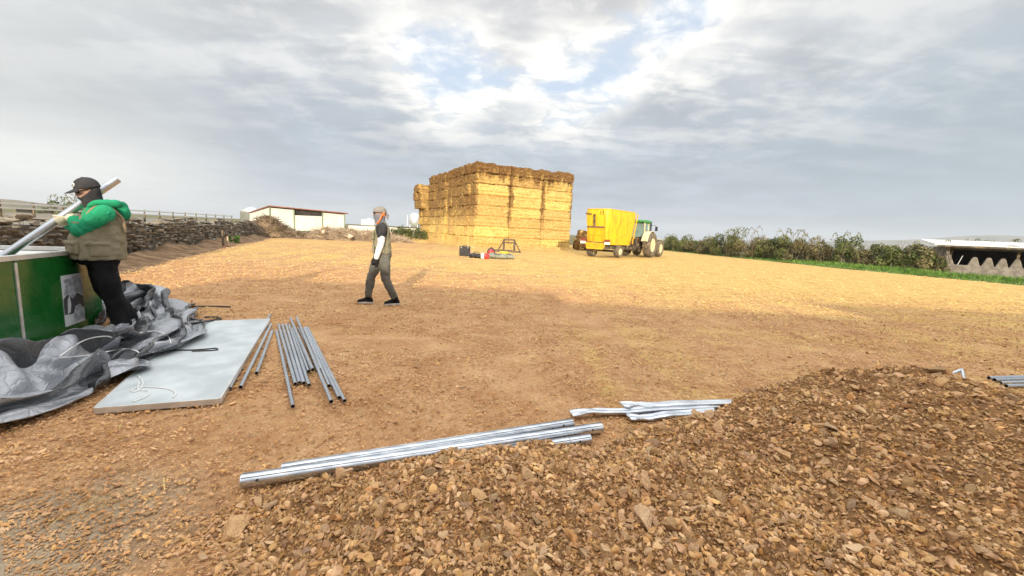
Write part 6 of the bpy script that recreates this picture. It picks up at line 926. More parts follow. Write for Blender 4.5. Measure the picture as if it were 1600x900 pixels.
-16,-10,-12,5,5,10,-10,-4,9,-4,-1,13,-2,8,-9,-1,-9,-3,-5,-4,6,6,-7,4,12,8,2,-10,3,13,-3,-12,-7,1,1,9,4,6,6,2,-1,-3,-8,2,-2,-9,1,3,2,3,5,2,2,-1,-1,-5,-21,-8,3,0,-3,5,-4,-12,3,11,-10,-7,-9,10,16,-1,20,-4,-4,-11,-3,-13,5,-6,-10,-1,16,3,-4,12,3,18,-21,-1,17,2,-12,-6,-4,1,9,4,4,13,1,-5,1,-1,-1,-13,-21,13,-1,0,3,3,2,-2,2,4,-2,-11,-8,-6,2,-4,8,7,-5,-3,20,5,-11,-7,1,5,-8,16,5,-7,-18,2,-10,4,-11,-14,-7,5,7,9,7,11,12,5,-11,8,-3,-7,-5,-5,6,4,2,-2,17,13,-13,1,-3,-8,-16,-9,0,0,-2,3,6,3,7,-1,3,1,-2,-8,-4,4,-7,5,6,-13,-5,-3,4,-7,-8,3,2,11,13,10,-2,-17,5,0,-2,-10,-10,-12,14,8,10,0,6,15,-10,-6,8,-3,-11,-2,-1,3,3,8,-2,5,11,-9,-7,-2,-5,-12,-5,-1,-3,1,7,9,15,6,-1,4,0,-2,-12,-6,8,-4,-8,5,-12,-2,-5,7,-2,-2,-3,-2,18,12,8,-1,-7,1,4,-13,-2,-1,-23,-8,18,6,13,5,3,-1,2,0,-2,-17,-11,7,13,7,3,-11,12,0,-2,-6,-1,-8,-4,1,2,1,6,9,3,11,5,3,-2,-1,-3,-2,-7,-5,-1,-2,-9,4,0,-4,4,3,2,-17,-7,18,0,-2,7,-2,2,8,-17,3,-7,-7,-3,18,-7,-5,25,-14,-22,13,8,8,-6,-12,1,5,14,8,-10,10,5,-2,-3,0,-2,-8,-1,5,-2,9,6,6,2,0,-1,10,-10,-6,-9,-1,4,-1,-9,2,13,-5,-2,-4,1,2,-7,-8,8,7,-13,2,0,7,6,-6,16,-12,2,-15,9,3,-14,6,3,-25,0,2,8,9,-10,-3,-6,16,15,12,12,3,3,-4,-7,-6,-5,-9,-3,-3,3,0,8,1,2,-8,6,-9,-2,-10,1,12,3,-7,-7,10,5,-11,-6,10,-9,-2,11,11,-1,0,2,3,5,3,-11,15,-8,-6,-5,-13,0,22,-14,-10,-19,-2,-1,3,16,12,11,1,6,4,2,13,-3,-1,-12,-11,-9,-11,-13,-5,2,4,5,4,7,4,-6,2,-1,-4,-9,-3,30,4,13,-3,-3,2,5,-5,-2,-16,-12,-11,4,-2,-7,2,4,3,15,7,-1,13,-7,-1,-7,-19,3,-6,-4,-7,-3,-9,0,5,12,22,9,10,-1,-9,-11,-2,-2,-11,-15,-13,-9,-2,-4,2,10,15,1,3,6,-3,-5,9,0,1,-6,-3,-12,8,5,4,-1,7,9,3,-10,-7,3,-18,11,2,-9,-3,7,9,15,7,6,-4,3,-11,4,5,-7,-5,-10,-4,-9,1,10,2,8,10,9,-8,-6,-11,0,-9,-7,-7,-2,-9,3,-3,5,9,15,4,2,6,-9,-3,4,-6,0,-3,-1,2,-1,6,1,1,1,-2,4,-8,-8,3,-10,-13,11,-2,4,4,6,8,16,11,-3,8,0,-1,6,-15,-9,-9,-1,-7,-10,2,4,-2,-1,9,0,-3,-15,6,0,3,5,-2,3,7,2,-5,8,12,12,-7,-3,-15,5,-7,18,-3,-5,1,-5,2,1,-3,10,0,3,10,-20,-7,4,-8,-8,-2,-14,4,9,6,7,11,12,6,0,-3,-12,9,0,-7,-19,-6,-4,-1,-6,4,0,5,6,-4,0,4,1,13,-5,11,5,-6,5,-1,1,1,4,4,-3,-9,-8,8,9,6,-3,-8,4,-3,7,-1,-2,12,-8,-3,13,-2,-23,-2,-3,3,-10,-15,1,5,-1,4,4,5,-2,-4,8,9,-1,-2,-5,-7,-7,-4,7,-2,3,7,11,4,0,0,11,-9,10,4,-3,-5,-6,2,1,-3,4,1,2,5,-4,-13,-16,3,3,-2,-1,10,-1,-10,4,-1,24,7,2,-4,0,-7,-4,-7,3,-20,-8,-5,3,1,1,0,1,0,12,-5,4,-3,8,-4,2,-7,-2,6,15,5,1,2,5,6,-17,13,-2,-6,-10,12,-5,-1,1,-2,-7,-2,6,8,-14,-14,-13,1,9,-1,-3,-7,-1,12,-11,7,-9,6,6,1,-9,-2,2,-8,5,9,-9,-5,-7,-4,1,-5,1,13,-1,2,-18,4,7,13,5,6,7,3,-3,2,12,-2,-5,-12,7,-3,-5,-4,1,0,1,0,-2,-5,-4,-6,0,-5,-3,11,3,-1,-2,0,3,-1,-1,3,6,-15,-15,10,-3,11,9,6,0,-1,-1,5,-4,-12,-6,-2,-11,3,0,-10,16,-13,19,-5,6,5,11,2,0,0,-2,-2,0,-9,-9,-1,6,-11,-2,-4,3,4,0,4,-7,2,-10,-3,4,-2,17,6,12,-5,-2,7,3,-6,-2,2,-4,-6,9,-15,7,-12,5,4,8,10,0,2,-1,5,2,-13,-2,-5,-2,-2,-14,20,-10,18,2,5,0,13,-6,-12,-4,-2,-21,-1,-7,3,-5,5,4,0,2,2,8,-2,-5,-5,-2,0,1,14,1,0,-2,14,10,-2,0,3,-8,-5,-13,-2,-1,6,-9,13,2,-3,-7,-6,2,4,8,-1,5,2,2,2,-2,6,-14,-10,16,2,1,2,0,-5,-14,-13,-1,1,-7,-4,4,15,7,7,3,-7,4,-1,1,-8,-7,10,1,8,1,-3,-7,0,-6,6,10,-8,2,2,-4,-5,-5,10,-4,-1,-2,4,1,-4,2,2,-16,5,4,0,-14,12,12,6,-4,-10,7,9,-1,-1,-7,-5,-5,-3,4,0,-2,-20,-2,-2,24,11,-2,7,-3,15,0,-11,-9,15,0,-13,3,14,11,-3,-4,-12,11,-22,-8,10,5,-1,5,5,12,-9,1,-13,2,2,0,1,-11,6,4,-22,4,2,8,2,-13,-9,10,18,10,-10,-10,-5,-6,-2,-2,-4,5,5,-5,2,2,18,1,-6,10,-1,8,0,7,5,-21,-6,0,2,20,2,-2,6,2,6,4,-6,-11,7,4,6,1,-7,8,8,3,-5,-9,-3,-1,-1,0,-5,6,0,-18,0,7,-6,0,3,10,5,-2,-1,-12,-2,12,-18,1,3,0,8,0,8,16,5,-1,-3,-1,3,-7,7,-6,-14,-1,-12,0,4,8,14,-4,-8,3,-2,0,1,-5,-6,-2,12,3,-9,-8,-8,12,11,2,-3,1,4,6,4,-9,3,2,-10,-2,3,2,5,0,3,-9,-9,6,-3,-4,4,-7,8,3,3,1,7,14,6,-1,-6,6,-13,-19,-6,-2,-5,-2,-3,0,8,1,-12,14,3,-15,-7,1,-3,1,-7,-10,-4,13,4,6,1,-14,14,-4,2,3,5,1,3,3,-4,3,7,-5,0,3,-8,2,7,-3,-6,-1,6,-27,8,-7,2,11,-4,13,-4,3,9,6,-8,-26,-5,7,-13,-1,11,0,-6,-1,0,8,-3,-1,3,1,-2,-3,-3,6,-1,-6,-17,-3,21,0,17,-4,-12,9,-4,2,1,-6,-3,5,6,3,-5,6,-1,14,8,-3,-21,15,-1,3,-26,-5,-13,8,2,-5,-3,12,9,-12,4,5,-5,3,-12,-5,-6,-3,6,15,6,0,-7,-4,11,-14,8,4,3,-4,4,0,0,0,-4,-17,-9,7,8,21,-2,1,5,-9,-1,-3,-7,3,0,-4,5,-3,2,0,14,3,3,-2,8,-17,-5,7,-14,-15,-6,2,-5,6,
12,1,-2,-2,13,-9,-3,2,-2,-16,2,17,15,5,3,-18,9,-2,-3,5,8,3,1,-4,0,0,0,0,-6,-9,-7,-4,21,14,-2,-4,-2,1,-5,-17,6,3,-1,-6,3,6,7,6,4,-4,-1,-3,6,-7,-3,-16,-19,6,23,-16,9,9,-1,-4,19,17,-6,-12,-6,-11,-15,-1,12,16,8,0,-12,16,-12,4,6,-3,9,-2,-4,0,0,0,-1,0,2,-10,-11,9,12,16,-9,-2,-10,4,-16,-1,4,0,0,-3,-5,13,13,-2,0,13,-5,-7,-4,-1,-22,-18,15,11,0,21,1,3,-16,13,12,-1,-7,-7,-9,-17,0,1,12,17,-1,-6,12,-11,6,-5,14,19,-23,-5,0,0,0,-2,-7,15,-7,-10,-7,2,19,1,5,-1,-2,-22,0,5,-8,4,10,-10,11,10,8,-2,5,4,-16,-7,-2,-20,-11,21,5,-2,12,5,0,-14,15,-3,-3,2,-7,-7,-13,-1,2,7,13,9,-4,11,-17,7,-14,1,21,-11,-4,0,0,0,-4,-6,17,7,-1,-8,-11,4,6,1,-8,4,-13,3,5,-1,-7,13,-12,6,8,18,9,6,-1,-16,-11,-7,-19,-10,23,8,3,14,2,-5,-13,15,-11,-5,-1,0,-9,-3,-8,-11,1,16,22,-1,-2,-20,16,2,9,-4,-3,0,0,0,0,0,-7,3,15,14,3,-11,-17,4,10,-10,-8,-9,1,-14,12,-5,8,-19,1,7,22,19,24,-5,-6,-2,-15,-35,6,21,3,6,17,2,-19,0,6,-5,4,-10,-10,-11,3,7,-11,-7,-7,24,21,14,-7,-2,1,-9,3,0,0,0,0,-1,11,7,-11,1,7,6,-2,-16,3,3,-6,5,-3,5,-18,6,-3,-3,-17,-7,-5,11,10,29,6,-19,-3,7,-25,-5,23,6,0,13,15,-17,1,5,-16,-7,7,-1,-11,0,9,-6,14,-15,-1,16,-12,-19,0,14,1,0,0,0,0,-2,-9,0,-4,1,14,3,2,-2,-3,6,-4,-5,-8,9,-6,9,15,-7,-3,-3,1,-8,12,-4,-1,18,-11,-15,-10,-8,8,5,-3,16,5,8,0,-7,7,-10,-11,4,2,-5,1,12,-10,10,4,-15,19,4,-15,5,2,0,0,0,0,0,-2,-11,1,-12,-9,12,17,18,-6,-6,10,-3,-6,-13,16,-16,0,24,15,2,-18,-12,1,11,-10,-5,23,6,-14,-11,-19,11,3,-13,17,4,4,0,-2,14,-6,-15,3,2,-1,-7,4,0,-2,-10,-1,4,5,1,1,0,0,0,0,0,0,-3,0,0,-1,0,4,0,16,-8,0,-10,10,-5,-2,-4,-14,9,20,7,13,-9,-32,-3,22,2,4,-3,10,-12,-17,-8,7,-9,1,5,4,12,5,-1,-3,2,-2,3,-5,3,0,-11,2,3,0,1,-11,7,0,0,0,0,0,0,0,0,7,6,-1,-1,-11,-9,-6,21,-15,-4,7,-5,-2,9,8,2,-6,2,-3,0,-8,5,4,-6,-21,3,-1,11,4,-17,8,20,-14,1,1,6,5,-1,-1,-2,12,-15,7,-2,2,-6,0,-6,-4,-9,17,2,-3,-1,2,-2,-1,2,5,13,8,-1,2,-8,-4,-1,-14,-5,17,-1,-19,9,-1,-2,2,3,-1,0,-10,-2,0,-1,-12,-4,3,9,-11,-1,1,8,-7,4,4,4,3,2,1,-6,5,6,-2,3,0,-3,1,3,-2,-13,5,12,-4,-3,-2,-14,8,6,11,9,-6,-5,6,-3,-7,-6,2,10,8,3,-6,-5,-1,4,-1,-5,6,-6,-2,-3,-4,-1,5,-14,-13,5,10,15,2,-2,-10,-2,-11,-4,-1,14,2,-7,-1,7,7,9,-18,11,-9,3,-4,14,-4,-9,-8,2,18,4,-10,12,-6,2,2,-3,11,-14,-10,6,-2,6,15,-5,9,-6,-7,9,10,-4,-7,9,-13,-1,0,-4,0,-3,0,-15,6,4,6,-16,15,0,0,-15,3,-6,1,-7,9,2,-7,1,13,7,2,-2,8,-16,-3,-1,6,31,-2,-16,-25,-10,7,13,3,-11,-5,3,3,14,-12,2,3,12,-1,-1,-11,-1,12,9,-10,9,7,-3,-2,-7,-1,-7,-2,5,0,6,-3,1,-10,-4,-3,-1,14,7,-2,1,0,-15,-8,-11,6,21,11,-21,7,4,4,-5,-11,6,-7,5,-6,0,2,-1,3,-17,-4,8,1,-4,-1,3,8,0,2,-14,-12,1,9,0,-3,-1,16,-2,4,0,-2,5,-11,-7,8,2,1,-1,6,4,6,7,2,-2,-3,1,1,-6,-10,4,-6,3,13,1,-24,5,5,-1,5,10,-1,-18,-4,14,1,2,-2,-2,-14,13,-6,1,-2,3,0,-8,1,-1,-16,-7,-3,3,-5,0,9,-2,3,4,-4,6,-2,-6,-6,6,1,6,-3,6,4,14,2,9,0,5,1,-2,-5,-12,2,-1,-4,9,-6,-15,0,13,-4,3,0,8,9,1,-2,5,-5,-7,15,11,14,-13,5,1,-1,-2,-4,3,-7,-16,3,-4,-5,-11,2,3,2,6,-8,-3,6,-6,-2,-6,0,0,2,-7,5,4,15,-1,10,1,5,5,3,4,-2,-3,2,-7,-6,7,-2,-4,8,3,8,-6,-6,1,2,3,2,-4,-5,0,3,3,11,11,4,0,-8,-1,-1,-10,-8,0,5,0,0,-2,6,-2,-5,5,-4,-2,1,-4,3,1,-4,-1,-7,-1,7,7,-4,1,1,2,5,-3,-2,4,-2,4,1,-1,3,-7,11,12,1,1,0,2,-3,1,-9,-10,-8,-16,3,6,-12,0,0,7,2,-5,12,3,-8,-4,0,-2,-5,9,8,4,-10,5,7,-5,4,8,-6,2,-4,-8,0,-6,2,14,1,-6,-2,2,-8,-1,1,-2,4,-8,5,-4,-3,5,2,5,-7,7,9,4,1,-5,-1,-12,-3,3,-1,-17,4,4,-2,1,2,2,-6,2,-1,-1,9,-3,-3,-5,7,6,-10,13,-4,7,1,4,6,1,-1,-4,-9,0,5,-4,2,-9,-1,0,7,-2,1,3,-3,0,-4,-9,-16,1,-3,5,10,1,0,1,-5,2,-4,7,-1,-5,6,-5,5,-14,3,-2,5,3,-4,-3,14,4,-6,-5,-14,4,0,8,4,-2,9,2,14,2,2,-4,9,-4,-5,-13,1,0,2,0,-13,0,2,11,0,-8,15,5,-3,1,-11,-2,-3,-3,-3,-9,7,0,3,-7,3,0,3,-9,-10,3,-3,9,7,-8,2,6,1,5,-3,-11,1,2,1,-3,-2,2,4,7,5,-7,9,-5,3,-2,3,15,-2,-11,2,-4,-4,5,-12,-5,6,-1,9,-1,0,22,0,-6,0,-2,-6,2,-2,-10,3,4,-5,2,-1,10,8,-12,-14,-8,-2,10,-2,2,5,-4,9,-1,2,-4,5,-4,-12,5,-6,-11,7,19,2,4,-5,-1,-8,2,3,2,12,4,-9,11,-10,-1,-3,-9,-4,-1,0,7,3,3,17,7,-19,-11,-4,4,8,-2,-1,2,0,6,4,0,6,-7,-7,-3,0,-2,2,-5,5,4,-14,-2,1,4,6,1,-5,-7,-9,1,5,5,5,-2,8,-5,-11,1,7,8,-3,11,-1,0,1,-10,-6,-1,-2,-5,-2,4,10,9,-4,11,3,-8,3,13,-1,-16,-6,-11,-9,-1,2,5,-5,2,1,-2,2,2,2,-1,5,-6,0,-6,7,-2,-1,3,3,-3,-7,1,12,-17,7,10,5,-16,-2,5,3,0,8,0,8,4,5,-12,-12,-9,9,-3,
-2,-6,4,9,2,-1,14,7,1,3,13,-12,-16,-12,-17,-10,-1,14,-2,-8,7,3,-5,15,1,8,-6,4,-7,-7,2,2,2,1,1,-5,-2,5,-1,20,-14,2,2,1,1,2,-11,-6,2,14,3,5,7,-2,-14,-3,0,-1,-12,-1,2,4,7,11,6,10,3,0,-2,-5,-16,-12,-12,-13,-6,1,14,0,7,14,15,5,4,-3,-3,-11,2,-3,-5,5,-7,-5,5,0,-1,1,-10,0,23,-7,15,9,-7,2,-16,-7,-1,-5,6,8,6,8,6,-4,0,-11,-6,-5,1,7,-6,5,1,1,15,4,2,-2,-10,-16,-15,-8,-10,3,10,12,17,5,12,10,9,-2,4,-10,-12,0,0,-8,-6,4,-6,6,-17,0,3,-1,-1,-4,-4,6,2,-10,-8,-9,-3,11,9,6,10,7,12,1,-16,-14,-19,9,13,13,1,-18,-1,9,12,13,3,5,-3,-9,-17,-14,-5,-8,5,6,6,14,2,13,14,5,-17,0,-13,-14,-3,-10,-3,-5,6,-8,9,0,3,0,2,-6,17,3,-6,3,-12,3,-3,-8,3,-2,7,-2,10,9,4,-2,-7,4,9,-4,0,-18,-21,3,13,10,13,5,4,-2,-7,-13,-11,-6,-9,-2,9,7,18,4,9,12,-6,-15,-2,-12,-18,-1,-8,0,-10,4,2,8,3,1,10,17,1,12,-3,-1,0,-16,-7,-8,-5,-3,-2,-2,3,18,4,3,0,4,9,1,-16,-18,-29,-7,12,19,12,12,3,6,-1,-4,-8,-10,-7,-6,1,1,6,12,-1,6,0,-6,-6,-5,-12,-4,2,-7,4,-10,2,9,11,2,-4,0,1,49,-8,-17,-8,-1,-15,-7,-6,-4,7,3,0,9,-2,2,4,-3,-9,-14,-12,-16,-1,-1,-1,10,12,7,11,10,13,0,-1,-5,-7,-7,-4,-2,6,3,4,-8,6,1,-3,-8,-2,-7,1,0,-3,3,-8,15,11,1,-6,1,0,6,2,-14,2,12,3,-4,13,-1,0,2,-5,-2,5,3,6,5,-5,-9,-8,-13,-12,-7,-9,-7,7,3,9,12,16,7,3,6,-1,-8,-14,-1,1,3,1,6,-1,5,0,-3,-1,3,-2,-2,-2,-6,4,-5,10,3,0,1,3,-4,-5,-2,-3,22,0,-5,-1,1,-3,4,-1,-5,-1,14,9,6,5,0,-7,-6,-22,-6,5,-17,-8,4,0,10,7,13,6,5,2,-3,-6,-9,2,-5,-7,-7,-4,2,-5,10,-1,6,4,-2,4,10,-6,-9,-3,4,4,-3,-6,0,-3,3,14,1,-7,14,0,5,-2,-12,-9,-2,4,3,15,9,9,1,8,3,0,-12,0,-14,-16,7,0,7,2,7,16,0,3,5,-7,-8,-17,-9,-7,-6,-10,-9,-6,4,7,1,13,10,10,10,-4,-12,2,-3,-4,-4,-6,-2,3,5,13,4,-7,-2,7,-20,-8,-9,-6,5,-1,0,4,7,8,5,10,12,-1,-5,-1,-2,4,10,-3,-1,11,7,13,9,-7,6,-1,-11,-10,-14,-3,-9,-8,-20,-7,1,3,1,12,13,14,12,8,1,-9,-7,-7,-4,-3,-4,0,-3,-2,2,-7,5,4,5,1,-28,-2,2,-1,3,-2,7,0,-1,-5,-5,-3,0,5,-4,-7,6,6,5,0,2,10,4,7,4,9,0,8,-7,-7,-4,-12,-14,-18,-1,0,4,16,13,13,10,13,4,-15,-12,-11,5,-7,0,-2,-3,2,4,7,-9,3,-5,0,3,2,5,-2,4,-3,-3,4,3,0,-2,-9,-1,-17,-6,-5,4,1,3,-11,-16,2,12,-2,4,7,-2,-1,2,-4,-7,-5,-14,3,10,6,7,9,12,14,10,6,12,-6,-17,-23,-11,11,5,-2,-1,-5,6,4,1,-2,5,3,-6,-3,-2,-3,42,-1,0,5,-6,-7,-11,2,-2,-5,-8,9,-9,-4,-7,5,-12,-6,1,10,-19,5,-8,-8,1,-6,-6,-10,13,12,13,-4,-2,8,6,13,14,4,5,0,-6,-11,-7,4,-6,4,-12,-8,-6,4,6,-3,4,3,4,-1,9,6,-11,1,-17,12,-6,0,2,14,16,2,5,2,7,-7,2,-11,1,-8,8,5,6,-8,2,-19,-6,-8,-5,-3,-4,2,-3,2,11,15,13,11,11,3,-4,-13,-13,-9,-18,-12,-4,11,7,-12,-1,13,5,4,-2,0,2,-1,2,-1,1,0,-1,2,-25,-3,15,-1,-2,-9,-3,11,11,5,1,6,6,3,-12,-20,-5,13,30,11,7,2,-5,-6,-12,-4,-5,-5,3,4,5,9,2,12,4,-6,-12,-2,-21,-21,-13,-9,3,1,13,7,5,9,12,-1,5,-1,-5,4,-1,-2,1,-3,9,0,-24,3,-3,9,2,2,-12,-6,1,6,-4,-2,-5,12,18,17,-14,-16,-15,20,28,8,5,7,-7,-5,-9,-6,-2,-1,-3,-4,2,-1,1,5,-6,-14,-2,-8,-12,-1,-3,1,7,19,17,2,8,20,2,-2,-1,-8,-4,1,-4,9,-5,-1,-16,1,2,-1,11,-1,1,-7,-5,1,0,-4,-12,-15,0,17,28,17,-4,-19,-4,5,6,-3,5,-15,-1,-7,-7,1,0,7,8,-5,5,-5,-3,-2,-6,3,8,2,-2,4,5,6,12,19,1,-4,4,3,-8,7,-3,-13,5,-4,4,2,24,-10,-12,-1,5,7,1,2,-11,2,-12,-13,-9,-1,-10,-9,5,14,6,12,-12,8,0,1,-7,-2,-10,-4,-8,-7,3,2,9,10,0,8,10,5,13,-1,-6,-1,7,2,-1,-4,0,-3,7,-3,1,3,4,-12,-4,11,-9,0,2,-4,-12,11,5,4,-4,0,2,-3,1,-19,9,3,-2,-8,-3,-5,-12,-1,10,1,11,-4,1,-3,-3,-1,-4,-6,-5,-6,-3,2,4,8,13,16,10,8,1,3,-2,-6,-3,-6,-8,0,-2,-3,9,8,-10,-4,0,-1,-1,-6,2,-10,0,7,1,-3,7,-9,-3,-2,10,-1,2,3,-10,2,6,-4,-4,-5,-2,-4,0,6,5,2,-2,-4,4,7,5,-15,-3,-1,-6,-5,5,5,1,7,6,7,10,-1,4,-12,-14,0,-5,-8,-5,2,-4,5,7,1,2,2,-5,-3,-3,2,-11,1,-7,4,-6,8,-5,13,3,5,-2,-3,1,-9,0,2,-11,4,2,-1,-2,-2,4,6,-1,5,-7,-4,0,4,-4,-2,2,3,-2,2,7,1,12,-1,-4,0,-5,1,-7,-17,-10,-1,-1,-7,-2,-1,10,3,8,3,-1,-4,1,0,2,-5,-5,-6,1,-4,7,-3,-1,10,5,6,-6,1,-3,7,2,-10,3,2,-8,1,2,7,1,4,7,-7,5,-2,-9,-8,0,-2,-2,-7,1,8,-2,-2,4,0,-3,5,1,-1,-8,-15,-5,2,-4,6,3,3,-3,7,14,-6,0,12,-8,1,-7,3,-1,2,2,-10,-2,-3,7,7,4,5,-3,-2,1,1,-3,-7,5,-6,-2,3,6,0,7,7,-19,14,7,-6,-6,-6,-11,5,-1,-6,3,10,-9,2,-1,-7,2,2,2,-2,3,0,-4,-9,-1,13,-2,0,5,1,-2,-5,9,-7,2,-6,2,-1,0,0,-8,2,-3,3,7,2,12,-9,0,-9,-3,3,4,0,-9,-7,8,9,0,6,-7,-10,12,3,-7,4,-8,-8,5,0,2,-3,0,-2,8,-4,2,0,3,0,-4,4,7,-1,-10,-9,11,4,-2,7,-2,-6,9,-7,
]
def tarp_points():
    nu, nv, lo, st = TARP_SHAPE
    D = np.array(TARP_FOLDS).reshape(3, nu, nv).transpose(1, 2, 0)
    return np.array(lo)+np.cumsum(np.cumsum(D, axis=0), axis=1)*np.array(st)
def build_tarp():
    o0 = Vector(gp(150, 610)); V = tarp_points(); nu, nv = V.shape[:2]
    i = np.arange(nu*nv).reshape(nu, nv); F = np.stack([i[:-1, :-1], i[1:, :-1], i[1:, 1:], i[:-1, 1:]], -1).reshape(-1, 4)
    o = add('tarpaulin', V.reshape(-1, 3), F, M_TARP, smooth=True); o.location = o0
    sb = o.modifiers.new('subdivide', 'SUBSURF'); sb.levels = sb.render_levels = 2
    tx = bpy.data.textures.new('film_creases', 'MUSGRAVE'); tx.musgrave_type = 'RIDGED_MULTIFRACTAL'; tx.noise_scale = .30; tx.octaves = 3; tx.noise_intensity = .5
    dm = o.modifiers.new('creases', 'DISPLACE'); dm.texture = tx; dm.strength = .016; dm.mid_level = .6; dm.texture_coords = 'LOCAL'
    # a flat apron of the same film between the folds and the bin
    n = 46; px = [(60, 562), (215, 556), (205, 518), (140, 518)]; C4 = [Vector(gp(*q))-o0 for q in px]; V = []
    for i in range(n+1):
        for j in range(n+1):
            a, b = i/n, j/n; p = (C4[0]*(1-a)+C4[1]*a)*(1-b)+(C4[3]*(1-a)+C4[2]*a)*b
            V.append((p.x, p.y, .06+.03*max(0, fbm(np.array([[p.x*2.2, p.y*1.2]]), 3, 51)[0])+.012*ridged(np.array([[p.x*2.5, p.y*1.5]]), 2, 5)[0]))
    i = np.arange((n+1)**2).reshape(n+1, n+1); F = np.stack([i[:-1, :-1], i[1:, :-1], i[1:, 1:], i[:-1, 1:]], -1).reshape(-1, 4)
    add('apron', V, F, M_TARP, o, True)
    tag(o, 'big crumpled heap of shiny grey plastic tarpaulin along the green bin', 'tarpaulin')
    M_ROPE = mat('white_cord', (.72, .72, .68), (.8, .8, .77), 30, .7)
    M_STRAP = mat('black_strap', (.03, .028, .026), (.06, .055, .05), 12, .6)
    from mathutils.bvhtree import BVHTree
    bpy.context.view_layer.update(); dg = bpy.context.evaluated_depsgraph_get(); trees = []
    for q in (o, o.children[0], bpy.data.objects['skin']): trees.append((BVHTree.FromObject(q, dg), q.matrix_world.copy()))
    def onto(u, v):          # where the cord lies: on the film, the sheet or the ground
        d = Vector(ray(u, v)).normalized(); c = Vector(_C); best = Vector(gp(u, v)); bd = (best-c).length
        for tr, mw in trees:
            h = tr.ray_cast(mw.inverted() @ c, d)
            if h[0] is not None and h[3] < bd: bd = h[3]; best = mw @ h[0]
        return best
    def cord(px, r, label, m_, cat, name, zoff=0.0):
        U = [Vector((q[0], q[1])) for q in px]; Q2 = []
        for k in range(len(U)-1):
            p0, p1, p2, p3 = U[max(k-1, 0)], U[k], U[k+1], U[min(k+2, len(U)-1)]
            for f in np.linspace(0, 1, 9)[:-1]: Q2.append(.5*((2*p1)+(-p0+p2)*f+(2*p0-5*p1+4*p2-p3)*f*f+(-p0+3*p1-3*p2+p3)*f**3))
        Q2.append(U[-1]); P = [onto(q.x, q.y)+Vector((0, 0, r*.9)) for q in Q2]
        for _ in range(3):      # a cord bridges the hollows between folds
            P = [P[0]]+[(a_+b_*2+c_)/4 for a_, b_, c_ in zip(P[:-2], P[1:-1], P[2:])]+[P[-1]]
        o1 = P[0].copy(); o_ = MB().tube([p-o1 for p in P], r, 7).build(name, m_, smooth=True); o_.location = o1; tag(o_, label, cat)
    cord([(92, 559, .25), (130, 533, .16), (165, 526, .15), (182, 530, .16), (205, 524, .2), (240, 518, .32), (262, 525, .33), (267, 538, .22)], .006, 'white cord looping over the tarpaulin near the man\'s shoe', M_ROPE, 'cord', 'cord')
    cord([(92, 560, .16), (140, 556, .13), (185, 547, .30), (210, 548, .33), (221, 556, .27)], .006, 'white cord across the hollow roll of the tarpaulin', M_ROPE, 'cord', 'cord')
    cord([(216, 588, .10), (224, 600, .055), (214, 612, .055), (205, 612, .055), (215, 606, .06), (240, 606, .055), (265, 609, .055), (275, 616, .053), (270, 622, .053)], .005, 'white cord with a curled tail lying on the bare white sheet', M_ROPE, 'cord', 'cord')
    cord([(218, 598, .055), (216, 610, .056), (232, 611, .056), (230, 620, .054), (207, 629, .052)], .005, 'short white cord crossing the curled one on the sheet', M_ROPE, 'cord', 'cord')
    cord([(254, 547, .10), (285, 548, .062), (315, 547, .06), (337, 545, .06), (337, 548, .06), (300, 549.5, .06)], .007, 'black strap lying across the white sheet', M_STRAP, 'strap', 'strap')
    cord([(300, 480, .02), (330, 479.5, .02), (360, 480.5, .02)], .012, 'thin black rod on the ground beyond the tarpaulin', M_STRAP, 'rod', 'rod')
    cord([(300, 507, .03), (325, 503, .02), (345, 500, .02), (338, 497, .02), (320, 497, .02)], .014, 'folded black strap on the ground behind the white sheet', M_STRAP, 'strap', 'strap')
build_tarp()
# ================================================================== PEOPLE
def fabric(name, c1, c2, rough=.9, bump=.35, bscale=10, scale=5):
    return mat(name, c1, c2, scale, rough, bump=bump, bscale=bscale, bdist=.03, spec=.15)
M_SKIN = mat('skin', (.46, .27, .19), (.54, .33, .24), 9, .55)
M_HOOD = fabric('green_fleece', (.018, .25, .115), (.03, .34, .17))
M_VEST1 = fabric('olive_vest', (.20, .175, .11), (.28, .245, .165))
M_BLACK = fabric('black_cloth', (.008, .008, .009), (.02, .02, .021))
M_CHAR = fabric('charcoal_knit', (.035, .034, .037), (.06, .058, .062))
M_GLOVE = fabric('cream_glove', (.62, .53, .38), (.76, .68, .52))
M_SHOE1 = fabric('grey_trainer', (.26, .235, .20), (.42, .39, .34))
M_SOLE = mat('pale_sole', (.5, .48, .43), (.62, .6, .55), 9, .7)
M_GREYK = fabric('grey_headcloth', (.20, .18, .165), (.28, .255, .235))
M_GREYM = fabric('blue_grey_mask', (.16, .17, .20), (.23, .24, .275))
M_VEST2 = fabric('khaki_vest', (.215, .20, .13), (.30, .28, .19))
M_TROUS = fabric('grey_trousers', (.115, .115, .10), (.175, .175, .155))
M_SLEEVE = fabric('white_sleeve', (.72, .72, .72), (.82, .82, .82), bump=.15)
M_ORANGE = mat('orange_plastic', (.80, .16, .025), (.85, .22, .04), 5, .45)
M_LENS = mat('dark_lens', (.008, .008, .009), None, rough=.08, spec=.7)
M_EMB = mat('white_embroidery', (.75, .74, .70), (.82, .81, .78), 40, .8)
M_BLACKG = fabric('black_glove', (.015, .015, .016), (.03, .03, .032))
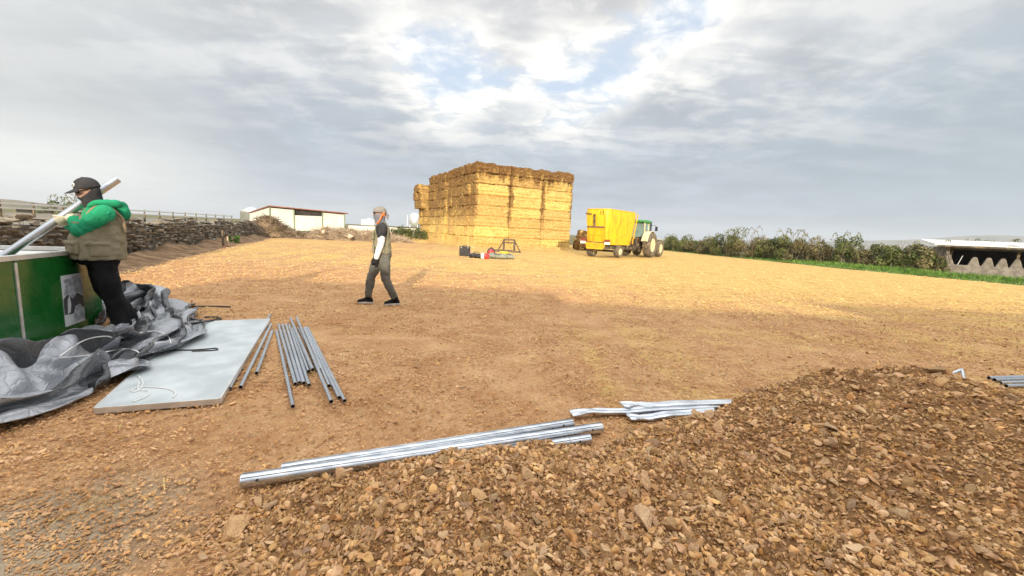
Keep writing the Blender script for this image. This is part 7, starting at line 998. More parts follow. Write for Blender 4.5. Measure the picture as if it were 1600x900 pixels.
def soft(o, vox, smooth=4, disp=0.0, dsize=.12):
    r = o.modifiers.new('remesh', 'REMESH'); r.mode = 'VOXEL'; r.voxel_size = vox; r.use_smooth_shade = True
    s = o.modifiers.new('smooth', 'SMOOTH'); s.iterations = smooth; s.factor = .5
    if disp:
        t = bpy.data.textures.new('folds', 'CLOUDS'); t.noise_scale = dsize; t.noise_depth = 3
        d = o.modifiers.new('folds', 'DISPLACE'); d.texture = t; d.strength = disp; d.mid_level = .5; d.texture_coords = 'LOCAL'
    return o
def oval(c, rx, ry, n=22, p=2.4, tiltx=0.0, tilty=0.0):
    R = []
    for j in range(n):
        a = 2*PI*j/n; x = abs(math.cos(a))**(2/p)*math.copysign(1, math.cos(a))*rx; y = abs(math.sin(a))**(2/p)*math.copysign(1, math.sin(a))*ry
        R.append(Vector((c[0]+x, c[1]+y, c[2]+x*tiltx+y*tilty)))
    return R
def ik(S, Hd, l1, l2, hint):
    d = Hd-S; L = min(d.length, (l1+l2)*.999); d.normalize(); a = (l1*l1-l2*l2+L*L)/(2*L); h = math.sqrt(max(0, l1*l1-a*a))
    hv = (hint-d*hint.dot(d)).normalized(); return S+d*a+hv*h
def limb(mb, pts, rs, n=14):
    # resample with smooth joints
    P = [Vector(p) for p in pts]; Q = []; R = []
    for k in range(len(P)-1):
        p0, p1, p2, p3 = P[max(k-1, 0)], P[k], P[k+1], P[min(k+2, len(P)-1)]
        for f in np.linspace(0, 1, 6)[:-1]:
            c = .5*((2*p1)+(-p0+p2)*f+(2*p0-5*p1+4*p2-p3)*f*f+(-p0+3*p1-3*p2+p3)*f**3)
            Q.append(p1.lerp(p2, f)*.6+c*.4); R.append(rs[k]+(rs[k+1]-rs[k])*f)
    Q.append(P[-1]); R.append(rs[-1]); mb.tube(Q, R, n, roundcap=True)
def hand_grip(mb, wrist, pipe_c, axis, pr, thick=1.0, flip=1):
    """palm and five fingers closed round a tube of radius pr"""
    axis = axis.normalized(); tow = (pipe_c-wrist); tow = (tow-axis*tow.dot(axis)).normalized(); up = axis.cross(tow).normalized()*flip
    k0 = pipe_c-tow*(pr+.018)
    limb(mb, [wrist, wrist.lerp(k0, .5), k0], [.031*thick, .036*thick, .034*thick])
    for s in (-.030, -.010, .011, .031):
        mb.ell(k0+axis*s-tow*.002, (.017*thick, .017*thick, .024*thick), n=8, k=6)
    lens = (2.3, 2.55, 2.45, 2.0)
    for q, s in enumerate((.033, .011, -.011, -.032)):
        P = []
        for i in range(8):
            a = PI-.35+(i/7)*lens[q]*-1.0; rr = pr+.0095*thick
            P.append(pipe_c+axis*(s*(1+.02*i))+tow*math.cos(a)*rr+up*math.sin(a)*rr)
        mb.tube(P, [.0105*thick, .0105*thick, .0102*thick, .0095*thick, .0098*thick, .009*thick, .0085*thick, .007*thick], 8, roundcap=True)
    P = []
    for i in range(6):
        a = PI+.45+(i/5)*1.5; rr = pr+.011*thick; P.append(pipe_c+axis*(.040+.010*i)+tow*math.cos(a)*rr+up*math.sin(a)*rr)
    mb.tube([wrist.lerp(k0, .45)+axis*.02]+P, [.014*thick]+[.013*thick, .0125*thick, .0115*thick, .0115*thick, .0105*thick, .0085*thick], 8, roundcap=True)
def hand_relaxed(mb, wrist, d, fwd, side, thick=1.0, size=1.0):
    """hanging hand: d = along the forearm, fwd = towards the thumb, side = palm side (towards the thigh)"""
    d = d.normalized(); kn = wrist+d*.088*size
    for s in (-.028, -.009, .010, .029): mb.tube([wrist+fwd*s*.7, wrist.lerp(kn, .5)+fwd*s*.9, kn+fwd*s], [.019*thick, .0185*thick, .0155*thick], 8, roundcap=True)
    for s, L, c in ((-.030, .062, .8), (-.010, .078, .65), (.011, .084, .55), (.031, .074, .45)):
        p = kn+fwd*s; P = [p]; ang = .15
        for i in range(3): ang += c*.55; p = p+(d*math.cos(ang)+side*math.sin(ang)).normalized()*L*size*(.42, .32, .26)[i]; P.append(p)
        mb.tube(P, [.0108*thick, .0102*thick, .0095*thick, .008*thick], 8, roundcap=True)
    b = wrist+d*.022+fwd*.026; mb.tube([b, b+d*.03+fwd*.022, b+d*.058+fwd*.026+side*.012, b+d*.082+fwd*.02+side*.024], [.0165*thick, .0145*thick, .012*thick, .0095*thick], 8, roundcap=True)
def head(mb, c, f, up, s=1.0):
    """skull, jaw, nose, brow, ears, eyelids and lips; f = where the face looks"""
    f = f.normalized(); l = up.cross(f).normalized(); up = f.cross(l); M = Matrix((f, l, up)).transposed()
    def at(x, y, z): return c+(f*x+l*y+up*z)*s
    mb.ell(at(-.012, 0, .025), (.098*s, .077*s, .100*s), M=M); mb.ell(at(.022, 0, -.045), (.068*s, .058*s, .078*s), M=M)
    mb.tube([at(.085, 0, .022), at(.104, 0, -.004), at(.116, 0, -.024), at(.092, 0, -.032)], [.009*s, .012*s, .015*s, .010*s], 8, roundcap=True)
    for sd in (-1, 1):
        mb.tube([at(.084, .010*sd, .035), at(.080, .036*sd, .036), at(.066, .056*sd, .030)], [.008*s, .009*s, .007*s], 6, roundcap=True)
        mb.ell(at(.079, .031*sd, .014), (.012*s, .014*s, .010*s), M=M, n=8, k=6)
        mb.ell(at(-.012, .079*sd, .002), (.018*s, .008*s, .030*s), M=M, n=8, k=6)
        mb.ell(at(.066, .036*sd, -.018), (.018*s, .022*s, .020*s), M=M, n=8, k=6)
    mb.tube([at(.080, -.022, -.058), at(.091, 0, -.055), at(.080, .022, -.058)], [.006*s, .009*s, .006*s], 6, roundcap=True)
    mb.tube([at(.078, -.018, -.069), at(.089, 0, -.068), at(.078, .018, -.069)], [.006*s, .009*s, .006*s], 6, roundcap=True)
    return M
def shoe(P_ankle, f, name, m_up, root, L=.28, w_=.048, pitch=0.0):
    """shoe with its sole; the heel sits under the ankle"""
    f = Vector(f).normalized(); l = Vector((0, 0, 1)).cross(f); g = Vector(P_ankle); R = []; S = []
    M = Matrix.Rotation(pitch, 3, l) if pitch else Matrix.Identity(3)
    prof = [(-.085, .55, .055), (-.06, .85, .092), (-.02, .92, .115), (.03, .95, .105), (.08, 1.0, .082), (.13, 1.05, .062), (.165, .92, .05), (.19, .5, .034)]
    for x, ww, hh in prof:
        c = f*(x*L/.28); R.append([g+M @ (c+l*(w_*ww*math.cos(a))+Vector((0, 0, .018+hh*.5+hh*.5*math.sin(a)*(1 if math.sin(a) > 0 else .95)))) for a in np.linspace(0, 2*PI, 15)[:-1]])
    o = soft(MB().rings(R).build(name, m_up, root, True), .009, 2)
    mb = MB(); top = []; bot = []
    for k in range(22):
        a = 2*PI*k/22; x = .045+.145*math.cos(a); y = w_*(1.08-.12*math.cos(a-PI)*.6)*math.sin(a)
        top.append(g+M @ (f*x+l*y+Vector((0, 0, .030)))); bot.append(g+M @ (f*x*1.0+l*y+Vector((0, 0, .002))))
    mb.rings([bot, top]); mb.build('sole', M_SOLE, o, bevel=.006)
def arm_sleeve(mb, S, E, W, r, cuff=True):
    limb(mb, [S, S.lerp(E, .5), E, E.lerp(W, .5), W], r)

def person_with_pipe():
    """stout man in a green hoodie and an olive vest, a long pipe over his shoulder"""
    base = Vector(gp(184, 513)); yaw = rad(232)
    f3 = Vector((math.cos(yaw), math.sin(yaw), 0)); l3 = Vector((-f3.y, f3.x, 0)); Rz = Matrix.Rotation(yaw, 3, 'Z'); Ri = Rz.transposed()
    loc = lambda P: Ri @ (Vector(P)-base)
    root_mb = MB()
    lean = .20
    hip = Vector((.10, 0, .93)); chest = Vector((.08, 0, 1.30)); neck = Vector((.11, 0, 1.50)); hd = Vector((.155, .01, 1.65))
    hf = Matrix.Rotation(rad(12), 3, 'Z') @ Vector((.93, 0, -.30)); hu = Vector((.30, 0, .95))
    shL, shR = Vector((.055, .235, 1.41)), Vector((.085, -.22, 1.43))
    # the pipe over the far shoulder, on the sight lines seen in the photograph
    rest = base+Rz @ Vector((.08, -.17, 1.56)); hd_dir = Vector((math.cos(rad(232)), math.sin(rad(232)), 0)); nrm = Vector((hd_dir.y, -hd_dir.x, 0))
    def onplane(u, v):
        r_ = Vector(ray(u, v)); c = Vector(_C); return c+r_*((rest-c).dot(nrm)/r_.dot(nrm))
    far, near = onplane(184, 280), onplane(2, 403)
    pd = (near-far).normalized(); PR = .042
    o = MB().pipe(Vector((0, 0, 0)), (near+pd*.05-far), PR, .004, 22, 4).build('shouldered_pipe', M_STEEL, smooth=True); o.location = far
    o.modifiers.new('edge', 'EDGE_SPLIT').split_angle = rad(50)
    tag(o, 'long thick galvanised pipe carried on the shoulder of the man in green', 'steel pipe')
    def pipe_at(u):
        a, b = 0.0, 1.0
        for _ in range(40):
            m_ = (a+b)/2; q = far.lerp(near, m_)
            if pjx(q) > u: a = m_
            else: b = m_
        return far.lerp(near, a)
    gL, gR = loc(pipe_at(103)), loc(pipe_at(92)); ax = (Ri @ pd).normalized()
    # wrists: left hand from below and in front, right hand from above on the far side
    wL = gL+Vector((-.055, .075, -.045)); wR = gR+Vector((-.06, -.06, -.05))
    eL = ik(shL, wL, .31, .27, Vector((.1, 1.0, -.75))); eR = ik(shR, wR, .31, .27, Vector((-.1, -.8, -.7)))
    legs = ((Vector((.11, .10, .90)), Vector((.045, .125, .50)), Vector((-.03, .115, .10))), (Vector((.11, -.10, .90)), Vector((.06, -.13, .50)), Vector((-.13, -.16, .10))))
    b = root_mb
    b.rings([oval((.11, 0, .86), .13, .17), oval(hip, .15, .19), oval((.10, 0, 1.12), .17, .19), oval(chest, .14, .19), oval((.08, 0, 1.42), .10, .16), oval((.095, 0, 1.47), .06, .07)])
    limb(b, [(.09, 0, 1.44), neck, hd-Vector((.02, 0, .04))], [.062, .058, .06]); head(b, hd, hf, hu, 1.0)
    for S, E, W in ((shL, eL, wL), (shR, eR, wR)): limb(b, [S, E, W], [.058, .042, .03])
    hand_grip(b, wL, gL, ax, PR, .9, 1); hand_grip(b, wR, gR, ax, PR, .9, -1)
    for h, k, a in legs: limb(b, [h, k, a], [.085, .06, .042]); limb(b, [a, a+Vector((.04, 0, -.05)), a+Vector((.13, 0, -.075))], [.04, .035, .025])
    root = b.build('person', M_SKIN, smooth=True); soft(root, .011, 3); root.location = base; root.rotation_euler = (0, 0, yaw)
    tag(root, 'stout man in green hoodie, olive vest and black cap shouldering a pipe', 'person')
    # hooded sweatshirt with sleeves
    h = MB(); h.rings([oval((.11, 0, .99), .19, .225), oval((.105, 0, 1.14), .19, .215), oval((.085, 0, 1.30), .165, .19), oval((.075, 0, 1.42), .13, .18), oval((.09, 0, 1.485), .09, .11), oval((.11, 0, 1.52), .075, .082)])
    for S, E, W in ((shL, eL, wL), (shR, eR, wR)): limb(h, [Vector((.06, S.y*.6, 1.40)), S]+[S.lerp(E, q) for q in (.22, .36, .5, .64, .78, .88)]+[E]+[E.lerp(W, q) for q in (.14, .28, .42, .56, .70, .84, .95)], [.094, .095, .096, .088, .092, .083, .090, .080, .086, .074, .082, .069, .074, .061, .066, .050])
    soft(h.build('hoodie', M_HOOD, root, True), .008, 1, .022, .07)
    hd_ = MB()    # hood lying on the back
    limb(hd_, [(.17, .10, 1.48), (.09, .135, 1.525), (-.06, .11, 1.52), (-.13, 0, 1.49), (-.06, -.11, 1.52), (.09, -.135, 1.525), (.17, -.10, 1.48)], [.022, .034, .05, .06, .05, .034, .022])
    hd_.ell((-.12, 0, 1.44), (.075, .12, .095)); hd_.ell((-.155, 0, 1.40), (.05, .08, .07))
    soft(hd_.build('hood', M_HOOD, root, True), .012, 4, .02, .08)
    # vest, open at the arms
    v = MB(); v.rings([oval((.115, 0, .865), .245, .268, p=2.6), oval((.115, 0, .93), .25, .27), oval((.105, 0, 1.10), .242, .258), oval((.08, 0, 1.24), .215, .225), oval((.065, 0, 1.33), .185, .165), oval((.065, 0, 1.41), .145, .13), oval((.08, 0, 1.465), .10, .105)])
    vo = soft(v.build('vest', M_VEST1, root, True), .012, 2, .045, .08)
    for y, z, x in ((.14, 1.00, .325), (-.14, 1.00, .325), (.13, 1.23, .265)):
        hh = .14 if z < 1.1 else .10
        q = MB().box((x, y*1.05, z), (.05, .15, hh), rz=math.atan2(y, .35)).build('pocket', M_VEST1, vo, True, bevel=.02, seg=3)
        MB().box((x+.012, y*1.05, z+hh*.42), (.052, .16, .045), rz=math.atan2(y, .35)).build('pocket_flap', M_VEST1, vo, True, bevel=.012)
    q = MB().box((.13, .262, .985), (.17, .05, .15)).build('pocket', M_VEST1, vo, True, bevel=.02, seg=3)
    MB().box((.13, .268, 1.055), (.18, .052, .045)).build('pocket_flap', M_VEST1, vo, True, bevel=.012)
    # piping at the arm opening and shoulder strap
    t = MB(); limb(t, [(.245, .15, 1.20), (.22, .135, 1.32), (.16, .125, 1.43), (.08, .13, 1.505), (-.02, .14, 1.46), (-.10, .16, 1.35), (-.11, .20, 1.2)], [.014]*7, 8)
    t.build('armhole_binding', mat('tan_binding', (.30, .20, .12), (.38, .27, .17), 9, .9), vo, True)
    # trousers
    tr = MB(); tr.rings([oval((.105, 0, .80), .165, .20), oval((.11, 0, .90), .19, .225), oval((.11, 0, .99), .185, .22)])
    for hp, k, a in legs: limb(tr, [hp+Vector((0, 0, -.02)), hp.lerp(k, .5), k, k.lerp(a, .5), a+Vector((0, 0, -.03))], [.125, .115, .105, .10, .098])
    soft(tr.build('trousers', M_BLACK, root, True), .015, 3, .035, .12)
    shoe((legs[0][2].x, legs[0][2].y, 0), (.96, .28, 0), 'shoe', M_SHOE1, root); shoe((legs[1][2].x, legs[1][2].y, 0), (.98, -.15, 0), 'shoe', M_SHOE1, root)
    for w_, g, fl in ((wL, gL, 1), (wR, gR, -1)):
        g_ = MB(); hand_grip(g_, w_, g, ax, PR+.002, 1.18, fl); d = (w_-g).normalized(); limb(g_, [w_+d*.035, w_, w_-d*.02], [.042, .038, .038]); soft(g_.build('glove', M_GLOVE, root, True), .0055, 2)
    # neck gaiter drawn over nose and ears, hanging down behind
    l = hu.cross(hf).normalized(); u2 = hf.cross(l).normalized(); Mh = Matrix((hf.normalized(), l, u2)).transposed()
    def hat(x, y, z): return hd+Mh @ Vector((x, y, z))
    g = MB(); R = []
    for (x, z, rx, ry) in ((-.01, -.20, .105, .10), (.0, -.15, .098, .092), (.004, -.10, .096, .078), (.006, -.05, .106, .082), (.002, -.012, .112, .087), (-.012, .01, .100, .088)):
        R.append([hat(x+rx*math.cos(a), ry*math.sin(a), z-.075*max(0, math.cos(a))*(z > -.03)+.012*math.cos(a)) for a in np.linspace(0, 2*PI, 25)[:-1]])
    g.rings(R); g.ell(hat(-.03, 0, .02), (.088, .086, .085), M=Mh); soft(g.build('neck_gaiter', M_CHAR, root, True), .007, 2, .012, .05)
    # cap with curved peak and an oval badge
    c_ = MB(); R = []
    for k in range(8):
        a = k/7*PI/2; R.append([hat(-.012+.118*math.cos(a)*math.cos(q), .095*math.cos(a)*math.sin(q), .045+.108*math.sin(a)**.9) for q in np.linspace(0, 2*PI, 29)[:-1]])
    R.insert(0, [hat(-.012+.118*math.cos(q), .095*math.sin(q), .028+.01*math.cos(q)) for q in np.linspace(0, 2*PI, 29)[:-1]]); c_.rings(R)
    cap = c_.build('cap', M_CHAR, root, True)
    pk = MB(); V = []
    for i in range(7):
        for j in range(13):
            a = (j/12-.5)*PI*.86; rr = i/6; x = .085+.005*rr+(.085*rr+.02)*math.cos(a); y = (.083+.004*rr)*math.sin(a)
            V.append(hat(x, y, .040-.028*rr-.55*y*y/.09*.1-.25*y*y))
    F = [(i*13+j, i*13+j+1, (i+1)*13+j+1, (i+1)*13+j) for i in range(6) for j in range(12)]
    o = add('peak', V, F, M_CHAR, cap, True); sdf = o.modifiers.new('thick', 'SOLIDIFY'); sdf.thickness = .005
    em = MB(); P = []
    for (rr, off) in ((1.0, .0015), (.92, .004)):
        Q = []
        for q in np.linspace(0, 2*PI, 21)[:-1]:
            yy = .030*rr*math.cos(q)+.008; zz = .088+.022*rr*math.sin(q); aa = yy/.10; sc = math.sqrt(max(0, 1-((zz-.045)/.110)**2))
            Q.append(hat(-.012+(.119*sc+off)*math.cos(aa), (.098*sc+off)*math.sin(aa), zz))
        P.append(Q)
    em.rings(P); e_ = em.build('badge', M_EMB, cap, True)
    em = MB(); T = [hat(-.012+(.119*math.sqrt(1-((z-.045)/.11)**2)+.006)*math.cos(y/.10), (.098*math.sqrt(1-((z-.045)/.11)**2)+.006)*math.sin(y/.10), z) for y, z in ((-.010, .083), (.0, .078), (.014, .081), (.020, .090), (.010, .094))]
    em.tube(T, .0034, 6); em.build('badge_stroke', M_CHAR, e_)
    MB().ell(hat(-.012, 0, .153), (.009, .009, .006)).build('cap_button', M_CHAR, cap, True)
    sg = MB()
    for sd in (-1, 1):
        sg.prism([hat(.103-.25*abs(y)*abs(y)*8-.004, y*sd, z) for y, z in ((.006, .022), (.030, .026), (.058, .022), (.060, .002), (.040, -.012), (.016, -.008))], hf.normalized()*.006)
        sg.bar(hat(.080, .060*sd, .016), hat(-.015, .092*sd, .018), .005, .010)
    sg.build('sunglasses', M_LENS, root)
person_with_pipe()

def walking_person():
    base = Vector(gp(597, 475)); yaw = rad(199); root_b = MB(); b = root_b
    hip = Vector((0, 0, .90)); nk = Vector((.02, 0, 1.47)); hd = Vector((.055, 0, 1.625)); hf = Vector((1, .16, -.10)); hu = Vector((.10, 0, 1))
    shL, shR = Vector((.01, .20, 1.40)), Vector((.01, -.20, 1.40))
    eL, wL = Vector((.03, .265, 1.11)), Vector((.105, .25, .865)); eR, wR = Vector((-.04, -.26, 1.11)), Vector((-.02, -.25, .86))
    lg = ((Vector((-.02, .09, .88)), Vector((-.06, .10, .47)), Vector((-.22, .09, .10))), (Vector((.03, -.09, .88)), Vector((.19, -.09, .48)), Vector((.24, -.09, .095))))
    b.rings([oval((0, 0, .82), .10, .15), oval((0, 0, .93), .12, .165), oval((.01, 0, 1.08), .11, .15), oval((.01, 0, 1.28), .12, .17), oval((.01, 0, 1.39), .10, .16), oval((.015, 0, 1.45), .055, .065)])
    limb(b, [(.01, 0, 1.42), nk, hd-Vector((.01, 0, .05))], [.058, .053, .055]); head(b, hd, hf, hu, .97)
    for S, E, W in ((shL, eL, wL), (shR, eR, wR)): limb(b, [S, E, W], [.055, .04, .028])
    for W, E, sd in ((wL, eL, 1), (wR, eR, -1)): hand_relaxed(b, W, W-E, Vector((.93, 0, .3)), Vector((0, -sd, 0)), .95)
    for h, k, a in lg: limb(b, [h, k, a], [.08, .055, .04]); limb(b, [a, a+Vector((.04, 0, -.05)), a+Vector((.13, 0, -.07))], [.038, .034, .024])
    root = b.build('person', M_SKIN, smooth=True); soft(root, .012, 3); root.location = base; root.rotation_euler = (0, 0, yaw)
    tag(root, 'walking person in khaki vest and grey trousers with one white arm sleeve', 'person')
    sh = MB(); sh.rings([oval((0, 0, .95), .13, .17), oval((.01, 0, 1.1), .128, .165), oval((.01, 0, 1.28), .135, .185), oval((.01, 0, 1.395), .11, .175), oval((.015, 0, 1.455), .066, .08), oval((.02, 0, 1.49), .06, .068)])
    for S, E in ((shL, eL), (shR, eR)): limb(sh, [Vector((.01, S.y*.6, 1.37)), S, S.lerp(E, .45), S.lerp(E, .66)], [.085, .08, .072, .066])
    soft(sh.build('shirt', M_CHAR, root, True), .013, 3, .015, .1)
    v = MB(); v.rings([oval((.0, 0, .925), .158, .20), oval((.005, 0, 1.0), .158, .196), oval((.012, 0, 1.10), .15, .182), oval((.012, 0, 1.24), .152, .182), oval((.005, 0, 1.34), .135, .165), oval((.0, 0, 1.42), .105, .145), oval((.01, 0, 1.475), .078, .095)])
    vo = soft(v.build('vest', M_VEST2, root, True), .011, 2, .04, .08)
    for y, z in ((.12, 1.0), (-.12, 1.0), (.10, 1.24)): MB().box((.155, y, z), (.045, .13, .13)).build('pocket', M_VEST2, vo, True, bevel=.018, seg=3)
    MB().box((.03, .19, 1.0), (.14, .045, .12)).build('pocket', M_VEST2, vo, True, bevel=.018, seg=3)
    mbp = MB()
    for a in (0, 1): mbp.prism([(-.122-.004*a, .02+.05*a, 1.39-.03*a), (-.122-.004*a, .055+.05*a, 1.40-.03*a), (-.132, .05+.05*a, 1.33-.03*a), (-.132, .015+.05*a, 1.32-.03*a)], (-.006, 0, 0))
    mbp.build('back_print', M_EMB, vo)
    tr = MB(); tr.rings([oval((0, 0, .80), .135, .172), oval((-.005, 0, .88), .15, .185), oval((0, 0, .97), .14, .18)])
    for h, k, a in lg: limb(tr, [h, h.lerp(k, .5), k, k.lerp(a, .5), a+Vector((0, 0, .02))], [.108, .098, .079, .074, .056])
    soft(tr.build('trousers', M_TROUS, root, True), .011, 2, .035, .08)
    sl = MB(); limb(sl, [shL.lerp(eL, .62), eL, eL.lerp(wL, .5), wL], [.066, .056, .052, .043]); soft(sl.build('arm_sleeve', M_SLEEVE, root, True), .008, 3, .008, .06)
    sl = MB(); limb(sl, [shR.lerp(eR, .62), eR, eR.lerp(wR, .5), wR], [.066, .056, .052, .043]); soft(sl.build('arm_sleeve', M_SLEEVE, root, True), .008, 3, .008, .06)
    for W, E, sd in ((wL, eL, 1), (wR, eR, -1)):
        g = MB(); hand_relaxed(g, W, W-E, Vector((.93, 0, .3)), Vector((0, -sd, 0)), 1.2, 1.02); soft(g.build('glove', M_BLACKG, root, True), .006, 2)
    shoe((lg[0][2].x, lg[0][2].y, 0), (.98, .12, 0), 'shoe', M_BLACK, root); shoe((lg[1][2].x, lg[1][2].y, 0), (.98, -.1, 0), 'shoe', M_BLACK, root)
    for h, k, a in lg: MB().tube([a+Vector((0, 0, -.01)), a+Vector((0, 0, .045))], [.058, .054], 14).build('boot_cuff', M_BLACK, root, True)
    l = hu.cross(hf).normalized(); hfn = (hf-hu.normalized()*hf.dot(hu.normalized())).normalized(); Mh = Matrix((hfn, l, hu.normalized())).transposed()
    def hat(x, y, z): return hd+Mh @ Vector((x, y, z))
    g = MB(); R = []
    for (x, z, rx, ry) in ((-.01, -.17, .088, .085), (.0, -.12, .09, .078), (.004, -.07, .100, .08), (.0, -.025, .109, .085), (-.008, -.008, .103, .086)):
        R.append([hat(x+rx*math.cos(a), ry*math.sin(a), z) for a in np.linspace(0, 2*PI, 25)[:-1]])
    g.rings(R); soft(g.build('face_mask', M_GREYM, root, True), .007, 2, .01, .05)
    c_ = MB(); R = []
    for k in range(9):
        a = k/8*PI/2; R.append([hat(-.014+.118*math.cos(a)*math.cos(q), .095*math.cos(a)*math.sin(q), .030+.10*math.sin(a)) for q in np.linspace(0, 2*PI, 29)[:-1]])
    R.insert(0, [hat(-.016+.116*math.cos(q), .094*math.sin(q), -.045+.07*(math.cos(q)*.5+.5)) for q in np.linspace(0, 2*PI, 29)[:-1]])
    c_.rings(R); cap = c_.build('head_cloth', M_GREYK, root, True); sub = cap.modifiers.new('smooth', 'SUBSURF'); sub.levels = sub.render_levels = 1
    MB().tube([hat(-.10, 0, .0), hat(-.14, .01, -.04), hat(-.13, .02, -.10)], [.03, .025, .012], 10, roundcap=True).build('knot', M_GREYK, cap, True)
    sg = MB()
    for sd in (-1, 1):
        sg.prism([hat(.098-2*y*y-.002, y*sd, z) for y, z in ((.006, .026), (.030, .030), (.060, .025), (.062, .004), (.040, -.010), (.016, -.006))], hfn*.007)
        sg.bar(hat(.085, .062*sd, .018), hat(-.02, .094*sd, .012), .005, .012)
    sg.build('sunglasses', M_LENS, root)
    t = MB(); limb(t, [hat(-.055, .10, .0), hat(-.02, .108, -.035), hat(.0, .108, -.08), hat(.03, .105, -.13), hat(.075, .085, -.175)], [.012, .014, .013, .012, .010], 8)
    limb(t, [hat(-.075, .07, .01), hat(-.055, .10, .0), hat(-.06, .10, -.05)], [.011, .015, .011], 8); t.build('orange_ear_defender_band', M_ORANGE, root, True)
walking_person()
# ================================================================== WAGON AND TRACTOR
M_YEL = mat('yellow_paint', (.74, .37, .02), (.90, .54, .02), 2.4, .5, rvar=.15, bump=.15, bscale=3.5, stretch=(1, 1, .4), contrast=(.3, .55))
M_YELD = mat('worn_yellow_paint', (.72, .40, .03), (.90, .52, .02), 6, .55, bump=.15, bscale=8)
M_CHASS = mat('dusty_dark_steel', (.06, .05, .04), (.24, .18, .11), 3, .85, bump=.3, bscale=12)
M_TYRE = mat('dusty_tyre', (.10, .085, .065), (.24, .19, .13), 5, .95, bump=.2, bscale=20)
M_RIMC = mat('dusty_cream_rim', (.62, .54, .32), (.76, .68, .45), 4, .7, bump=.1)
M_TGREEN = mat('tractor_green', (.02, .19, .03), (.04, .26, .05), 5, .4, coat=.2)
M_BEIGE = mat('dusty_fender', (.52, .48, .32), (.66, .60, .42), 4, .75, bump=.1)
M_GLASS = mat('cab_glass', (.16, .26, .27), (.22, .34, .34), 2, .06, spec=.8)
M_RED = mat('red_lens', (.42, .02, .015), (.5, .035, .02), 8, .3)
M_RUBW = mat('white_plate', (.74, .74, .72), (.82, .82, .8), 4, .5)
def wheel(root, c, r, w_, m_rim, lugs=22, rimr=.56, side=-1, name='wheel'):
    """wheel with the axle along Y: tyre with chevron lugs and a dished rim"""
    e = empty(name, c); e.parent = root; n = 36; h = w_/2
    ty = MB(); ty.lathe([(r*rimr, -h*.82), (r*.72, -h), (r*.90, -h*.98), (r*.955, -h*.80), (r*.965, 0), (r*.955, h*.80), (r*.90, h*.98), (r*.72, h), (r*rimr, h*.82)], n=n, axis='Y')
    ty.build('tyre', M_TYRE, e, True)
    lg = MB()
    for k in range(lugs):
        for s in (-1, 1):
            a0 = 2*PI*(k+(.25 if s > 0 else -.25))/lugs; a1 = a0+.20*20/lugs
            P = []
            for (y, a, rr) in ((.02*s, a1, r*.955), (h*.97*s, a0, r*.90)):
                for da in (-.055*20/lugs, .055*20/lugs):
                    for q in (rr, rr+r*.052): P.append(Vector((q*math.cos(a+da), y, q*math.sin(a+da))))
            lg.put(P, [(0, 1, 3, 2), (4, 6, 7, 5), (0, 4, 5, 1), (2, 3, 7, 6), (1, 5, 7, 3), (0, 2, 6, 4)])
    o = lg.build('tread_lugs', M_TYRE, e); o['kind'] = 'stuff'
    rm = MB(); rm.lathe([(r*rimr*1.02, -h*.84), (r*rimr*.96, -h*.88), (r*rimr*.88, -h*.55), (r*rimr*.80, -h*.35), (r*.28, -h*.30), (r*.22, -h*.42), (0.0, -h*.42)], n=n, axis='Y')
    rm.lathe([(r*rimr*1.02, h*.84), (r*rimr*.96, h*.88), (r*rimr*.88, h*.55), (r*rimr*.80, h*.35), (r*.28, h*.30), (r*.22, h*.42), (0.0, h*.42)], n=n, axis='Y')
    rm.build('rim', m_rim, e, True).modifiers.new('edge', 'EDGE_SPLIT').split_angle = rad(40)
    nb = MB()
    for k in range(8):
        a = 2*PI*k/8; nb.box((r*.19*math.cos(a), side*h*.44, r*.19*math.sin(a)), (.03, .03, .03))
    nb.build('wheel_nuts', M_CHASS, e)
    return e
def outline(x0, x1, w_, c, n=4):
    """plan of the tub with rounded corners, anticlockwise"""
    P = []
    for cx, cy, a0 in ((x1-c, w_/2-c, 0), (x0+c, w_/2-c, 90), (x0+c, -w_/2+c, 180), (x1-c, -w_/2+c, 270)):
        for k in range(n+1): a = rad(a0+90*k/n); P.append((cx+c*math.cos(a), cy+c*math.sin(a)))
    return P
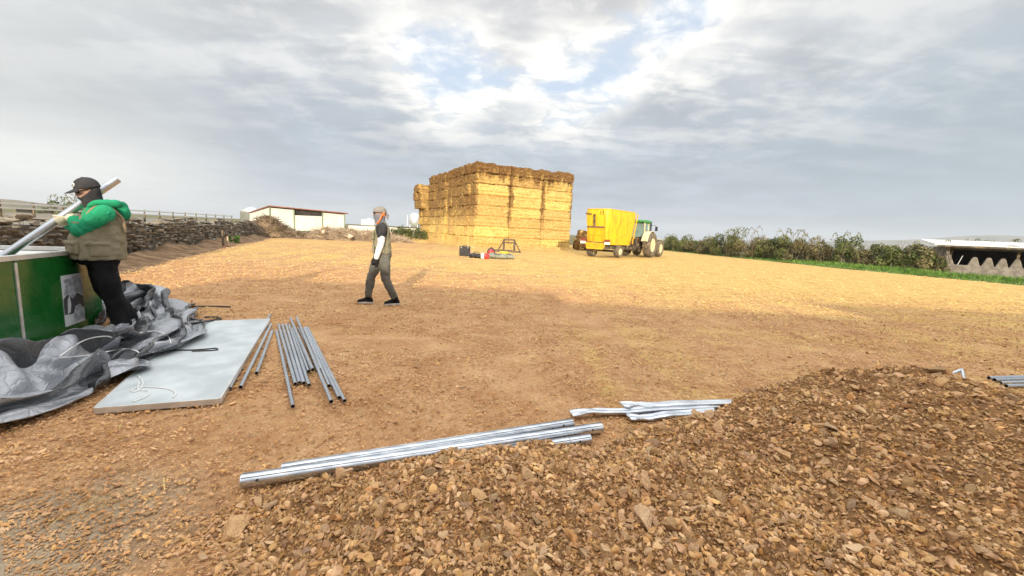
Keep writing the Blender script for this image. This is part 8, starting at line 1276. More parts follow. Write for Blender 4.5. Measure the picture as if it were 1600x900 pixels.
def build_wagon():
    root = empty('feed_wagon', gp(946, 401), rad(90-42)); tag(root, 'tall yellow feed mixer wagon hitched behind the green tractor', 'feed wagon')
    root.location = Vector(gp(941, 401.5))+Vector((.55, .8, 0))
    lv = [(.86, -1.62, 1.85, 1.50, .22), (1.3, -1.72, 1.98, 1.60, .25), (2.2, -1.86, 2.14, 1.74, .30), (2.95, -1.96, 2.24, 1.84, .34), (3.20, -1.90, 2.20, 1.80, .40)]
    R = [[Vector((x, y, z)) for x, y in outline(a, b, w_, c)] for z, a, b, w_, c in lv]
    inner = [[Vector((x, y, z)) for x, y in outline(a+.06, b-.06, w_-.12, c)] for z, a, b, w_, c in (lv[4], lv[2], lv[0])]
    mb = MB(); mb.rings(R+inner); body = mb.build('tub', M_YEL, root, True); body.modifiers.new('edge', 'EDGE_SPLIT').split_angle = rad(30)
    top = [Vector(p)+Vector((0, 0, .0)) for p in R[4]]
    MB().tube(top+[top[0]], .035, 8, False).build('top_rim', M_YELD, root, True)
    def rear(y, z):          # on the sloping rear face
        x = np.interp(z, [q[0] for q in lv], [q[1] for q in lv]); return Vector((x, y, z))
    def sidep(x, z):
        w_ = np.interp(z, [q[0] for q in lv], [q[3] for q in lv]); return Vector((x, -w_/2, z))
    def strip(name, m_, a, b, w_, t, parent=root, up=(1, 0, 0)): return MB().bar(a, b, w_, t, up).build(name, m_, parent, bevel=.006)
    d = empty('rear_door', rear(0, 1.5)); d.parent = root
    def rb(name, m_, y0, z0, y1, z1, w_, t, out):
        a, b = rear(y0, z0)-Vector((out, 0, 0)), rear(y1, z1)-Vector((out, 0, 0)); o = MB().bar(a-d.location, b-d.location, w_, t, (1, 0, 0)).build(name, m_, d, bevel=.004); return o
    panel = MB().prism([tuple(rear(y, z)-Vector((.02, 0, 0))-d.location) for y, z in ((-.52, 1.02), (.52, 1.02), (.58, 1.98), (-.58, 1.98))], (-.025, 0, 0)).build('door_leaf', M_YEL, d, bevel=.006)
    rb('cross_bar', M_CHASS, -.66, 2.02, .66, 2.02, .09, .07, .07)
    rb('lift_ram', M_CHASS, .10, 2.02, .10, 2.86, .10, .10, .07)
    rb('centre_stay', M_YELD, .10, 1.02, .10, 2.0, .05, .05, .06)
    for y in (-.66, .66): rb('door_guide', M_YELD, y, .95, y*1.05, 2.85, .05, .05, .03)
    rb('cross_bar', M_YELD, -.55, 1.5, .55, 1.5, .05, .04, .06)
    rb('bottom_seal', M_CHASS, -.62, 1.0, .62, 1.0, .06, .05, .05)
    MB().prism([(-1.62, -.72, .95), (-1.62, .72, .95), (-1.9, .62, .60), (-1.9, -.62, .60)], (.0, 0, -.06)).build('discharge_lip', M_YEL, root, bevel=.01)
    MB().prism([(-1.95, -.70, .97), (-1.95, .70, .97), (-1.88, .66, .60), (-1.88, -.66, .60)], (.05, 0, 0)).build('rear_skirt', M_YELD, root, bevel=.01)
    # side: stiffener, dark slot, front deflector, chassis rail
    o = MB().prism([tuple(sidep(x, z)-Vector((0, .004, 0))) for x, z in ((-.42, 1.0), (-.34, 1.0), (-.46, 1.95), (-.56, 1.95))], (0, -.02, 0)).build('side_slot', M_CHASS, root)
    strip('stiffener', M_YELD, sidep(-.36, .9)-Vector((0, .015, 0)), sidep(-.62, 2.1)-Vector((0, .015, 0)), .03, .09, up=(0, 1, 0))
    strip('stiffener', M_YELD, sidep(-.60, 2.1)-Vector((0, .012, 0)), sidep(-.2, 3.1)-Vector((0, .012, 0)), .02, .05, up=(0, 1, 0))
    strip('stiffener', M_YELD, sidep(1.2, .9)-Vector((0, .012, 0)), sidep(1.55, 3.1)-Vector((0, .012, 0)), .02, .05, up=(0, 1, 0))
    strip('front_post', M_YELD, Vector((2.0, -.80, .95)), Vector((2.27, -.93, 3.12)), .06, .08)
    MB().prism([(1.9, -.86, 1.0), (2.35, -.80, 1.0), (2.5, -.7, 1.55), (2.15, -.86, 1.95)], (0, .05, 0)).build('front_deflector', M_YELD, root, bevel=.01)
    MB().prism([(2.05, -.92, .92), (2.5, -.85, .92), (2.45, -.85, 1.35), (2.05, -.92, 1.35)], (0, .05, 0)).build('mud_flap', M_DARK, root)
    MB().prism([(2.2, -.5, 1.0), (2.2, .5, 1.0), (2.3, .6, 3.15), (2.3, -.6, 3.15)], (.06, 0, 0)).build('front_guard', M_YELD, root)
    for s in (-.52, .52): strip('chassis_rail', M_CHASS, Vector((-1.7, s, .68)), Vector((3.1, s*.5, .62)), .12, .20, up=(0, 0, 1))
    MB().box((.0, 0, .42), (.16, 1.6, .16)).build('axle', M_CHASS, root, bevel=.02)
    MB().bar((1.8, 0, .62), (4.15, 0, .58), .22, .2).build('drawbar', M_CHASS, root, bevel=.02)
    MB().lathe([(.0, 0), (.42, 0), (.42, .18), (.30, .24), (0, .24)], (.2, 0, .62), 20).build('gearbox', M_CHASS, root, True)
    for y in (.62, .80): wheel(root, (-1.0, y, .40), .40, .28, M_RIMC, 16)
    wheel(root, (.0, -.80, .41), .41, .36, M_RIMC, 16)
    for y in (-1.0, 1.0):
        r_ = empty('tail_light', (-1.88, y*.93, 1.02)); r_.parent = root
        MB().box((0, 0, .12), (.06, .40, .15)).build('red_lens', M_RED, r_, bevel=.01)
        for k in (-.13, 0, .13): MB().box((-.035, k, .12), (.02, .07, .10)).build('reflector', M_CHASS, r_, bevel=.006)
        MB().box((0, 0, -.06), (.05, .42, .17)).build('white_plate', M_RUBW, r_, bevel=.008)
        MB().bar((.0, 0, -.02), (.35, -y*.45, -.1), .05).build('bracket', M_CHASS, r_)
    # figure 13 painted on the rear, and the worn maker's lettering beside it
    f = bpy.data.curves.new('number_marking', 'FONT'); f.body = '13'; f.size = .36; f.extrude = .004; f.align_x = 'CENTER'; f.materials.append(M_DARK)
    tmp = bpy.data.objects.new('number_marking', f); COL.objects.link(tmp); bpy.context.view_layer.update(); nm = bpy.data.meshes.new_from_object(tmp.evaluated_get(bpy.context.evaluated_depsgraph_get())); bpy.data.objects.remove(tmp); o = link(bpy.data.objects.new('number_marking', nm), root); p = rear(-.42, 2.84); o.location = p-Vector((.012, 0, 0)); o.rotation_euler = (rad(96), 0, rad(-90))
    mk = MB(); y = .80
    for w_, h_ in ((.05, .13), (.04, .09), (.05, .10), (.03, .13), (.05, .09), (.07, .09), (.05, .09)):
        mk.prism([tuple(rear(q, z)-Vector((.012, 0, 0))) for q, z in ((y, 2.82), (y-w_, 2.82), (y-w_, 2.82+h_), (y, 2.82+h_))], (-.004, 0, 0)); y -= w_+.02
    mk.build('worn_lettering', M_DARK, root)
    ms = MB(); rg = np.random.default_rng(4)
    for k in range(26):
        x, z = rg.uniform(-.1, 1.8), rg.uniform(1.0, 3.0); s = rg.uniform(.01, .045); a = rg.uniform(0, 3)
        ms.prism([tuple(sidep(x+s*math.cos(a+q)*rg.uniform(.6, 2.0), z+s*math.sin(a+q))-Vector((0, .004, 0))) for q in (0, 1.2, 2.5, 3.9, 5.1)], (0, -.003, 0))
    ms.build('rust_spots', mat('rust', (.30, .11, .02), (.42, .2, .04), 9, .9), root)
    MB().box((-.92, -.79, 1.55), (.16, .012, .18)).build('warning_sticker', mat('cream_sticker', (.75, .68, .40), (.82, .75, .5), 9, .5), root)
build_wagon()
def build_tractor():
    c = Vector(gp(1013.5, 402)); yaw = rad(90-37); fw = Vector((math.cos(yaw), math.sin(yaw), 0)); lf = Vector((-fw.y, fw.x, 0))
    root = empty('tractor', c+lf*.95, yaw); tag(root, 'dusty green farm tractor with cream wheel rims in front of the yellow wagon', 'tractor')
    for s in (-1, 1):
        wheel(root, (0, s*.95, .93), .93, .56, M_RIMC, 22, .54, s); wheel(root, (2.35, s*.88, .66), .66, .44, M_RIMC, 18, .56, s)
        R = []
        for k in range(11):
            a = rad(15+k*15); R.append([Vector((math.cos(a)*q, s*y, .93+math.sin(a)*q)) for q, y in ((1.0, .60), (1.0, 1.10), (1.05, 1.10), (1.05, .60))])
        MB().rings(R).build('fender', M_BEIGE, root, bevel=.02)
    MB().box((.7, 0, .85), (2.2, .55, .55)).build('transmission', M_CHASS, root, bevel=.04)
    MB().box((0, 0, .93), (.36, 1.4, .36)).build('rear_axle', M_CHASS, root, bevel=.04); MB().box((2.35, 0, .66), (.2, 1.4, .18)).build('front_axle', M_CHASS, root, bevel=.03)
    hp = [(.92, .0), (1.0, .30), (1.5, .36), (1.62, .26)]
    R = [[Vector((x, s*y*k2, z*k1)) for s, seq in ((1, hp), (-1, hp[::-1])) for z, y in [(q[0], q[1]) for q in seq]] for x, k1, k2 in ((.95, 1.0, 1.0), (2.4, .98, .96), (2.95, .94, .85))]
    R = []
    for x, zt, w_ in ((.95, 1.72, .40), (2.2, 1.66, .38), (2.85, 1.58, .34), (3.0, 1.45, .30)):
        R.append([Vector((x, y, z)) for y, z in ((-w_, .88), (w_, .88), (w_, zt-.16), (w_*.7, zt), (-w_*.7, zt), (-w_, zt-.16))])
    MB().rings(R).build('hood', M_TGREEN, root, bevel=.04)
    MB().box((3.02, 0, 1.15), (.04, .5, .5)).build('grille', M_DARK, root, bevel=.01)
    # cab
    MB().box((.28, 0, 1.28), (1.25, 1.15, .35)).build('cab_floor', M_CHASS, root, bevel=.03)
    corners = {(-1, 0): (-.42, .62), (1, 0): (.98, .56)}
    for x0, x1, m_, nm in ((-.42, -.50, M_BEIGE, 'pillar'), (.35, .33, M_BEIGE, 'pillar'), (.98, .80, M_DARK, 'pillar')):
        for s in (-1, 1): MB().bar((x0, s*.62, 1.30), (x1, s*.60, 2.56), .09, .10).build(nm, m_, root, bevel=.02)
    def pane(P, off): MB().prism(P, off).build('window_pane', M_GLASS, root)
    pane([(-.45, -.56, 1.50), (-.45, .56, 1.50), (-.50, .55, 2.52), (-.50, -.55, 2.52)], (.02, 0, 0))
    pane([(.96, -.52, 1.45), (.96, .52, 1.45), (.80, .52, 2.52), (.80, -.52, 2.52)], (-.02, 0, 0))
    for s in (-1, 1):
        pane([(-.38, s*.60, 1.50), (.30, s*.60, 1.50), (.29, s*.59, 2.52), (-.44, s*.59, 2.52)], (0, -s*.02, 0)); pane([(.39, s*.60, 1.40), (.93, s*.60, 1.40), (.77, s*.59, 2.52), (.37, s*.59, 2.52)], (0, -s*.02, 0))
    R = [oval((.15, 0, z), rx, ry, 24, 5) for z, rx, ry in ((2.56, .74, .70), (2.62, .80, .76), (2.74, .76, .72), (2.80, .60, .58))]
    MB().rings(R).build('cab_roof', M_TGREEN, root, True)
    for y in (-.5, .5): MB().box((-.66, y, 2.62), (.06, .16, .10)).build('work_light', M_DARK, root, bevel=.015)
    MB().ell((-.62, .58, 2.78), (.09, .09, .09)).build('beacon', M_RUBW, root, True)
    MB().lathe([(.17, 1.3), (.2, 1.35), (.2, 1.6), (.16, 1.62)], (.1, 0, 0), 14).build('seat', M_DARK, root); MB().box((-.1, 0, 1.85), (.12, .44, .55)).build('seat_back', M_DARK, root, bevel=.05)
    MB().tube([(.55, 0, 1.62), (.62, 0, 1.85)], .02, 8).build('steering_column', M_DARK, root)
    MB().tube([(.62+.19*math.cos(a)*.35, .19*math.sin(a), 1.87+.19*math.cos(a)*.9) for a in np.linspace(0, 2*PI, 17)], .014, 6, False).build('steering_wheel', M_DARK, root, True)
    MB().tube([(1.10, -.46, 1.5), (1.10, -.52, 1.8), (1.10, -.54, 2.65), (1.06, -.56, 2.74)], [.05, .075, .055, .045], 12).build('exhaust_pipe', M_DARK, root, True)
    for s in (-1, 1):
        MB().tube([(.85, s*.6, 2.45), (.95, s*.95, 2.42), (.95, s*1.02, 2.30)], .016, 6).build('mirror_arm', M_DARK, root, True)
        MB().box((.95, s*1.02, 2.18), (.05, .20, .34)).build('mirror', M_DARK, root, bevel=.02)
    MB().prism([(.62, -.62, 1.28), (1.0, -.62, 1.28), (1.0, -.62, .55), (.7, -.62, .55)], (0, -.3, 0)).build('steps', M_BEIGE, root, bevel=.02)
    for s in (-1, 1): MB().bar((-.15, s*.35, .85), (-.85, s*.42, .62), .08).build('lift_arm', M_CHASS, root)
    MB().bar((-.3, 0, .55), (-1.1, 0, .50), .14, .08).build('tow_hitch', M_CHASS, root)
    for s in (-1, 1): MB().box((2.35, s*.88, 1.36), (.62, .46, .05)).build('front_mudguard', M_BEIGE, root, bevel=.015)
build_tractor()

# ================================================================== TOOLS BY THE STACK
def build_tools():
    M_CASE = mat('black_case_plastic', (.018, .018, .02), (.04, .04, .042), 9, .45, bump=.2, bscale=14)
    M_BAG = fabric('grey_canvas', (.20, .21, .17), (.33, .34, .28)); M_REDP = mat('red_plastic', (.55, .025, .03), (.65, .06, .06), 6, .4); M_YP = mat('yellow_plastic', (.75, .55, .03), (.85, .66, .06), 6, .45); M_RUST = mat('dark_rusty_steel', (.07, .055, .045), (.17, .12, .08), 7, .8, bump=.2)
    Yd = 23.0
    def at(u, v): return Vector(gp(u, v))
    p = at(726, 400); r = empty('tool_case', p, rad(-6)); tag(r, 'black hard case standing open beside the tool bags', 'tool case')
    MB().box((0, 0, .27), (.58, .16, .52)).build('case_shell', M_CASE, r, bevel=.03); MB().box((.0, -.085, .27), (.48, .02, .42)).build('case_face', M_CASE, r, bevel=.01)
    MB().tube([(-.1, 0, .53), (-.08, 0, .58), (.08, 0, .58), (.1, 0, .53)], .013, 6).build('handle', M_CASE, r)
    for x in (-.18, .18): MB().box((x, -.1, .46), (.06, .03, .07)).build('latch', M_STEELD, r, bevel=.006)
    MB().prism([(.30, -.05, .06), (.34, -.09, .06), (.36, -.08, .34), (.31, -.05, .36)], (.0, .06, 0)).build('pink_lining', mat('pink_foam', (.62, .30, .33), (.7, .4, .42), 6, .8), r)
    p = at(744, 403); r = empty('tool_bag', p, rad(5)); tag(r, 'low black tool bag between the hard case and the red can', 'tool bag')
    b = MB(); b.rings([[Vector((x, .17*s_*math.cos(a), .12*s_+.12*s_*math.sin(a))) for a in np.linspace(0, 2*PI, 17)[:-1]] for x, s_ in ((-.36, .6), (-.34, .9), (-.1, 1.08), (.1, .92), (.32, 1.0), (.36, .7))]); o = b.build('bag_body', M_CASE, r, True)
    for k in (-1, 1): MB().tube([(-.16, .1*k, .2), (-.1, .05*k, .31), (.1, .05*k, .31), (.16, .1*k, .2)], .014, 6).build('strap', M_BLACK, r, True)
    MB().box((.0, -.175, .12), (.3, .03, .12)).build('pocket', M_CHAR, r, bevel=.012)
    p = at(757.5, 404.5); r = empty('red_container', p, rad(20)); tag(r, 'small red and white plastic container lying between the two bags', 'container')
    MB().lathe([(0, -.16), (.13, -.16), (.145, -.13), (.145, .10), (.10, .15), (.05, .16), (.05, .2), (0, .2)], (.05, 0, .145), 18, 'Y').build('can', M_REDP, r, True)
    MB().box((-.13, 0, .15), (.14, .26, .28)).build('white_side', M_RUBW, r, bevel=.03)
    p = at(776, 404); r = empty('canvas_bag', p, rad(-3)); tag(r, 'long grey canvas bag lying in front of the red cable reel', 'canvas bag')
    b = MB(); b.rings([[Vector((x, .2*s_*math.cos(a), .14*s_*h_+.14*s_*h_*math.sin(a))) for a in np.linspace(0, 2*PI, 17)[:-1]] for x, s_, h_ in ((-.50, .5, 1), (-.46, .9, .9), (-.2, 1.05, 1.1), (.05, .9, .95), (.25, 1.05, 1.0), (.46, .85, .8), (.5, .4, .7))]); b.build('bag_body', M_BAG, r, True)
    MB().tube([(-.2, -.05, .30), (-.05, -.2, .26), (.15, -.2, .2), (.25, -.05, .28)], .016, 6).build('strap', M_CHAR, r, True)
    p = at(794, 404.5); r = empty('canvas_bag', p, rad(4)); tag(r, 'shorter rumpled grey canvas bag with yellow gloves dropped behind it', 'canvas bag')
    b = MB(); b.rings([[Vector((x, .2*s_*math.cos(a), .12*s_*h_+.12*s_*h_*math.sin(a))) for a in np.linspace(0, 2*PI, 17)[:-1]] for x, s_, h_ in ((-.34, .6, 1.2), (-.28, .95, 1.2), (-.05, 1.05, .9), (.12, .95, 1.15), (.28, .9, .9), (.33, .4, .8))]); b.build('bag_body', M_BAG, r, True)
    MB().tube([(-.14, .03, .24), (-.02, -.12, .28), (.12, -.14, .22), (.2, .02, .22)], .016, 6).build('strap', M_CHAR, r, True)
    p = at(767, 401); r = empty('cable_reel', p+Vector((0, .25, 0)), rad(12)); tag(r, 'black cable reel with a red hub standing behind the grey bag', 'cable reel')
    MB().lathe([(.0, -.10), (.18, -.10), (.22, -.07), (.22, .07), (.18, .10), (0, .10)], (0, .05, .25), 24, 'Y').build('cable_coil', M_CASE, r, True)
    MB().lathe([(0, -.16), (.15, -.16), (.17, -.13), (.17, -.10), (0, -.10)], (-.02, .05, .23), 20, 'Y').build('hub', M_REDP, r, True)
    MB().tube([(-.2, .05, .02), (-.16, .05, .40), (0, .05, .5), (.16, .05, .40), (.2, .05, .02)], .02, 8).build('reel_stand', M_CASE, r, True)
    p = at(788, 401.5); r = empty('work_gloves', p+Vector((0, .3, .0))); tag(r, 'bright yellow work gloves heaped behind the rumpled grey bag', 'gloves')
    b = MB(); rg = np.random.default_rng(8)
    for k in range(2):
        o_ = Vector((-.14+.2*k, 0, .16)); b.ell(o_, (.14, .11, .12))
        for q in range(5): b.tube([o_+Vector((-.08+.04*q, -.05, .06)), o_+Vector((-.12+.06*q, -.10, .12)), o_+Vector((-.13+.065*q, -.16, .09))], [.035, .032, .022], 8, roundcap=True)
    soft(b.build('glove_pair', M_YP, r, True), .018, 2)
    # trestle-like frame of dark steel standing behind
    p = at(795, 394); r = empty('rack_stand', p, rad(-4)); tag(r, 'dark rusty steel rack with sloping stays standing against the straw stack', 'rack')
    W = .37
    for x in (-W, W):
        MB().bar((x, 0, 0), (x, 0, .86), .14).build('upright', M_RUST, r, bevel=.008); s = -1 if x < 0 else 1
        MB().bar((x*1.02, .03, .80), (x+s*.42, .03, .06), .08).build('stay', M_RUST, r, bevel=.006); MB().bar((x-s*.0, .0, .05), (x+s*.48, 0, .05), .09).build('foot', M_RUST, r, bevel=.006)
        MB().bar((x, .0, .05), (x, .7, .05), .07).build('foot', M_RUST, r, bevel=.006)
    MB().bar((-W-.05, 0, .86), (W+.05, 0, .86), .12).build('top_rail', M_RUST, r, bevel=.008); MB().bar((-W, 0, .66), (W, 0, .66), .10).build('cross_rail', M_RUST, r, bevel=.008)
    MB().bar((-W-.6, -.04, .09), (W-.1, -.04, .09), .09, .12).build('base_beam', M_RUST, r, bevel=.008)
build_tools()

# ================================================================== FAR BUILDINGS
M_CREAM = mat('cream_render', (.72, .71, .63), (.82, .81, .74), .8, .85, bump=.05)
M_ROOFR = mat('red_sheet_roof', (.30, .12, .08), (.42, .20, .14), 2, .7)
M_GRN = mat('green_post', (.22, .28, .16), (.32, .36, .22), 5, .6)
M_SHADE = mat('dark_interior', (.03, .028, .025), (.07, .06, .05), 2, .9)  # near-black: painted shade in openings and shelter, plain dark colour elsewhere
M_SILO = mat('silo_galvanised', (.62, .64, .65), (.74, .76, .77), 1.5, .4, metal=.5)
M_CONC = mat('grey_concrete', (.20, .175, .15), (.34, .30, .26), 3, .9, bump=.3, bscale=14)
M_ROOFW = mat('pale_fibre_roof', (.72, .74, .76), (.84, .85, .86), 1.2, .6)
def build_far():
    # long cream cowshed beyond the rubbish bank
    Y = 62; P = lambda u, v, y=Y: Vector(ay(u, v, y)); g = lambda u, y=Y: Vector((ay(u, 350, y)[0], y, 0))
    A = rad(42.5); ex, ey = Vector((math.cos(A), math.sin(A), 0)), Vector((-math.sin(A), math.cos(A), 0))
    a = g(422); L = 11.0; b = a+ex*L; r = empty('cowshed', a, A); tag(r, 'long cream walled cowshed with a thin reddish roof', 'cowshed')
    hl, hr = P(422, 323).z, P(538, 334, b.y).z; D = 15
    def z(x): return hl+(hr-hl)*x/L
    segs = [0, L*.30, L*.68, L]
    for k in range(3):
        x0, x1 = segs[k], segs[k+1]; t0, t1 = (z(x0)-.15, z(x1)-.15) if k != 1 else (z(x0)-.95, z(x1)-.75)
        mid = 1.55
        MB().prism([(x0+.01, 0, -.1), (x1-.01, 0, -.1), (x1-.01, 0, mid), (x0+.01, 0, mid)], (0, .2, 0)).build('wall_panel', M_CREAM, r)
        MB().prism([(x0+.01, .03, mid+.03), (x1-.01, .03, mid+.03), (x1-.01, .03, t1), (x0+.01, .03, t0)], (0, .18, 0)).build('wall_panel', M_CREAM, r)
    for x in segs: MB().box((x, -.04, z(x)/2-.05), (.14, .12, z(x)-.1)).build('post', M_GRN, r)
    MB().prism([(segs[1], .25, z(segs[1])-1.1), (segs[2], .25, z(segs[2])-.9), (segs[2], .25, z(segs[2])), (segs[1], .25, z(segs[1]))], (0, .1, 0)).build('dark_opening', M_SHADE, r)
    MB().prism([(0, .02, -.1), (0, D, -.1), (0, D, hl-1.0), (0, .02, hl-.1)], (.15, 0, 0)).build('gable_wall', M_CREAM, r)
    MB().prism([(-.15, -.4, hl+.05), (L+.5, -.4, z(L+.5)+.05), (L+.5, D, z(L+.5)-.9), (-.15, D, hl-.9)], (0, 0, .14)).build('roof', M_ROOFR, r)
    # round tank behind the cowshed
    c = g(394, 80); zt = P(394, 324, 80).z; zb = P(394, 334, 80).z
    r = empty('water_tank', c); tag(r, 'round galvanised tank rising behind the gable of the cowshed', 'tank')
    MB().lathe([(0, 0), (1.9, 0), (1.9, zt-.9), (1.95, zt-.88), (1.0, zt-.3), (.5, zt), (0, zt)], n=24).build('tank_shell', M_SILO, r, True); MB().box((2.0, -.3, zt*.5), (.08, .3, zt*.9)).build('ladder', M_SILO, r)
    c = g(577, 70); zt = P(577, 343, 70).z; r = empty('white_tank', c); tag(r, 'white boxy tank with rounded shoulders behind the walking person', 'tank')
    R = [[Vector((p.x, p.y, zz)) for p in oval((0, 0, 0), rx, 1.2, 20, 5)] for zz, rx in ((0, 1.15), (zt-.3, 1.15), (zt-.08, 1.05), (zt, .8))]; MB().rings(R).build('tank_shell', M_WHITE, r, True); MB().lathe([(.3, zt), (.3, zt+.18), (0, zt+.2)], n=14).build('lid', M_WHITE, r)
    c = g(648, 72); zt, zs = P(648, 333, 72).z, P(648, 337, 72).z; r = empty('feed_silo', c); tag(r, 'slim white feed silo standing beside the straw stack', 'silo')
    MB().lathe([(.2, 1.0), (.98, 1.9), (.98, zs), (.35, zt), (0, zt+.05)], n=22).build('silo_shell', M_SILO, r, True)
    for k in range(4): q = PI/4+k*PI/2; MB().bar((.9*math.cos(q), .9*math.sin(q), -.1), (.9*math.cos(q), .9*math.sin(q), 2.2), .1).build('leg', M_SILO, r)
    MB().bar((-1.15, -.4, 0), (-1.15, -.4, zs), .1).build('fill_pipe', M_SILO, r)
    # low white wall running behind the hedge
    a, b = g(545, 58), g(672, 58); r = empty('low_wall', a); tag(r, 'low whitewashed wall behind the rubbish bank and hedge', 'wall'); zt = P(600, 354.5, 58).z
    MB().box(((b.x-a.x)/2, 0, zt/2), (b.x-a.x, .25, zt)).build('wall_face', M_CREAM, r); MB().box(((b.x-a.x)/2, 0, zt+.06), (b.x-a.x+.1, .4, .1)).build('coping', M_SHADE, r)
    # white rail fence behind the stone wall
    r = empty('rail_fence', (-26, 26, 0)); tag(r, 'long pale fence with dark posts and thin rails behind the stone wall', 'fence'); o0 = Vector((-26, 26, 0))
    A, B = Vector((ay(-60, 340, 19)[0], 19, 0)), Vector((ay(362, 341, 46)[0], 46, 0)); dv = B-A; n = 15
    for k in range(n+1):
        p = A+dv*(k/n)-o0; MB().box(p+Vector((0, 0, .86)), (.07, .07, 1.72)).build('post', M_CHASS, r)
    dn = dv.normalized(); nn = Vector((dn.y, -dn.x, 0))
    for zz, h_, m_ in ((1.62, .10, M_WHITE), (1.38, .07, M_WHITE)): MB().bar(A-o0+nn*.07+Vector((0, 0, zz)), B-o0+nn*.07+Vector((0, 0, zz)), .05, h_).build('rail', m_, r)
    MB().bar(A-o0-nn*.10+Vector((0, 0, .62)), B-o0-nn*.10+Vector((0, 0, .62)), .08, 1.1).build('sheeting', M_CREAM, r)
    # dark low roof far left, and the little tree
    c = Vector(ay(78, 329, 44)); r = empty('low_shed', (c.x, 44, 0)); tag(r, 'low dark roofed shed far behind the stone wall', 'shed')
    MB().box((0, 0, c.z/2), (3.6, 3, c.z)).build('wall', M_SHADE, r); MB().box((0, 0, c.z+.06), (4.4, 3.6, .14)).build('roof', M_CHASS, r)
    c = Vector(ay(112, 330, 30)); bush('small_tree', (c.x, 30, 0), (1.25, 1.1), P(112, 305, 30).z+.1, 1900, 'small feathery tree behind the wall by the capped man', 'tree', None, leaf_mat('olive_leaf', (.14, .17, .08), (.24, .26, .14)), 70, .085, 26, 8)
    c = Vector(ay(20, 352, 12)); bush('bramble_bush', (c.x-.4, 11.5, 0), (1.5, .9), 1.25, 3400, 'sprawling dry bramble over the stone wall at the far side of the bin', 'bush', None, M_LEAF2, 71, .05, 60, 6)
    # rubbish and brushwood bank across the back of the yard
    M_BRUSH = mat('dry_brush', (.13, .085, .05), (.30, .22, .13), 1.5, .95, island=.4); M_BANKB = mat('brush_earth', (.17, .12, .075), (.34, .24, .15), 2.5, 1.0, bump=.8, bscale=10, bdist=.08)
    M_TRASH = mat('pale_rubble', (.36, .26, .17), (.58, .46, .32), 1.2, .95, island=.45)
    straw_drift('brushwood_heap', ('tangled heap of dry brushwood at the corner of the stone wall', 'brushwood'), [(-22.8, 34.2), (-20.7, 34.8), (-18.2, 35.8)], 1.8, 1.55, 2600, M_BRUSH, 81, M_BANKB)
    straw_drift('rubbish_bank', ('long low bank of earth, rubble and dry trash closing the yard', 'bank'), [(-18.5, 35.6), (-15, 36.5), (-12.2, 37.5), (-9.8, 38.8)], 1.7, .95, 4200, M_TRASH, 82, M_BANKB)
    rg = np.random.default_rng(83); shs = stone_shapes(5, 1, (.5, .9), 7, rg)
    for k, (u, v, s) in enumerate(((552, 368, .34), (513, 363, .22), (440, 366, .25), (470, 362, .2), (402, 352, .24))):
        y = 35.2+.2*k; p = ay(u, v, y); o = add('boulder', shs[k][0]*s, shs[k][1], mat('pale_boulder', (.46, .38, .27), (.62, .54, .42), 3, .9) if k == 0 else bpy.data.materials['pale_boulder']); o.location = (p[0], y-.9 if k else y-.7, max(.1, p[2]))
        tag(o, ['largest pale boulder at the foot of the rubbish bank', 'small boulder high on the rubbish bank under the cowshed door', 'boulder between the brushwood and the rubbish bank', 'small pale stone on the bank below the cowshed post', 'stone caught in the brushwood heap'][k], 'boulder', 'boulders on the rubbish bank')
    straw_drift('trampled_straw', ('thin spread of pale straw and weeds under the far hedge', 'straw'), [(-11.5, 38), (-9.0, 39.5), (-7.6, 42)], .9, .18, 900, M_STRAWBIT, 85, M_STRAWBASE)
    for k, (u, y, h) in enumerate(((622, 42, 1.75), (638, 42.5, 1.8), (655, 43, 1.7), (608, 41.5, 1.5))):
        p = ay(u, 360, y); bush('bramble_bush', (p[0], y, 0), (1.0, .9), h*.85, 1500, ['green bush at the back just past the walking person', 'green bush midway between the walking person and the stack', 'green bush against the far corner of the straw stack', 'low bush half hidden behind the walking person'][k], 'bush', 'bushes between the walker and the stack', None, 90+k, .09, 26, 1)
    p = ay(362, 380, 23); bush('weed_clump', (p[0]-.4, 23.5, 0), (.8, .5), .45, 700, 'small patch of green weeds at the foot of the stone wall', 'weeds', None, M_GRASS, 96, .06, 6, 0)
    # survey stake with a red base, and a thin post beside it
    p = Vector(gp(349, 386)); r = empty('marker_stake', p); tag(r, 'dark metal stake on a small red base near the stone wall', 'stake'); MB().bar((0, 0, 0), (0, 0, .82), .07).build('rod', M_CHASS, r); MB().box((-.12, 0, .03), (.44, .22, .06)).build('base', M_RED, r, bevel=.01)
    p = Vector(gp(353, 386)); o = MB().bar((0, 0, 0), (-.03, 0, .52), .05).build('wooden_peg', mat('pale_wood', (.5, .4, .27), (.62, .52, .36), 6, .8)); o.location = p+Vector((.06, .1, 0)); tag(o, 'short pale wooden peg right beside the red based stake', 'peg')
build_far()

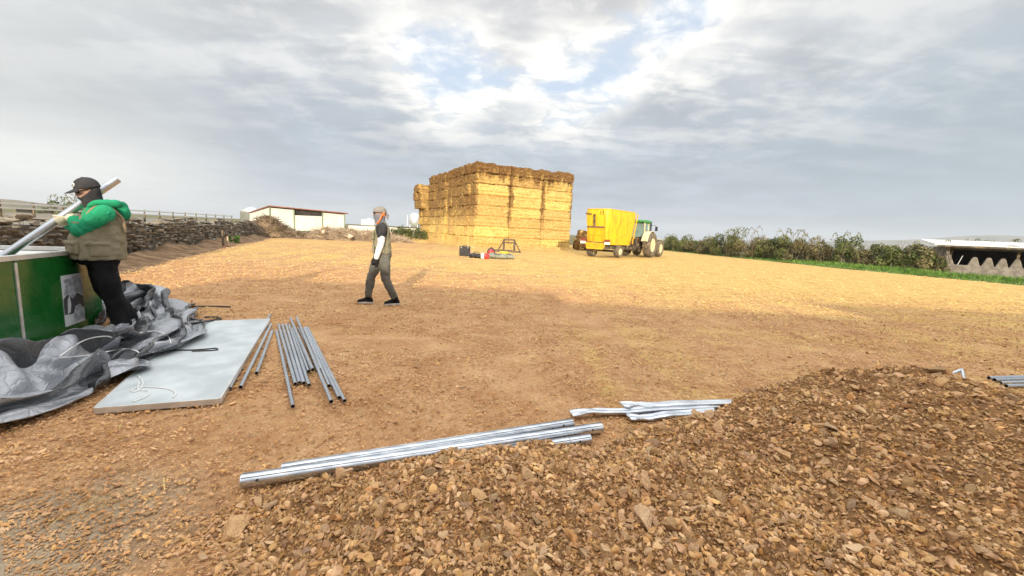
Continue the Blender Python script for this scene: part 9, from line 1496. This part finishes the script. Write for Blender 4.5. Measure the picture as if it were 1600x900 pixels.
def build_shelter():
    """open-fronted feeding shelter on the right with a toothed concrete barrier"""
    a, b = Vector(gp(1473, 428)), Vector(gp(1600, 437)); d = (b-a).normalized(); n = Vector((d.y, -d.x, 0)); n = n if n.y < 0 else -n
    r = empty('open_shelter', a, math.atan2(d.y, d.x)); tag(r, 'low open shelter with a white roof and toothed concrete feed barrier', 'shelter')
    L = 9.5; D = 5.5; Hh = 1.93
    MB().box((L/2, .12, .34), (L, .22, .70)).build('barrier_base', M_CONC, r, bevel=.02)
    for k, x in enumerate((.16, 1.34, 1.97, 2.58, 3.18, 3.8, 4.4, 5.0, 5.6)):
        w_ = .29; pts = [(x-w_, .05, .66), (x+w_, .05, .66), (x+.13, .05, 1.16), (x+.07, .05, 1.25), (x-.07, .05, 1.25), (x-.13, .05, 1.16)]
        if k == 0: pts = [(x-.14, .05, .66), (x+.30, .05, .66), (x+.06, .05, 1.30), (x-.04, .05, 1.38), (x-.14, .05, 1.36)]
        MB().prism(pts, (0, .14, 0)).build('barrier_tooth', M_CONC, r, bevel=.03)
    MB().bar((.62, .1, .66), (.78, .1, 1.30), .035).build('broken_bar', M_ROOFW, r)
    MB().box((.06, D/2, Hh/2), (.16, D-.2, Hh-.1)).build('end_wall', M_CONC, r); MB().box((L/2, D, Hh/2), (L, .18, Hh-.1)).build('back_wall', M_SHADE, r); MB().box((.17, D/2, Hh/2), (.04, D-.3, Hh-.2)).build('shade_lining', M_SHADE, r); MB().box((L/2, D/2, .02), (L-.4, D-.4, .05)).build('shade_floor', M_SHADE, r); MB().box((L, D/2, Hh/2), (.16, D-.2, Hh-.1)).build('end_wall', M_CONC, r)  # dark back wall, side sheet and floor sheet paint in the interior shade
    for x in (.1, 3.2, 6.3, 9.4): MB().box((x, .2, Hh/2+.2), (.12, .12, Hh-.4)).build('post', M_CHASS, r)
    MB().prism([(-.75, -.75, Hh+.02), (L+.5, -.75, Hh+.02), (L+.5, D+.3, Hh+.42), (-.75, D+.3, Hh+.42)], (0, 0, .07)).build('roof', M_ROOFW, r)
    MB().box((L/2, -.70, Hh-.05), (L+1.2, .05, .10)).build('gutter', M_CHASS, r)
    MB().box((L/2, 1.5, Hh-.12), (L-.2, .14, .2)).build('roof_beam', M_CONC, r)
    MB().ell((2.75, -.5, Hh+.12), (.30, .20, .05)).build('roof_patch', M_CONC, r, True)
    for k, (u, y, h) in enumerate(((1530, 34, 2.6), (1562, 34.5, 2.7), (1596, 35, 2.9))):
        p = ay(u, 380, y); bush('bramble_bush', (p[0], y, 0), (1.3, 1.0), h, 1500, ['bramble with looping canes just showing over the shelter roof', 'second bramble showing over the white shelter roof', 'bushy bramble over the shelter roof at the picture edge'][k], 'bush', 'brambles behind the shelter', M_LEAF, 110+k, .085, 30, 6 if k == 0 else 3)
build_shelter()

# farm buildings behind the camera; their roofs shade the near half of the yard
def build_behind():
    def barn(name, x0, x1, y0, y1, h, ridge, label):
        r = empty(name, ((x0+x1)/2, (y0+y1)/2, 0)); tag(r, label, 'barn'); w_, dpt = x1-x0, y1-y0
        MB().box((0, 0, h/2-.1), (w_, dpt, h)).build('wall', M_CREAM, r)
        MB().prism([(-w_/2-.3, -dpt/2-.4, h-.1), (-w_/2-.3, dpt/2+.4, h-.1), (-w_/2-.3, 0, h+ridge)], (w_+.6, 0, 0)).build('roof', M_ROOFR, r)
        MB().box((0, dpt/2+.03, 1.5), (3.0, .06, 3.0)).build('door', M_CHASS, r)
        for x in (-w_*.35, w_*.35): MB().box((x, dpt/2+.02, h*.6), (1.2, .05, .8)).build('window', M_GLASS, r)
    barn('farm_barn', -4.4, 2.6, -16.5, -9.0, 3.35, 2.50, 'red roofed farm barn behind the camera next to the low outbuilding')
    barn('farm_barn', 2.9, 9.4, -16.5, -9.0, 3.3, 2.22, 'middle red roofed farm barn behind the camera')
    barn('farm_barn', 9.7, 17.5, -16.8, -9.0, 3.4, 2.62, 'tallest red roofed farm barn behind the camera')
    barn('farm_barn', 17.8, 37, -16.5, -9.0, 3.3, 2.35, 'longest red roofed farm barn behind the camera')
    barn('lean_to', -15.5, -4.75, -14.5, -9.6, 3.2, 1.45, 'lower farm outbuilding behind the camera')
build_behind()

# ------------------------------------------------------------------ haze over the far country
def build_haze():
    M = bpy.data.materials.new('thin_haze'); M.use_nodes = True; t = NT(M.node_tree); t.n.clear()
    v = t.add('ShaderNodeVolumePrincipled'); v.inputs['Color'].default_value = (.86, .92, 1, 1); v.inputs['Density'].default_value = .0002
    out = t.add('ShaderNodeOutputMaterial'); t.l.new(v.outputs[0], out.inputs['Volume'])
    o = MB().box((0, 0, 86), (11600, 11600, 178)).build('haze', M); tag(o, 'thin pale haze over the far country', kind='stuff')
build_haze()
